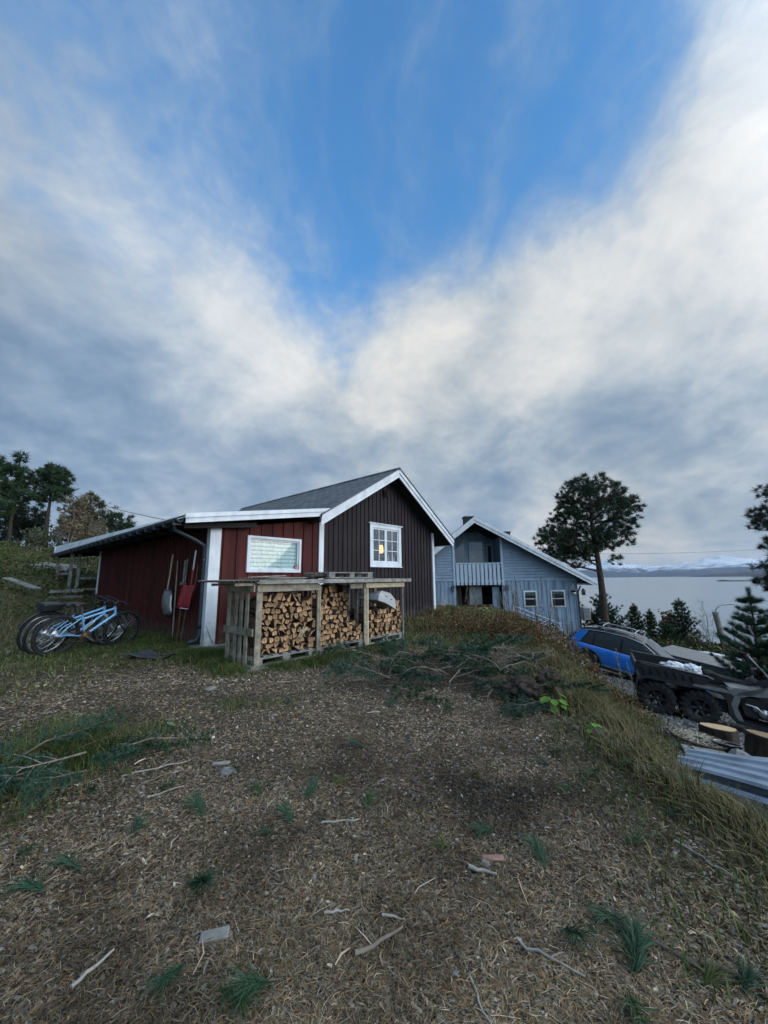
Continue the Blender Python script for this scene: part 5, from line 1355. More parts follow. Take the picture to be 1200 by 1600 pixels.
    for s in (-1, 1):
        a = R(-35) if s < 0 else R(145); e = bbk+Vector((.17*math.cos(a), s*.075, .17*math.sin(a)))
        q = MB(); q.beam(bbk+Vector((0, s*.065, 0)), e, .025, .014, up=(0, 1, 0)); q.build('crank', M['silver'] if s < 0 else M['black'], b)
        MB().box(e+Vector((0, s*.05, 0)), (.09, .09, .022)).build('pedal', M['black'], b)
    if guard:
        for c in (rw, fw):
            q = MB(); a_ = np.linspace(R(15), R(165), 16); q.tube([c+Vector(((wr+.025)*math.cos(t), 0, (wr+.025)*math.sin(t))) for t in a_], .02, 6); q.build('mudguard', M['black'], b)
        q = MB()
        for y in (-.06, 0, .06): q.tube([(-.72, y, wr+.40), (-.28, y, wr+.42)], .006, 5)
        for y in (-.06, .06): q.tube([(-.62, y, wr+.40), rw+Vector((0, y, 0))], .006, 5)
        q.build('carrier', M['black'], b)
    if basket:
        q = MB(); q.box((-.5, 0, wr+.47), (.30, .2, .13)); q.build('carrier_bag', M['black'], b, bevel=.02)
    sh = MB()
    for k in range(9): sh.ring(Vector((-.13, 0, .40))+Vector((.016, 0, .014))*k, (.75, 0, .66), .022, .004, 12, 5)
    sh.tube([(-.13, 0, .38), (.03, 0, .54)], .010, 6); sh.build('spring', M['silver'], b)
    return b
def bikeat(b, rear, front, lean, s=1.0):
    r = Vector(rear); f = Vector(front); fx = (f-r).normalized(); up = Vector((0, 0, 1)); y = up.cross(fx).normalized(); z = fx.cross(y)
    m_ = Matrix((fx, y, z)).transposed() @ Matrix.Rotation(R(lean), 3, 'X')
    b.rotation_euler = m_.to_euler(); c = r.lerp(f, .48); b.location = c; b.scale = (s, s, s)
b1 = make_bike('bikeblue', 'pale blue mountain bike nearest the camera, black tyres and rust-brown chainring', .345)
bikeat(b1, (-5.93, 7.15, Hf(-5.93, 7.15)), (-5.45, 8.2, Hf(-5.45, 8.2)), 12, 1.06)
b2 = make_bike('bikeblue', 'light blue bike with bright rims, second from the camera among the leaning bicycles', .345, rimm='silver', fork='bikewhite')
bikeat(b2, (-6.22, 7.22, Hf(-6.22, 7.22)), (-5.78, 8.4, Hf(-5.78, 8.4)), 13, 1.06)
b3 = make_bike('black', 'black touring bike with mudguards, carrier and black bag behind the pale blue ones', .36, guard=True, basket=True, rimm='silver')
bikeat(b3, (-6.50, 7.38, Hf(-6.5, 7.38)), (-6.1, 8.6, Hf(-6.1, 8.6)), 13, 1.04)
b4 = make_bike('black', 'dark bicycle farthest from the camera, next to the lean-to wall', .35, rimm='silver', saddle='woodbrown')
bikeat(b4, (-6.65, 7.95, Hf(-6.6, 7.9)), (-6.2, 9.0, Hf(-6.2, 9.0)), 14, 1.03)

# ------------------------------------------------------------------ tools on the lean-to wall
def tool_alu():
    e = empty('grain_scoop', HL(-.10, 1.65, 0), OA, 'dull aluminium scoop shovel hanging by its wooden handle on the lean-to wall', 'shovel')
    MB().tube([(-.05, .02, 1.90), (-.05, .10, 1.42), (-.06, .13, 1.2)], .018, 8).build('handle', M['woodnew'], e)
    MB().tube([(-.06, .13, 1.22), (-.06, .14, 1.12)], .022, 8).build('socket', M['dull'], e)
    b = MB(); vs = []; N, K = 10, 8
    for j in range(N+1):
        v = j/N; z = 1.12-.56*v; w = .27*math.sin(min(1, v*2.8+.32)*PI/2)*(1 if v < .85 else 1-.5*((v-.85)/.15)**2)
        for i in range(K+1):
            u = -1+2*i/K; vs.append((-.03-.07*(1-u*u)-.05*math.sin(v*PI*.9), .14+w*u-.12*v, z+.0))
    b.add(vs, [(j*(K+1)+i, j*(K+1)+i+1, (j+1)*(K+1)+i+1, (j+1)*(K+1)+i) for j in range(N) for i in range(K)], 0, True)
    o = b.build('blade', M['dull'], e); s = o.modifiers.new('t', 'SOLIDIFY'); s.thickness = .006
tool_alu()
def tool_red():
    e = empty('snow_shovel', HL(-.13, .50, 0), OA, 'red plastic snow shovel with worn white edge hanging beside the downpipe', 'shovel')
    MB().tube([(0, -.02, 1.93), (-.01, .03, 1.52)], .018, 8).build('handle', M['white'], e); MB().tube([(-.01, .03, 1.53), (-.02, .05, 1.2)], .021, 8).build('shaft', M['redplastic'], e)
    b = MB(); vs = []; N, K = 8, 12
    for j in range(N+1):
        v = j/N; z = 1.22-.46*v
        for i in range(K+1):
            u = -1+2*i/K; w = .27+.03*v; curl = .06*abs(u)**6; x = -.01-.05*v-curl-.04*math.sin(PI*v)*.3
            if abs(u) < .12: x -= .012
            vs.append((x, .05+w*u+.10*v, z+.03*u*0))
    b.add(vs, [(j*(K+1)+i, j*(K+1)+i+1, (j+1)*(K+1)+i+1, (j+1)*(K+1)+i) for j in range(N) for i in range(K)], 0, True)
    o = b.build('blade', M['redplastic'], e); s = o.modifiers.new('t', 'SOLIDIFY'); s.thickness = .006
    MB().tube([(-.085, -.06, .755), (-.075, .15, .752), (-.085, .36, .755)], .010, 6).build('worn_edge', M['white'], e)
tool_red()
def stick(name, a, b, r_, m, label, cat, group=None, head=None):
    e = empty(name, HL(*a), OA, label, cat, group)
    d = HL(*b)-HL(*a); dl = Matrix.Rotation(-OA, 3, 'Z') @ d
    MB().tube([(0, 0, 0), dl], r_, 8).build('handle', M[m], e)
    return e, dl
stick('long_pole', (-.10, 1.50, 1.75), (-.10, 1.45, .12), .014, 'woodgrey', 'long thin grey pole hanging behind the aluminium scoop', 'pole')
e, d_ = stick('garden_rake', (-.16, .62, 1.0), (-.22, .70, .03), .013, 'woodbrown', 'rake with an orange head standing below the red snow shovel', 'rake')
MB().box(d_+Vector((0, 0, .02)), (.05, .22, .03)).build('head', emis('orange_plastic', (.5, .12, .03), 0), e)
tm = MB()
for k in range(7): tm.box(d_+Vector((-.03, -.1+k*.033, -.0)), (.05, .008, .02))
tm.build('tines', bpy.data.materials['orange_plastic'], e)
stick('garden_fork', (-.18, .86, 1.05), (-.2, .94, .03), .013, 'woodbrown', 'dark wooden shaft leaning on the wall left of the orange rake', 'pole')
e, d_ = stick('hammer', (-.08, 1.12, 1.75), (-.09, 1.12, 1.25), .02, 'woodgrey', 'sledgehammer with pale handle hanging between scoop and red shovel', 'hammer')
MB().box(d_, (.08, .16, .06)).build('head', M['greymetal'], e)
stick('axe_handle', (-.08, 1.00, 1.78), (-.09, 1.02, 1.3), .017, 'woodgrey', 'pale tool handle hanging just right of the sledgehammer', 'handle')
stick('brown_pole', (-.15, .28, 1.6), (-.16, .36, 1.1), .012, 'woodbrown', 'thin brown pole between the red shovel and the downpipe', 'pole')
# dark mat lying on the grass
mt = MB(); N, K = 26, 10; vs = []
for j in range(K+1):
    for i in range(N+1):
        u, v = i/N, j/K; x = -.42+.84*u+.05*math.sin(v*3); y = -.2+.42*v+.05*math.sin(u*4)+.03*math.sin(u*11+1)*v
        w = Vector((-4.05+x, 6.95+y, 0)); z = Hf(w.x, w.y)+.05+.03*math.sin(u*6.5+.4)+.018*math.sin(u*13+v*4)+.01*math.sin(v*9); vs.append((w.x, w.y, z))
mt.add(vs, [(j*(N+1)+i, j*(N+1)+i+1, (j+1)*(N+1)+i+1, (j+1)*(N+1)+i) for j in range(K) for i in range(N)], 0, True)
o = mt.build('rubber_mat', M['tarp'], None); s = o.modifiers.new('t', 'SOLIDIFY'); s.thickness = .008; tag(o, 'wrinkled dark grey rubber mat lying on the grass in front of the tools', 'mat')

# ------------------------------------------------------------------ junk at the foot of the bank
def stump(loc, r_, h, label, rot=(0, 0, 0), seed=0):
    e = empty('log_round', loc, rot=rot, label=label, cat='log round')
    n = 30; rg = random.Random(seed); rr = [r_*(1+.05*math.sin(3*2*PI*k/n+seed)+.03*rg.uniform(-1, 1)) for k in range(n)]
    b = MB(); vs = []
    lv = [0, .03, .25, .5, .75, .96, 1.0]
    for i, l in enumerate(lv):
        for k in range(n):
            a = 2*PI*k/n; q = rr[k]*(1.06-.04*l+.02*rg.uniform(-1, 1))*(1 if i < 6 else .985); vs.append((q*math.cos(a), q*math.sin(a), h*l))
    b.add(vs, [(i*n+k, i*n+(k+1) % n, (i+1)*n+(k+1) % n, (i+1)*n+k) for i in range(6) for k in range(n)], 0, True); b.build('bark', M['bark'], e)
    MB().add([(rr[k]*.955*math.cos(2*PI*k/n), rr[k]*.955*math.sin(2*PI*k/n), 0) for k in range(n)], [tuple(range(n))]).build('cut_face', M['stumpend'], e, loc=(0, 0, h+.004))
    b = MB(); b.add([(rr[k]*.955*math.cos(2*PI*k/n), rr[k]*.955*math.sin(2*PI*k/n), h+.003) for k in range(n)]+[(rr[k]*1.04*math.cos(2*PI*k/n), rr[k]*1.04*math.sin(2*PI*k/n), h-.01) for k in range(n)], [(k, (k+1) % n, n+(k+1) % n, n+k) for k in range(n)]); b.build('bark_rim', M['bark'], e)
    return e
stump((4.66, 5.85, Hf(4.66, 5.85)-.02), .21, .27, 'low fresh-cut log round standing beside the quad bike, pale top', seed=1, rot=(R(-4), R(5), 0))
stump((4.62, 5.02, Hf(4.62, 5.02)-.03), .27, .40, 'thick tall log round with rough bark at the right edge, nearest the metal sheets', seed=2, rot=(R(-3), R(10), 0))
def cover():
    loc = (4.18, 5.62, Hf(4.18, 5.62)+.10)
    e = empty('round_iron_grate', loc, rot=(R(4), R(6), .3), label='round rusty cast-iron grate with a spoked pattern lying on the ground', cat='grate')
    MB().ring((0, 0, 0), (0, 0, 1), .31, .016, 44, 6).build('rim', M['rust'], e)
    b = MB()
    for k in range(20): a = 2*PI*k/20; b.beam((.07*math.cos(a), .07*math.sin(a), 0), (.31*math.cos(a), .31*math.sin(a), 0), .02, .02)
    for r_ in (.07, .13, .2, .26): b.ring((0, 0, 0), (0, 0, 1), r_, .009, 36, 5)
    b.build('spokes', M['wood'], e)
cover()
def bucket(loc, r_, h, m, label, rot=(0, 0, 0)):
    e = empty('old_bucket', loc, rot=rot, label=label, cat='bucket')
    MB().lathe((0, 0, 0), [(0, .01), (r_*.8, .01), (r_, h), (r_*1.05, h+.008), (r_*1.05, h-.01), (r_*1.0, h-.01), (r_*.83, 0), (0, 0)], 26).build('pail', M[m], e)
    MB().ring((0, 0, h), (0, 0, 1), r_*1.03, .010, 26, 6).build('rim', M['greymetal'], e)
bucket((4.42, 5.45, Hf(4.42, 5.45)+.0), .145, .12, 'rust', 'small dark iron bucket with a grey rim between grate and thick log round', (R(-6), R(8), 0))
bucket((4.98, 5.55, Hf(4.98, 5.55)-.02), .15, .16, 'black', 'black bucket behind the thick log round', (R(-5), R(10), 0))
b = MB(); b.box((0, 0, 0), (.5, .28, .02)); b.box((.05, .03, .03), (.4, .2, .02), Matrix.Rotation(.4, 3, 'Z')); o = b.build('paving_slab', M['stone'], None, bevel=.01); o.location = (3.88, 5.08, Hf(3.88, 5.08)+.03); o.rotation_euler = (R(-2), R(8), -.5); tag(o, 'cracked pale slab with soil on it, leaning below the iron grate', 'slab')
place('boulder', blob(.15, 31, (1, .8, .75), .5, 2, 1.3), 'stone', (4.15, 4.95, Hf(4.15, 4.95)+.06), (.3, .2, .5), 'angular grey-yellow stone between slab and thick log round', 'stone', smooth=False)
# ribbed metal roofing sheets
def sheet(c4, label, name='metal_sheet', m='sheetblue', ribs=4, th=.022, lift=0):
    A_, B_, C_, D_ = [Vector(v) for v in c4]     # near-left, near-right, far-right, far-left
    prof = []
    for k in range(ribs):
        u0 = k/ribs; prof += [(u0, 0), (u0+.03/1, 1), (u0+.055, 1), (u0+.085, 0)]
    prof.append((1, 0))
    N = 16; vs = []
    nrm = (B_-A_).cross(D_-A_).normalized()
    if nrm.z < 0: nrm = -nrm
    for i in range(N+1):
        t = i/N
        for u, h in prof: vs.append(A_.lerp(B_, t).lerp(D_.lerp(C_, t), u)+nrm*(h*th+.010*math.sin(t*5+u*3)+lift))
    n = len(prof); b = MB(); b.add(vs, [(i*n+k, i*n+k+1, (i+1)*n+k+1, (i+1)*n+k) for i in range(N) for k in range(n-1)])
    o = b.build(name, M[m], None); s = o.modifiers.new('t', 'SOLIDIFY'); s.thickness = .003
    return tag(o, label, 'metal sheet')
M['sheetblue'] = mat('galvanised_sheet', (.40, .47, .55), (.26, .32, .39), .42, 5, (1, 1, 1), metal=.35, dirt=(.14, .15, .15), dirt_amt=.6, bump=.05)
def P3(px, py, Y_):
    d = CAMR @ Vector(((px-600)/601, (800-py)/601, -1)); d /= d.y; return Vector((0, 0, 1.3))+d*Y_
sheet([(2.87, 4.10, -.52), (3.44, 2.82, -.36), (3.87, 3.32, -.20), (3.30, 4.60, -.56)], 'blue-grey ribbed metal roofing sheet on top of the pair at the foot of the bank')
sheet([(2.80, 4.10, -.60), (3.38, 2.74, -.45), (3.84, 3.25, -.30), (3.20, 4.62, -.64)], 'blue-grey ribbed metal roofing sheet underneath the other one')
# pale slabs and a rolled cover beyond the quad bike
def longslab(pts_top, w, th, m, name, label, cat='panel'):
    a, b_ = Vector(pts_top[0]), Vector(pts_top[1]); b = MB(); b.beam(a, b_, w, th)
    o = b.build(name, M[m], None, bevel=.015); return tag(o, label, cat)
q = MB(); A0, B0 = Vector((11.2, 16.9, -1.75)), Vector((12.9, 13.9, -2.15)); off = Vector((1.5, .9, .05))
for k in range(7):
    t0_, t1_ = k/7+.004, (k+1)/7-.004; q.add([A0+off*t0_, B0+off*t0_, B0+off*t1_, A0+off*t1_]+[v-Vector((0, 0, .05)) for v in (A0+off*t0_, B0+off*t0_, B0+off*t1_, A0+off*t1_)], [(0, 1, 2, 3), (7, 6, 5, 4), (0, 4, 5, 1), (1, 5, 6, 2), (2, 6, 7, 3), (3, 7, 4, 0)])
tag(q.build('boarded_deck', M['greymetal'], None), 'tilted pale boarded deck lying beyond the bonnet of the blue car', 'deck')
tag(MB().prism([(0, 0), (3.2, 0), (3.2, -.5), (0, -.9)], lambda u, v, w: A0+(B0-A0).normalized()*u*1.02+Vector((.05, .03, v-.06))+off*.02*w, 0, 1).build('deck_support', M['woodgrey'], None), 'grey timber side holding up the tilted deck', 'support')
b = MB(); a0, a1 = Vector((13.4, 17.2, -1.95)), Vector((15.1, 14.6, -2.55))
for k in range(3):
    o_ = Vector((.22*k, .1*k, -.03*k)); b.tube([a0+o_, a0.lerp(a1, .35)+o_+Vector((0, 0, .04)), a0.lerp(a1, .7)+o_+Vector((.05, 0, .0)), a1+o_], [.10, .17, .17, .08], 10)
tag(b.build('rolled_tarpaulin', M['snow'], None), 'long white rolled tarpaulin lying on the gravel beyond the quad bike', 'tarpaulin')
b = MB(); N = 8; vs = []
for j in range(N+1):
    for i in range(N+1): u, v = i/N, j/N; p = Vector((11.5, 12.9, -1.65)).lerp(Vector((12.6, 12.8, -1.75)), u)+Vector((.5*v, -.7*v, -.62*v)); p.z += .06*math.sin(u*5+v*3); p.y += .05*math.sin(u*7); vs.append(p)
b.add(vs, [(j*(N+1)+i, j*(N+1)+i+1, (j+1)*(N+1)+i+1, (j+1)*(N+1)+i) for j in range(N) for i in range(N)], 0, True)
M['film'] = mat('plastic_film', (.42, .47, .44), (.30, .34, .32), .3, 8, bump=.3)
o = b.build('plastic_film', M['film'], None); tag(o, 'greenish translucent plastic film draped over the end of the pale deck', 'plastic film')
wb_ = empty('wheelbarrow', (12.35, 12.9, -2.35), rot=(R(0), R(0), .5), label='upturned wheelbarrow with a black wheel and orange frame behind the quad bike', cat='wheelbarrow')
MB().ring((0, 0, .78), (1, .3, 0), .15, .05, 24, 8).build('wheel', M['rubber'], wb_)
MB().lathe((0, 0, .78), [(0, -.03), (.11, -.03), (.11, .03), (0, .03)], 16, (1, .3, 0)).build('hub', M['redplastic'], wb_)
b = MB(); b.tube([(-.08, 0, .78), (-.1, .3, .9), (-.5, .5, .85), (-.9, .3, .8)], .02, 6); b.tube([(.1, 0, .78), (.1, .3, 1.0), (-.5, .6, .95)], .02, 6); b.tube([(-.1, .3, .9), (.1, .3, 1.0), (.1, .3, 1.15)], .018, 6); b.tube([(-.9, .3, .8), (-.95, .3, 1.05)], .018, 6)
b.build('frame', emis('orange_paint', (.55, .22, .03), 0), wb_)
b = MB(); b.box((-.4, .1, .3), (.9, .6, .3), taper=1.3); b.build('tray', M['greymetal'], wb_, bevel=.04)
# leaning wooden lamp pole with a curved pipe
lp = empty('lamp_post', (21.3, 25.6, Hf(21.3, 25.6)), 0, 'leaning grey wooden post with a curved pipe arm in front of the fjord', 'lamp post')
zb_ = -Hf(21.3, 25.6)
MB().tube([(.35, 0, 0), (.0, 0, zb_-1.0)], .17, 10).build('post', M['woodgrey'], lp)
MB().tube([(0, -.05, zb_-1.5), (.08, 0, zb_-.85), (.35, 0, zb_-.60), (.8, 0, zb_-.52), (1.3, 0, zb_-.50)], .05, 8).build('arm', M['greymetal'], lp)
# things on the slope at the left
b = MB(); b.beam((-12.9, 13.3, Hf(-12.9, 13.3)+.32), (-11.2, 12.6, Hf(-11.2, 12.6)+.36), .25, .04); tag(b.build('plank', M['woodgrey'], None), 'grey plank lying raised on the grass at the left edge', 'plank')

# ------------------------------------------------------------------ vegetation
def rndcol(base, n, var=.25, hue=.08):
    b = np.array(base)[None, :]; k = 1+RNG.uniform(-var, var, (n, 1)); h = 1+RNG.uniform(-hue, hue, (n, 3)); return b*k*h
def unit(n):
    v = RNG.normal(size=(n, 3)); return v/np.linalg.norm(v, axis=1, keepdims=True)
def needle_clumps(cent, rad, per, width, cols, name, parent, up=.35, flat=.8, inner=.15, dirs=None):
    """clumps of thin pointed faces; cent (N,3) rad (N,) cols (N,3)"""
    N = len(cent); c = np.repeat(cent, per, 0); r = np.repeat(rad, per)[:, None]; col = np.repeat(cols, per, 0)
    d = unit(N*per); d[:, 2] = d[:, 2]*flat+up
    if dirs is not None: d = d*.75+np.repeat(dirs, per, 0)
    d /= np.linalg.norm(d, axis=1, keepdims=True)
    s = c+unit(N*per)*r*.35*RNG.random((N*per, 1)); L_ = r*RNG.uniform(.6, 1.05, (N*per, 1))
    side = np.cross(d, unit(N*per)); side /= np.linalg.norm(side, axis=1, keepdims=True)
    w = width*RNG.uniform(.6, 1.2, (N*per, 1))
    v = np.stack([s-side*w/2, s+side*w/2, s+d*L_], 1).reshape(-1, 3)
    f = np.arange(N*per*3).reshape(-1, 3)
    cc = col*(1+RNG.uniform(-.25, .25, (N*per, 1)))
    return npmesh(name, v, f, M['needle'], np.repeat(cc, 3, 0), parent)
def ell_points(ells, n, shell=.55):
    out = []; vol = np.array([e[1][0]*e[1][1]*e[1][2] for e in ells])**(.75); vol /= vol.sum()
    for (c, r), q in zip(ells, vol):
        k = max(3, int(n*q)); d = unit(k); rr = RNG.uniform(shell**3, 1, (k, 1))**(1/3)
        out.append(np.array(c)+d*np.array(r)*rr)
    return np.concatenate(out)
def limb(mb, a, b, r0, r1, sag=.1, wob=.06, n=6, mi=0):
    a = Vector(a); b = Vector(b); L_ = (b-a).length; pts = []; 
    for i in range(n+1):
        t = i/n; p = a.lerp(b, t); p.z -= sag*L_*math.sin(PI*t)
        if 0 < i < n: p += Vector((random.uniform(-1, 1), random.uniform(-1, 1), random.uniform(-1, 1)))*wob*L_
        pts.append(p)
    mb.tube(pts, [r0+(r1-r0)*i/n for i in range(n+1)], 6, mi); return pts
def pine(name, label, base, trunk_pts, r0, r1, ells, nclump, cr, per, nw, col, cat='tree', group=None, nl=16, bark='bark', low=.45, shell=.5, gaps=False):
    e = empty(name, base, 0, label, cat, group); B = Vector(base)
    tb = MB(); pts = [Vector(p)-B for p in trunk_pts]; n = len(pts)
    tb.tube(pts, [r0+(r1-r0)*(i/(n-1)) for i in range(n)], 10)
    C_ = ell_points(ells, nclump, shell)-np.array(base)
    # limbs: cluster the clumps
    anc = C_[RNG.choice(len(C_), min(nl, len(C_)), replace=False)]
    own = np.argmin(((C_[:, None]-anc[None])**2).sum(-1), 1)
    for k in range(len(anc)):
        m_ = C_[own == k]
        if not len(m_): continue
        cen = Vector(m_.mean(0)); z = max(low*pts[-1].z, cen.z-.35*math.hypot(cen.x-pts[-1].x, cen.y-pts[-1].y)-.2); z = min(z, pts[-1].z*.97)
        # point on trunk at z
        j = 0
        while j < n-2 and pts[j+1].z < z: j += 1
        t = (z-pts[j].z)/max(1e-3, pts[j+1].z-pts[j].z); a = pts[j].lerp(pts[j+1], min(1, max(0, t)))
        lp_ = limb(tb, a, cen, r0*.30, r0*.08, .06, .05)
        for q in m_[:40]: limb(tb, lp_[random.randint(2, 6)], q, r0*.07, r0*.02, .05, .06, 3)
    tb.build('trunk', M[bark], e)
    if gaps:
        C_ = C_[(fbm(C_[:, 0]*1.1+.6*C_[:, 1], C_[:, 2]*1.3, 2, 5) > -.13)]
    cols_ = rndcol(col, len(C_), .35)
    cols_ *= (1+.25*(RNG.random((len(C_), 1)) > .8))
    needle_clumps(C_, cr*RNG.uniform(.7, 1.25, len(C_)), per, nw, cols_, 'crown', e)
    return e
def E3(px, py, Y_, rx, rz, ry=None):
    k = Y_/601; return (tuple(P3(px, py, Y_)), (rx*k, (ry or rx)*k, rz*k))
G1 = (.026, .052, .022); G2 = (.036, .070, .034); G3 = (.045, .070, .026)
Yp = 21
bp = P3(946, 985, Yp); bz = Hf(bp.x, bp.y)
pine('pine_tree', 'big dark pine with a broad uneven crown standing between the blue-grey house and the fjord', (bp.x, bp.y, bz),
     [(bp.x, bp.y, bz-.2), P3(943, 940, Yp), P3(938, 900, Yp), P3(932, 860, Yp), P3(925, 820, Yp), P3(922, 780, Yp), P3(918, 752, Yp)], .20, .05,
     [E3(922, 800, Yp, 54, 44), E3(900, 772, Yp, 34, 26), E3(945, 768, Yp, 34, 22), E3(868, 848, Yp, 34, 24), E3(860, 836, Yp, 22, 14), E3(885, 815, Yp, 30, 28), E3(905, 845, Yp, 40, 26), E3(978, 800, Yp, 26, 30), E3(950, 845, Yp, 26, 16), E3(872, 868, Yp, 26, 10), E3(985, 790, Yp, 16, 16), E3(968, 838, Yp, 24, 20),
      E3(962, 872, Yp, 13, 12), E3(912, 748, Yp, 12, 9), E3(938, 746, Yp, 14, 8), E3(958, 756, Yp, 9, 8), E3(895, 868, Yp, 24, 10), E3(904, 884, Yp, 12, 6), E3(890, 755, Yp, 9, 8)],
     1500, .25, 44, .026, (.018, .042, .017), nl=34, bark='bark', shell=.4, gaps=True)
# dark trees on the hillside, left
def hz(px, Y_): p = P3(px, 900, Y_); return Hf(p.x, p.y)
def lp3(px, py, Y_): return P3(px, py, Y_)
T = [
 ('tall pine with long bare trunk and layered crown at the left edge of the photo', [(12, 868), (16, 820), (22, 780), (27, 745), (33, 712)], 24, .13, [(33, 716, 9, 9), (30, 738, 20, 9), (22, 760, 26, 12), (35, 775, 22, 9), (15, 790, 20, 10), (40, 750, 14, 8)], 260, G1, .2),
 ('pine with a round dense crown on the hillside, second from the left edge', [(72, 845), (73, 815), (78, 785), (82, 750)], 25, .17, [(84, 738, 22, 13), (72, 752, 20, 14), (100, 750, 16, 14), (92, 772, 18, 14), (62, 775, 12, 14), (105, 765, 10, 8)], 300, G1, .2),
 ('dark pine cut off by the left edge, farthest left on the hillside', [(-18, 870), (-14, 800), (-6, 730)], 23, .18, [(-5, 735, 18, 18), (-20, 770, 30, 25), (0, 790, 18, 18), (4, 725, 8, 10)], 260, G1, .2),
 ('dark bushy pine low behind the two tall hillside pines', [(42, 858), (42, 830), (44, 795)], 28, .1, [(45, 805, 26, 22), (30, 825, 20, 18), (60, 820, 16, 22), (20, 810, 16, 20)], 260, (.014, .028, .015), .1),
 ('dark low pine filling the gap right of the round hillside pine', [(110, 860), (110, 835), (112, 808)], 29, .1, [(112, 820, 18, 18), (98, 838, 16, 16), (128, 842, 16, 14)], 220, (.016, .030, .015), .1),
 ('dark low pine behind the bare trunk at the left edge', [(8, 870), (8, 840), (10, 800)], 30, .1, [(5, 820, 20, 24), (22, 838, 16, 18), (-14, 830, 20, 24)], 240, (.014, .028, .014), .1),
 ('dark low bushy pine under the yellow-green hillside tree', [(150, 862), (150, 845), (152, 830)], 29, .08, [(150, 842, 16, 12), (168, 846, 14, 10), (132, 850, 14, 10)], 160, (.030, .034, .018), .1),
 ('small flat-topped pine just above the end of the lean-to roof', [(190, 850), (188, 830), (186, 812)], 27, .08, [(180, 808, 14, 7), (196, 820, 13, 8), (170, 822, 12, 9), (205, 812, 5, 5), (188, 832, 16, 8)], 130, G1, .1),
 ('yellow-green mid-size tree between the round pine and the lean-to roof', [(138, 850), (138, 820), (142, 780)], 27, .1, [(142, 782, 12, 12), (130, 800, 20, 14), (150, 810, 14, 16), (122, 822, 20, 14), (158, 788, 6, 8)], 260, (.052, .060, .022), .1),
]
for lab, tp, Y_, r_, el_, nc, col, lowf in T:
    w0 = P3(*tp[0], Y_); bz = Hf(w0.x, w0.y); el3 = [E3(a, b, Y_, c, d) for a, b, c, d in el_]
    tp3 = [(w0.x, w0.y, min(bz, w0.z)-.2)]+[P3(a, b, Y_) for a, b in tp[1:]]
    pine('pine_tree' if 'pine' in lab else 'broadleaf_tree', lab, (w0.x, w0.y, min(bz, w0.z)), tp3, r_, .03, el3, nc, .34, 34, .045, col, nl=12, low=lowf, shell=.3)
# thin leafless or sparsely leafed birches
def birch(name, label, base, h, spread, n, col=None, nleaf=0, seed=0, bark='barkpale', r_=.035):
    rs = random.getstate(); random.seed(seed); e = empty(name, base, 0, label, 'tree'); tb = MB(); tips = []
    for s_ in range(n):
        a = random.uniform(0, 2*PI); tip = Vector((math.cos(a)*spread*random.uniform(.1, .5), math.sin(a)*spread*random.uniform(.1, .5), h*random.uniform(.75, 1)))
        main = limb(tb, (0, 0, -.1), tip, r_, r_*.15, 0, .03, 8)
        for j in range(3, 9):
            for q in range(3):
                a2 = random.uniform(0, 2*PI); L_ = spread*random.uniform(.25, .6)*(1-.06*j); d = Vector((math.cos(a2)*L_, math.sin(a2)*L_, L_*random.uniform(.7, 1.6)))
                br_ = limb(tb, main[j-1].lerp(main[min(j, 8)], random.random()), main[j-1]+d, r_*.28, r_*.1, .02, .06, 4)
                tips += br_[2:]
                for z in range(3):
                    a3 = random.uniform(0, 2*PI); l3 = L_*.4; b_ = br_[random.randint(1, 4)]; p2 = b_+Vector((math.cos(a3)*l3, math.sin(a3)*l3, l3*random.uniform(.2, 1.4))); tb.tube([b_, p2], [r_*.12, r_*.05], 3, cap=False); tips.append(p2)
    tb.build('trunk', M[bark], e)
    if nleaf:
        C_ = np.array([tuple(random.choice(tips)) for _ in range(nleaf)])+RNG.normal(size=(nleaf, 3))*.06
        needle_clumps(C_, np.full(nleaf, .13), 5, .09, rndcol(col, nleaf, .35, .15), 'crown', e)
    random.setstate(rs); return e
for i, (px, pt, Y_, sprd, n, col, nl, lab) in enumerate([
    (106, 772, 23.5, 1.7, 6, (.17, .13, .075), 800, 'birch with pale orange autumn leaves beside the round hillside pine'),
    (165, 775, 27, 1.2, 3, (.20, .14, .07), 90, 'thin almost bare birch above the end of the lean-to roof'),
    (128, 822, 22, 1.1, 5, (.14, .10, .05), 350, 'small russet shrub low on the hillside left of the porch posts'),
    (150, 812, 24, 1.4, 6, (.13, .11, .06), 300, 'brown leafless thicket tree behind the white roof edge'),
    (88, 815, 25, 1.2, 5, None, 0, 'small bare birch under the round hillside pine'),
    (140, 850, 19, 1.0, 5, (.10, .11, .04), 260, 'low shrub between the porch posts and the hillside'),
    (60, 838, 22, 1.3, 6, (.06, .075, .03), 420, 'green-brown shrub at the top of the slope behind the bare pine trunk')]):
    w = P3(px, 860, Y_); bz = Hf(w.x, w.y); zt = P3(px, pt, Y_).z
    birch('birch_tree', lab, (w.x, w.y, bz), zt-bz, sprd, n, col, nl, i+3)
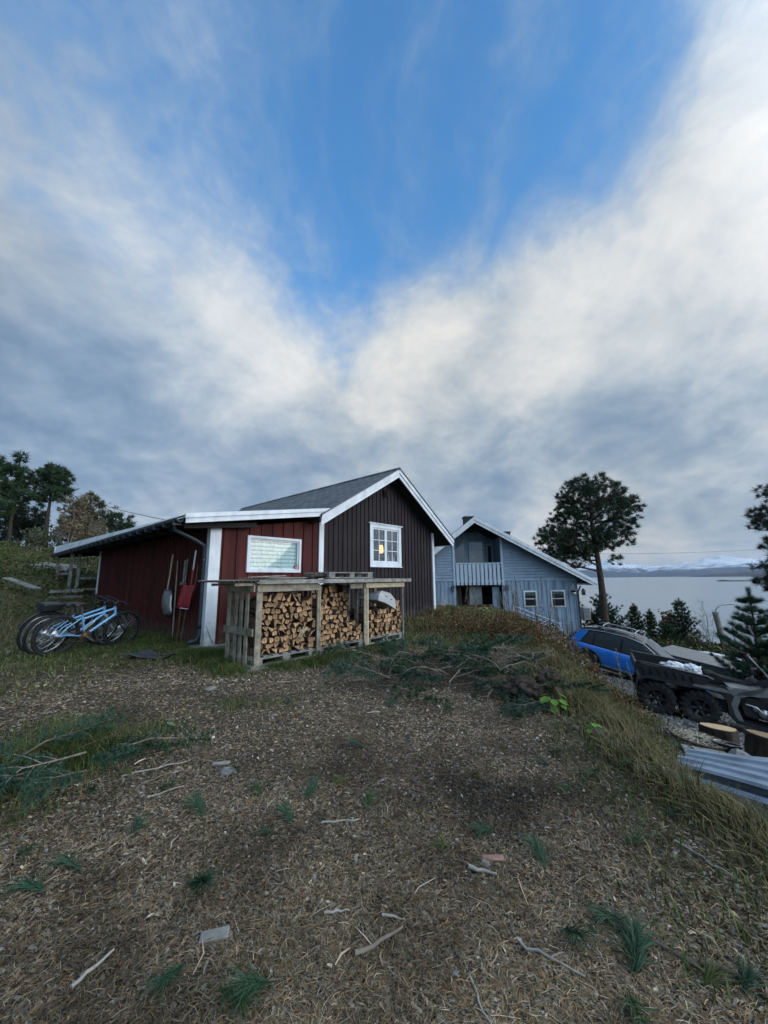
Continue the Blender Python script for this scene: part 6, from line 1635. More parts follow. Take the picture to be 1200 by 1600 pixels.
# young conifers
def young_pine(name, label, base, h, spread, lv, seed=0, col=G2, per=40, nw=.012, cr=.10, group=None, openness=1.0, lift=.35):
    rs = random.getstate(); random.seed(seed); e = empty(name, base, random.uniform(0, 6), label, 'tree', group); tb = MB(); cen = []; dr = []
    tb.tube([(0, 0, -.2), (.02, 0, h*.4), (0, .02, h*.97)], [h*.022, h*.014, h*.004], 8)
    for i in range(lv):
        t = (i+.4)/lv; z = h*(.10+.84*t); rad = spread*(1-t)**.75*(.9+.2*random.random())+.08*spread; nb = random.randint(5, 7) if i < lv-2 else 4
        a0 = random.uniform(0, 6)
        for k in range(nb):
            a = a0+2*PI*k/nb+random.uniform(-.3, .3); r_ = rad*random.uniform(.7, 1.1); tip = Vector((math.cos(a)*r_, math.sin(a)*r_, z+r_*lift*random.uniform(.6, 1.4)))
            lp_ = limb(tb, (0, 0, z), tip, h*.006, h*.0018, .05, .03, 5); d = (tip-Vector((0, 0, z))).normalized()
            m_ = max(2, int(r_/(cr*.75)))
            for q in range(m_):
                f_ = (q+1)/m_
                if f_ < .22*openness: continue
                p = Vector((0, 0, z)).lerp(tip, f_); cen.append(p); dr.append(d)
                for s_ in (-1, 1):
                    if f_ < .85 and random.random() < .75:
                        sd_ = d.cross(Vector((0, 0, 1))).normalized()*s_*r_*.32*(1.05-f_)*random.uniform(.5, 1.1); cen.append(p+sd_+Vector((0, 0, .03))); dr.append((d+sd_.normalized()*.6).normalized())
    for q in range(3): cen.append(Vector((0, 0, h*(.93+.035*q)))); dr.append(Vector((0, 0, 1)))
    tb.build('trunk', M['bark'], e)
    C_ = np.array([tuple(c) for c in cen]); D_ = np.array([tuple(c) for c in dr])
    needle_clumps(C_, np.full(len(C_), cr)*RNG.uniform(.8, 1.2, len(C_)), per, nw, rndcol(col, len(C_), .3), 'crown', e, up=.2, dirs=D_*.9)
    random.setstate(rs); return e
def by(px, ytop, Y_): w = P3(px, 950, Y_); b = Hf(w.x, w.y); return (w.x, w.y, b-.05), P3(px, ytop, Y_).z-b
for i, (px, yt, Y_, sp_, lv, lab, col) in enumerate([
    (990, 944, 26, 1.0, 11, 'slim young pine in the row by the fjord, directly beyond the car roof', G3),
    (1014, 952, 27, .75, 10, 'narrow short pine beside the slim one in the row by the fjord', G3),
    (1062, 936, 26, 1.35, 12, 'tallest dark spruce-shaped pine in the row by the fjord', G1),
    (1040, 975, 25, 1.1, 7, 'low bushy pine in front of the orange birch by the fjord', G2),
    (1033, 968, 30, .9, 8, 'short pine behind the low bushy one by the fjord', G3),
    (942, 925, 25, 1.9, 9, 'broad dark young pine directly behind the trunk of the big pine', G1),
    (922, 958, 26, 1.1, 7, 'low dark pine next to the heat pump of the blue-grey house', G1),
    (966, 980, 27, 1.0, 6, 'small dark pine right of the big pine trunk', G1)]):
    b, h = by(px, yt, Y_)
    young_pine('young_pine', lab, b, h, sp_*.72, lv, 20+i, col, 26, .028, .20, openness=.5, lift=.9)
b, h = by(1174, 920, 12.5)
young_pine('young_pine', 'young green pine with airy whorls of branches near the right edge', b, h, 1.2, 9, 61, (.044, .100, .054), 110, .010, .20, openness=.7, lift=.5)
for i, (px, yt, Y_, sp_, n, col, nl, lab) in enumerate([
    (1100, 936, 25, 1.3, 6, None, 0, 'bare grey birch in front of the fjord left of the leaning post'),
    (1045, 955, 27, 1.2, 5, (.22, .13, .07), 900, 'birch with orange-brown leaves between the dark pines by the fjord'),
    (972, 962, 25, .9, 4, None, 0, 'small bare birch between the big pine and the slim pine'),
    (1146, 960, 23, 1.1, 5, None, 0, 'bare birch between the leaning post and the airy young pine'),
    (1085, 985, 22, .9, 5, (.10, .09, .04), 120, 'low leafless shrub behind the pale deck')]):
    b, h = by(px, yt, Y_); birch('birch_tree', lab, b, h, sp_, n, col, nl, 40+i, r_=.022)
# big pine cut off by the right edge
Yr = 11.0; tb0 = P3(1262, 1000, Yr); bz = Hf(tb0.x, tb0.y)
pine('pine_tree', 'large dark pine cut off by the right edge, only its left branches in view', (tb0.x, tb0.y, bz), [(tb0.x, tb0.y, bz-.2), P3(1258, 900, Yr), P3(1250, 820, Yr), P3(1245, 745, Yr)], .16, .04,
     [E3(1197, 768, Yr, 15, 12), E3(1205, 800, Yr, 32, 12), E3(1190, 820, Yr, 22, 9), E3(1215, 850, Yr, 26, 12), E3(1215, 885, Yr, 30, 12), E3(1210, 912, Yr, 24, 16), E3(1240, 780, Yr, 34, 40), E3(1250, 860, Yr, 36, 40), E3(1183, 908, Yr, 6, 4)],
     420, .19, 60, .013, (.016, .034, .018), nl=18, shell=.2)

# ---- blades of grass
def blades(name, pos, h, width, cols_, lean=.5, curl=.5, label=None):
    N = len(pos); a = RNG.uniform(0, 2*PI, N); ln = lean*RNG.uniform(.2, 1.3, N)*h
    d = np.stack([np.cos(a), np.sin(a), np.zeros(N)], 1); sd_ = np.stack([-np.sin(a+RNG.normal(0, .6, N)), np.cos(a), np.zeros(N)], 1)
    w = (width*RNG.uniform(.6, 1.3, N))[:, None]; h_ = h[:, None]; z = np.array([0, 0, 1.0])[None]
    p0 = pos-z*.01; p1 = pos+d*(ln*.3)[:, None]+z*h_*.55; p2 = pos+d*(ln*(1+curl))[:, None]+z*h_*(1-.25*lean)
    v = np.stack([p0-sd_*w/2, p0+sd_*w/2, p1+sd_*w*.38, p1-sd_*w*.38, p2+sd_*w*.06, p2-sd_*w*.06], 1).reshape(-1, 3)
    b = (np.arange(N)*6)[:, None]; f = np.concatenate([b+np.array([[0, 1, 2, 3]]), b+np.array([[3, 2, 4, 5]])], 0)
    o = npmesh(name, v, f, M['veg'], np.repeat(cols_, 6, 0)); tag(o, label, 'grass' if label else None, kind='stuff'); return o
def sample(n, x0, x1, y0, y1, dens):
    x = RNG.uniform(x0, x1, n); y = RNG.uniform(y0, y1, n); k = RNG.random(n) < dens(x, y); return x[k], y[k]
def onground(x, y): return np.stack([x, y, H(x, y)+.02*0], -1)
def inside_cabin(x, y):
    dx, dy = x-OX, y-OY; t = dx*math.cos(OA)+dy*math.sin(OA); s = -dx*math.sin(OA)+dy*math.cos(OA); return (t > 0) & (t < TR_) & (s > 0) & (s < 8.8)
def rackzone(x, y):
    dx, dy = x-OX, y-OY; t = dx*math.cos(OA)+dy*math.sin(OA); s = -dx*math.sin(OA)+dy*math.cos(OA); return (t > RT0+.06) & (t < RT3-.05) & (s > RY0+.05) & (s < RY1)
DRY = np.array((.20, .16, .075)); OLV = np.array((.085, .092, .030)); GRN = np.array((.055, .095, .022)); BRN = np.array((.14, .10, .055))
def mixcol(n, cs, ps):
    cs = np.array(cs); k = RNG.choice(len(cs), n, p=ps); return cs[k]*(1+RNG.uniform(-.3, .3, (n, 1)))*(1+RNG.uniform(-.08, .08, (n, 3)))
# short turf of the yard
x, y = sample(230000, -9, 5.5, 1.4, 17, lambda x, y: np.clip(grassmask(x, y)*(1-gravelmask(x, y)), 0, 1)*np.clip(1.3-y/16, .25, 1)*(.25+.75*(fbm(x*2.2, y*2.2, 3, 71) > -.02)))
k = ~(inside_cabin(x, y) | rackzone(x, y)); x, y = x[k], y[k]
pt = fbm(x*.8, y*.8, 3, 72)
hh_ = RNG.uniform(.025, .085, len(x))*(1+1.5*np.clip(pt+.1, 0, 1))
c_ = mixcol(len(x), [DRY, OLV, GRN, BRN], [.28, .40, .14, .18]); g_ = (pt > .05)[:, None]; c_ = np.where(g_, c_*np.array([[.8, 1.05, .8]]), c_)
blades('yard_grass', onground(x, y), hh_, .006+.0006*y[:], c_, .7)
# lush green tufts by rack, post and bikes
def tufts(name, spots, hmul=1, pal=None, wd=.006, lean=.6, label=None):
    X = []; Y_ = []; Hh = []
    for (sx_, sy_, sr, n, hg) in spots:
        q = RNG.normal(size=(n, 2))*sr*.5; X.append(sx_+q[:, 0]); Y_.append(sy_+q[:, 1]); Hh.append(RNG.uniform(.45, 1.1, n)*hg*np.exp(-(q**2).sum(1)/(sr*sr)*.8))
    X = np.concatenate(X); Y_ = np.concatenate(Y_); Hh = np.concatenate(Hh); pal = pal or ([GRN, OLV, DRY], [.55, .33, .12])
    k = ~(inside_cabin(X, Y_) | rackzone(X, Y_)); X, Y_, Hh = X[k], Y_[k], Hh[k]
    return blades(name, onground(X, Y_), np.maximum(Hh, .03), wd, mixcol(len(X), *pal), lean, label=label)
sp1 = [(-2.9, 6.75, .5, 2600, .24), (-3.2, 6.95, .45, 1800, .22), (-2.55, 6.2, .35, 1200, .2), (-2.2, 5.8, .4, 1200, .17), (-1.5, 6.15, .5, 1300, .15), (-.7, 6.9, .5, 1200, .15), (-1.1, 6.3, .3, 900, .2), (-3.9, 7.9, .5, 1200, .16),
       (-4.6, 8.6, .6, 1800, .2), (-5.2, 8.9, .6, 2400, .24), (-5.0, 8.2, .5, 1500, .17), (-5.6, 9.6, .6, 1500, .2), (-4.4, 7.6, .6, 1300, .14), (-3.5, 7.2, .5, 1200, .16), (-5.4, 7.4, .7, 1500, .12), (0, 7.6, .6, 900, .12)]
tufts('green_grass', sp1)
# tall ochre grass by the right corner of the cabin and along the bank
sp2 = [(RNG.uniform(.6, 4.2), RNG.uniform(9.5, 15.5), .7, 700, RNG.uniform(.16, .34)) for _ in range(34)]+[(1.5+RNG.uniform(-.8, .9), 14.6+RNG.uniform(-1.6, .2), .5, 800, .5) for _ in range(7)]+[(.6+.2*i, 12.6+.2*i, .4, 500, .42) for i in range(7)]
tufts('tall_dry_grass', sp2, pal=([DRY, OLV, BRN], [.42, .36, .22]), wd=.012)
x, y = sample(90000, 1.6, 7.4, 1.3, 15, lambda x, y: sstep((x-edge_x(y)+.55)/.5)*sstep((edge_x(y)+np.interp(y, [1, 4, 7, 10], [1.3, 1.5, 2.0, 2.6])-x)/.4)*np.clip(1.5-y/14, .3, 1)*(.2+.8*(fbm(x*1.6, y*1.6, 3, 77) > -.05)))
k = ~((x > 2.62) & (y < 4.95) & (x-2.62 > -(y-4.95)*0)) & ~((x > 3.3) & (y > 4.9) & (y < 6.6)); x, y = x[k], y[k]
blades('bank_grass', onground(x, y), RNG.uniform(.03, .10, len(x))*(1+1.6*np.clip(fbm(x*1.1, y*1.1, 3, 78)+.15, 0, 1)), .005+.0009*y, mixcol(len(x), [DRY, OLV, BRN, GRN], [.40, .30, .2, .10]), .9)
sp3 = [(float(edge_x(yy))+RNG.uniform(-.15, .5), yy, .28, 260, RNG.uniform(.14, .30)) for yy in RNG.uniform(1.8, 9, 46)]
tufts('bank_tussocks', sp3, pal=([DRY, OLV, BRN], [.6, .22, .18]), wd=.005, lean=.5)
# foreground tufts at the left
tufts('foreground_tuft', [(-2.3, 3.15, .38, 2400, .30), (-2.55, 2.9, .4, 1800, .22), (-2.15, 3.0, .3, 700, .16), (-1.6, 4.3, .3, 500, .09), (-1.2, 4.35, .25, 300, .08), (-2.9, 3.6, .5, 800, .15), (-2.1, 2.5, .35, 400, .1), (-2.0, 3.6, .3, 400, .12)], pal=([GRN*.9, OLV, DRY], [.62, .25, .13]), wd=.004)
# heather and low shrubs on the hillside
def leafmass(name, x, y, zlo, zhi, size, cols_, z0=None):
    N = len(x); p = onground(x, y); p[:, 2] += RNG.uniform(zlo, zhi, N); d = unit(N); d[:, 2] = np.abs(d[:, 2])*.6; s_ = np.cross(d, unit(N)); s_ /= np.linalg.norm(s_, axis=1, keepdims=True)
    d /= np.linalg.norm(d, axis=1, keepdims=True); L_ = (size*RNG.uniform(.6, 1.3, N))[:, None] if np.ndim(size) else size*RNG.uniform(.6, 1.3, (N, 1))
    v = np.stack([p, p+d*L_*.5+s_*L_*.3, p+d*L_, p+d*L_*.5-s_*L_*.3], 1).reshape(-1, 3); f = np.arange(N*4).reshape(-1, 4)
    o = npmesh(name, v, f, M['veg'], np.repeat(cols_, 4, 0)); tag(o, kind='stuff'); return o
x, y = sample(150000, -34, -6.5, 10, 33, lambda x, y: sstep((-.82*x+.57*y-13.0)/4)*np.clip(1.2-np.hypot(x, y)/55, .3, 1)*(.12+.88*(fbm(x*.7, y*.7, 3, 81) > -.02)))
k = ~inside_cabin(x, y); x, y = x[k], y[k]
n8 = fbm(x*.45, y*.45, 3, 82); c_ = mixcol(len(x), [(.055, .075, .020), (.035, .055, .018), (.11, .10, .035), (.12, .07, .035)], [.42, .30, .2, .08])
leafmass('heather', x, y, 0, .34, .10, c_*(1+.8*n8)[:, None])
x, y = sample(60000, -20, -5, 8, 20, lambda x, y: np.clip(1-np.abs(-.82*x+.57*y-14.5)/3.5, 0, 1))
k = ~inside_cabin(x, y); x, y = x[k], y[k]
blades('hill_grass', onground(x, y), RNG.uniform(.06, .2, len(x)), .012, mixcol(len(x), [DRY, OLV, BRN], [.45, .3, .25]), .9)
# ground cover on the slope to the fjord
x, y = sample(90000, 9, 34, 16, 34, lambda x, y: (1-gravelmask(x, y))*sstep((y+.5*x-22)/5))
leafmass('slope_scrub', x, y, 0, .7, .16, mixcol(len(x), [(.045, .065, .02), (.09, .085, .03), (.11, .07, .04), (.035, .05, .02)], [.4, .25, .15, .2]))
x, y = sample(16000, 10, 17, 10.5, 17, lambda x, y: sstep((x-.45*y-6.6)/1.0))
leafmass('slope_scrub', x, y, 0, .8, .10, mixcol(len(x), [(.045, .07, .02), (.08, .085, .03), (.035, .05, .02)], [.45, .25, .3]))
# low creeping shrub on the bank
x, y = sample(26000, 2.0, 5.2, 3, 8.5, lambda x, y: np.exp(-((x-edge_x(y)-1.0)/.55)**2)*(fbm(x*2, y*2, 3, 91) > .0))
k = ~((x > 2.6) & (y < 4.95)); x, y = x[k], y[k]
leafmass('creeping_shrub', x, y, 0, .14, .028, mixcol(len(x), [(.045, .07, .018), (.10, .085, .03), (.14, .07, .03)], [.5, .3, .2]))

# ---- thicket of dry fireweed in front of the blue house
def fireweed(h, seed, fluff=True, col=((.16, .055, .025), (.20, .13, .04), (.10, .10, .03))):
    rg = np.random.default_rng(seed); V_ = []; F_ = []; Cc = []
    def tri(p, q, r_, c):
        b = len(V_); V_.extend([p, q, r_]); F_.append((b, b+1, b+2)); Cc.extend([c]*3)
    bend = rg.uniform(-.12, .12, 2)
    def ax(t): return np.array([bend[0]*t*t*h, bend[1]*t*t*h, h*t])
    for i in range(10):
        a, b = ax(i/10), ax((i+1)/10); s_ = .006
        for q in ((s_, 0), (0, s_)):
            o = np.array([q[0], q[1], 0]); tri(a-o, a+o, b+o*.8, (.13, .07, .045)); tri(a-o, b+o*.8, b-o*.8, (.13, .07, .045))
    for i in range(int(60*h)):
        t = rg.uniform(.12, .92 if fluff else 1); p = ax(t); a = rg.uniform(0, 6.28); L_ = rg.uniform(.05, .11)*(1.15-.6*t); dr_ = rg.uniform(-.6, .5)
        d = np.array([math.cos(a), math.sin(a), dr_])*L_; s_ = np.array([-math.sin(a), math.cos(a), 0])*L_*.14; c = np.array(col[rg.integers(len(col))])*rg.uniform(.6, 1.4)
        tri(p-s_*.3, p+d*.5+s_, p+d, c); tri(p-s_*.3, p+d, p+d*.5-s_, c)
    if fluff:
        for i in range(int(170*h)):
            t = rg.uniform(.5, 1.02); p = ax(t); a = rg.uniform(0, 6.28); L_ = rg.uniform(.015, .045)*(1.5-t); d = np.array([math.cos(a), math.sin(a), rg.uniform(-.3, .9)])*L_; s_ = np.array([-math.sin(a), math.cos(a), 0])*.008
            tri(p-s_, p+s_, p+d, np.array((.60, .54, .47))*rg.uniform(.6, 1.2))
    V_ = np.array(V_); F_ = np.array(F_)
    return npmesh('fireweed', V_, F_, M['veg'], np.array(Cc))
protos = [(fireweed(1.15, 1), 0), (fireweed(.95, 2), 0), (fireweed(1.3, 3), 0), (fireweed(.6, 4, False), 1), (fireweed(.5, 5, False), 1), (fireweed(.65, 6, False, ((.05, .075, .02), (.12, .10, .03))), 2)]
labs = ['tall dry fireweed stalk with pale fluffy seed top in the thicket before the blue-grey house', 'reddish-brown leafy stalk in the thicket before the blue-grey house', 'yellow-green leafy stalk in the thicket before the blue-grey house']
grps = ['fluffy fireweed stalks', 'reddish-brown stalks', 'yellow-green stalks']
used_ = set()
def putweed(x, y, ip, s_):
    p, kd = protos[ip]; o = p if ip not in used_ else p.copy()
    if ip in used_: link(o)
    used_.add(ip); o.location = (x, y, Hf(x, y)-.02); o.rotation_euler = (random.uniform(-.12, .12), random.uniform(-.12, .12), random.uniform(0, 6.28)); o.scale = (s_,)*3
    tag(o, labs[kd], 'weed', grps[kd])
for k in range(36):
    t = random.random(); x = 2.2+1.9*t+random.uniform(-.3, .6); y = 10.4-2.6*t+random.uniform(-.5, .9); putweed(x, y, random.choice((0, 1, 2, 1)), random.uniform(.7, 1.1))
for k in range(70):
    t = random.random(); x = 1.95+2.0*t+random.uniform(-.45, .5); y = 9.7-2.6*t+random.uniform(-.7, .8); putweed(x, y, random.choice((3, 4, 3, 5)), random.uniform(.7, 1.15))
x, y = sample(52000, .8, 5.2, 5.8, 12.5, lambda x, y: np.exp(-(((x-2.35)-(9.6-y)*.45)/.75)**2)*np.exp(-((y-8.6)/1.9)**2)*(fbm(x*1.7, y*1.7, 3, 95) > -.08))
leafmass('dry_undergrowth', x, y, 0, .42, .05, mixcol(len(x), [(.17, .06, .03), (.17, .12, .045), (.07, .075, .025), (.12, .085, .05)], [.26, .27, .22, .25]))

# ---- cut pine boughs, sprigs, dead branches
def tuft(V_, F_, C_, c, d, n, L_, w, spread, rg, col):
    d = np.array(d)/np.linalg.norm(d)
    for i in range(n):
        q = rg.normal(size=3)*spread+d; q /= np.linalg.norm(q); s_ = np.cross(q, rg.normal(size=3)); s_ /= np.linalg.norm(s_); l = L_*rg.uniform(.7, 1.1); b = len(V_); k = rg.uniform(.6, 1.4)
        m_ = c+q*l*.55+np.array([0, 0, -.06*l]); e = c+q*l+np.array([0, 0, -.22*l])
        V_.extend([c-s_*w/2, c+s_*w/2, m_+s_*w/2, m_-s_*w/2, e, e+s_*w*.1]); F_.append((b, b+1, b+2, b+3)); F_.append((b+3, b+2, b+5, b+4)); C_.extend([np.array(col)*k]*6)
def sprig_mesh(name, seed, n=110, L_=.11, w=.0026, stem=.09, col=(.030, .075, .038)):
    rg = np.random.default_rng(seed); V_, F_, C_ = [], [], []
    for k in range(7):
        t = k/6; tuft(V_, F_, C_, np.array([stem*t-.02, 0, .012+.012*t]), (1.0, 0, .35), n//7, L_*(1-.25*abs(t-.5)), w, .55, rg, col)
    return npmesh(name, np.array(V_), np.array(F_), M['needle'], np.array(C_))
SP = [(-0.2, 3.3, 0.7), (0.58, 2.82, 0.8), (1.12, 2.96, 0.7), (1.18, 2.12, 0.8), (0.71, 2.0, 1.0), (0.66, 1.66, 1.1), (0.82, 1.52, 1.5), (0.74, 1.42, 1.1), (0.54, 2.24, 0.7), (-0.29, 2.76, 1.0), (-0.48, 2.58, 0.8), (-0.78, 2.62, 0.8), (-1.04, 2.42, 1.0), (-1.74, 2.86, 0.8), (-1.32, 2.26, 1.0), (-1.41, 2.0, 0.8), (-1.47, 1.88, 1.0), (-0.84, 1.9, 1.5), (-0.61, 2.24, 0.5), (-0.11, 2.46, 0.7), (0.89, 1.7, 0.8), (1.03, 1.48, 1.2), (1.13, 1.46, 0.8), (-0.52, 1.46, 1.0), (-0.4, 1.48, 0.9), (-0.7, 1.54, 0.6), (-1.05, 2.96, 0.8), (-1.42, 2.68, 0.9), (-0.52, 2.34, 0.7), (0.28, 2.12, 0.7), (1.71, 2.86, 0.7), (1.13, 2.64, 0.5), (0.04, 4.26, 1.0), (0.97, 4.54, 1.1), (-1.01, 4.38, 0.7), (0.65, 4.14, 1.2), (1.23, 3.16, 0.6), (-2.06, 2.36, 1.3), (-1.85, 2.66, 0.9), (-1.75, 2.08, 0.8), (1.4, 2.86, 0.8), (1.32, 2.5, 0.6), (1.59, 2.36, 0.7), (0.67, 4.94, 1.0), (0.32, 5.4, 1.0), (-0.02, 5.24, 0.9)]
pr = [sprig_mesh('pine_sprig', 1), sprig_mesh('pine_sprig', 2, 90, .09, col=(.045, .085, .03)), sprig_mesh('pine_sprig', 3, 70, .10, stem=.04, col=(.026, .066, .036)), sprig_mesh('pine_sprig', 4, 60, .085, stem=.03, col=(.075, .09, .025))]
big = sprig_mesh('pine_sprig', 9, 230, .13, .0028, .13)
us = set()
def fresh(p):
    if id(p) in us: o = p.copy(); link(o); return o
    us.add(id(p)); return p
for k, (x, y, s_) in enumerate(SP):
    p = big if s_ >= 1.4 else pr[(k*7) % 4] if k % 5 else pr[0]
    o = fresh(p); o.location = (x, y, Hf(x, y)+.012); o.rotation_euler = (random.uniform(-.2, .2), random.uniform(-.5, .05), random.uniform(0, 6.28)); q = .55+.55*min(s_, 1.2) if p is not big else 1.0; o.scale = (q, q*.95, q*.6)
    if p is big: lab, g = ('large bushy pine sprig lying on the needle litter in the left foreground' if x < 0 else 'large bushy pine sprig lying on the gravelly litter in the right foreground'), None
    else: lab, g = 'small green pine sprig lying on the brown litter of the yard', 'pine sprigs scattered over the yard'
    tag(o, lab, 'sprig', g)
def bough(seed, L_=.9, col=(.034, .080, .048)):
    rg = np.random.default_rng(seed); e = empty('pine_bough'); tb = MB(); V_, F_, C_ = [], [], []
    main = [Vector((0, 0, .05)), Vector((L_*.35, .04, .13)), Vector((L_*.7, -.03, .15)), Vector((L_, .05, .10))]
    tb.tube(main, [.012, .010, .007, .004], 6)
    for k in range(11):
        t = .25+.75*k/10; i = min(2, int(t*3)); p = main[i].lerp(main[i+1], t*3-i if t < 1 else 1); s_ = -1 if k % 2 else 1
        q = p+Vector((.12+.1*rg.random(), s_*(.10+.18*rg.random())*(1.2-t*.6), .04*rg.uniform(-1, 1.5))); tb.tube([p, p.lerp(q, .5)+Vector((0, 0, .015)), q], [.005, .004, .003], 5)
        for z in range(3): tuft(V_, F_, C_, np.array(p.lerp(q, .3+.33*z)), tuple((q-p).normalized()+Vector((.2, 0, .15))), 60, .085, .0045, .7, rg, col)
    tuft(V_, F_, C_, np.array(main[-1]), (1, 0, .1), 60, .10, .0035, .6, rg, col)
    tb.build('branch', M['twig'], e); npmesh('needles', np.array(V_), np.array(F_), M['needle'], np.array(C_), e)
    return e
B_ = [bough(1), bough(2, .75), bough(3, 1.05, (.036, .066, .028))]
ub = set()
def putbough(i, x, y, z, rz, rx, s_, lab, grp):
    b = B_[i]; o = dup(b) if i in ub else b; ub.add(i)
    o.location = (x, y, Hf(x, y)+z); o.rotation_euler = (rx, random.uniform(-.2, .15), rz); o.scale = (s_,)*3; tag(o, lab, 'branch', grp)
for k in range(30):
    x = random.uniform(-.15, 1.75); y = 5.6+random.uniform(-1.0, 1.2)-.25*x; z = .38*math.exp(-((x-1.4)**2+(y-5.3)**2))*random.random()
    putbough(k % 3, x, y, z, random.uniform(0, 6.28), random.uniform(-.3, .3), random.uniform(.6, 1.0), 'cut green pine bough in the brush heap in front of the thicket', 'boughs in the brush heap')
for k in range(18):
    x = -2.25+random.uniform(-.7, .4); y = 2.7+random.uniform(-.35, .45); putbough(k % 3, x, y, random.uniform(0, .12), random.uniform(0, 6.28), random.uniform(-.4, .4), random.uniform(.4, .65), 'cut green pine bough in the small heap at the left edge of the yard', 'boughs at the left edge')
def deadbranch(seed, L_=1.0, r_=.011):
    rg = random.Random(seed); e = MB(); pts = [Vector((0, 0, .02))]; a = 0; up_ = .5
    for i in range(8):
        a += rg.uniform(-.4, .4); up_ -= .13; pts.append(pts[-1]+Vector((math.cos(a), math.sin(a), up_+rg.uniform(-.2, .2)))*L_/9)
    e.tube(pts, [r_*(1-.09*i) for i in range(9)], 6)
    for k in range(4):
        p = pts[rg.randint(2, 7)]; b = rg.uniform(-1.4, 1.4); q = [p]
        for j in range(4): q.append(q[-1]+Vector((math.cos(a+b), math.sin(a+b), rg.uniform(-.3, .5)))*L_*.07); b += rg.uniform(-.4, .4)
        e.tube(q, [r_*.5, r_*.45, r_*.35, r_*.25, r_*.15], 5)
    return e.build('dead_branch', M['twig'], None)
D_ = [deadbranch(i, 1.0+.15*(i % 3)) for i in range(5)]
ud = set()
def putdead(i, x, y, z, rz, s_, lab, grp=None, rx=None):
    o = D_[i] if i not in ud else D_[i].copy()
    if i in ud: link(o)
    ud.add(i); o.location = (x, y, Hf(x, y)+z); o.rotation_euler = (random.uniform(-.4, .4) if rx is None else rx, random.uniform(-.15, .1), rz); o.scale = (s_,)*3; tag(o, lab, 'branch', grp)
for k in range(24):
    putdead(k % 5, 1.2+random.uniform(-.9, .9), 5.3+random.uniform(-.7, .9), random.uniform(.05, .3), random.uniform(0, 6.28), random.uniform(.5, .9), 'bare curved dead branch sticking out of the brush heap', 'bare branches of the brush heap')
for (x, y, rz, s_, lab) in [(-2.35, 2.95, .5, .5, 'long pale bare branch lying across the grass tuft at the left edge'), (-2.5, 2.6, -.5, .4, 'thin forked bare twig on the pine boughs at the left edge'), (-1.55, 2.62, .55, .33, 'straight pale stick lying on the litter right of the left grass tuft'),
                            (1.45, 4.25, .4, .3, 'pale bare twig lying in front of the dark soil clods')]:
    putdead(random.randrange(5), x, y, .03, rz, s_, lab, None, .1)
for i, (x, y, sc, lab) in enumerate([(1.47, 4.42, (1.15, .8, .72), 'dark clod of soil and roots, left of the pair by the leafy plant'), (1.84, 4.62, (.85, .75, .95), 'dark upright clod of soil and roots directly behind the leafy green plant')]):
    o = place('soil_clod', blob(.165, 11+i, sc, .45, 5, 2.2), 'soil', (x, y, Hf(x, y)+.12), (0, 0, i), lab, 'soil clod')
# broad-leaved green plant
def leafyplant(loc, s_, n, label, col=(.10, .20, .035), seed=0):
    rg = random.Random(seed); e = empty('leafy_plant', loc, 0, label, 'plant', scale=s_); st_ = MB(); V_, F_, C_ = [], [], []
    for k in range(n):
        a = 2*PI*k/n+rg.uniform(-.4, .4); el_ = rg.uniform(.4, 1.2); L_ = rg.uniform(.10, .2); tip = Vector((math.cos(a)*L_*math.cos(el_), math.sin(a)*L_*math.cos(el_), L_*math.sin(el_)+.03)); st_.tube([(0, 0, 0), tip*.5+Vector((0, 0, .02)), tip], .003, 5)
        d = Vector((math.cos(a), math.sin(a), -.25)).normalized(); sd_ = Vector((-math.sin(a), math.cos(a), 0)); S = rg.uniform(.05, .085); b = len(V_); kk = rg.uniform(.7, 1.3)
        for j in range(7):
            t = j/6; w = S*.62*math.sin(PI*(t*.88+.08))**.7; c = tip+d*S*1.5*t+Vector((0, 0, -.02*t*t)); V_ += [tuple(c-sd_*w+Vector((0, 0, .012))), tuple(c), tuple(c+sd_*w+Vector((0, 0, .012)))]; C_ += [np.array(col)*kk]*3
        for j in range(6):
            for q in (0, 1): F_.append((b+j*3+q, b+j*3+q+1, b+j*3+4+q, b+j*3+3+q))
    st_.build('stem', M['veg'] if False else M['twig'], e); o = npmesh('leaf', np.array(V_), np.array(F_), M['veg'], np.array(C_), e, smooth=True); o.name = 'leaves'
    return e
leafyplant((1.66, 4.1, Hf(1.66, 4.1)), .8, 16, 'bright green broad-leaved plant in front of the dark soil clods', seed=1)
leafyplant((1.75, 3.55, Hf(1.75, 3.55)), .45, 9, 'small green leafy seedling on the bank edge right of the leafy plant', seed=2)
leafyplant((1.95, 12.2, Hf(1.95, 12.2)), 1.3, 16, 'green leafy plant rising behind the thicket before the porch', (.09, .14, .03), 3)
leafyplant((2.75, 11.2, Hf(2.75, 11.2)+.3), 1.3, 14, 'yellow-green leafy plant top at the porch of the blue-grey house', (.13, .15, .04), 4)
leafyplant((-1.93, 3.55, Hf(-1.93, 3.55)), .55, 6, 'small pale green broad leaf behind the left grass tuft', (.09, .13, .07), 5)

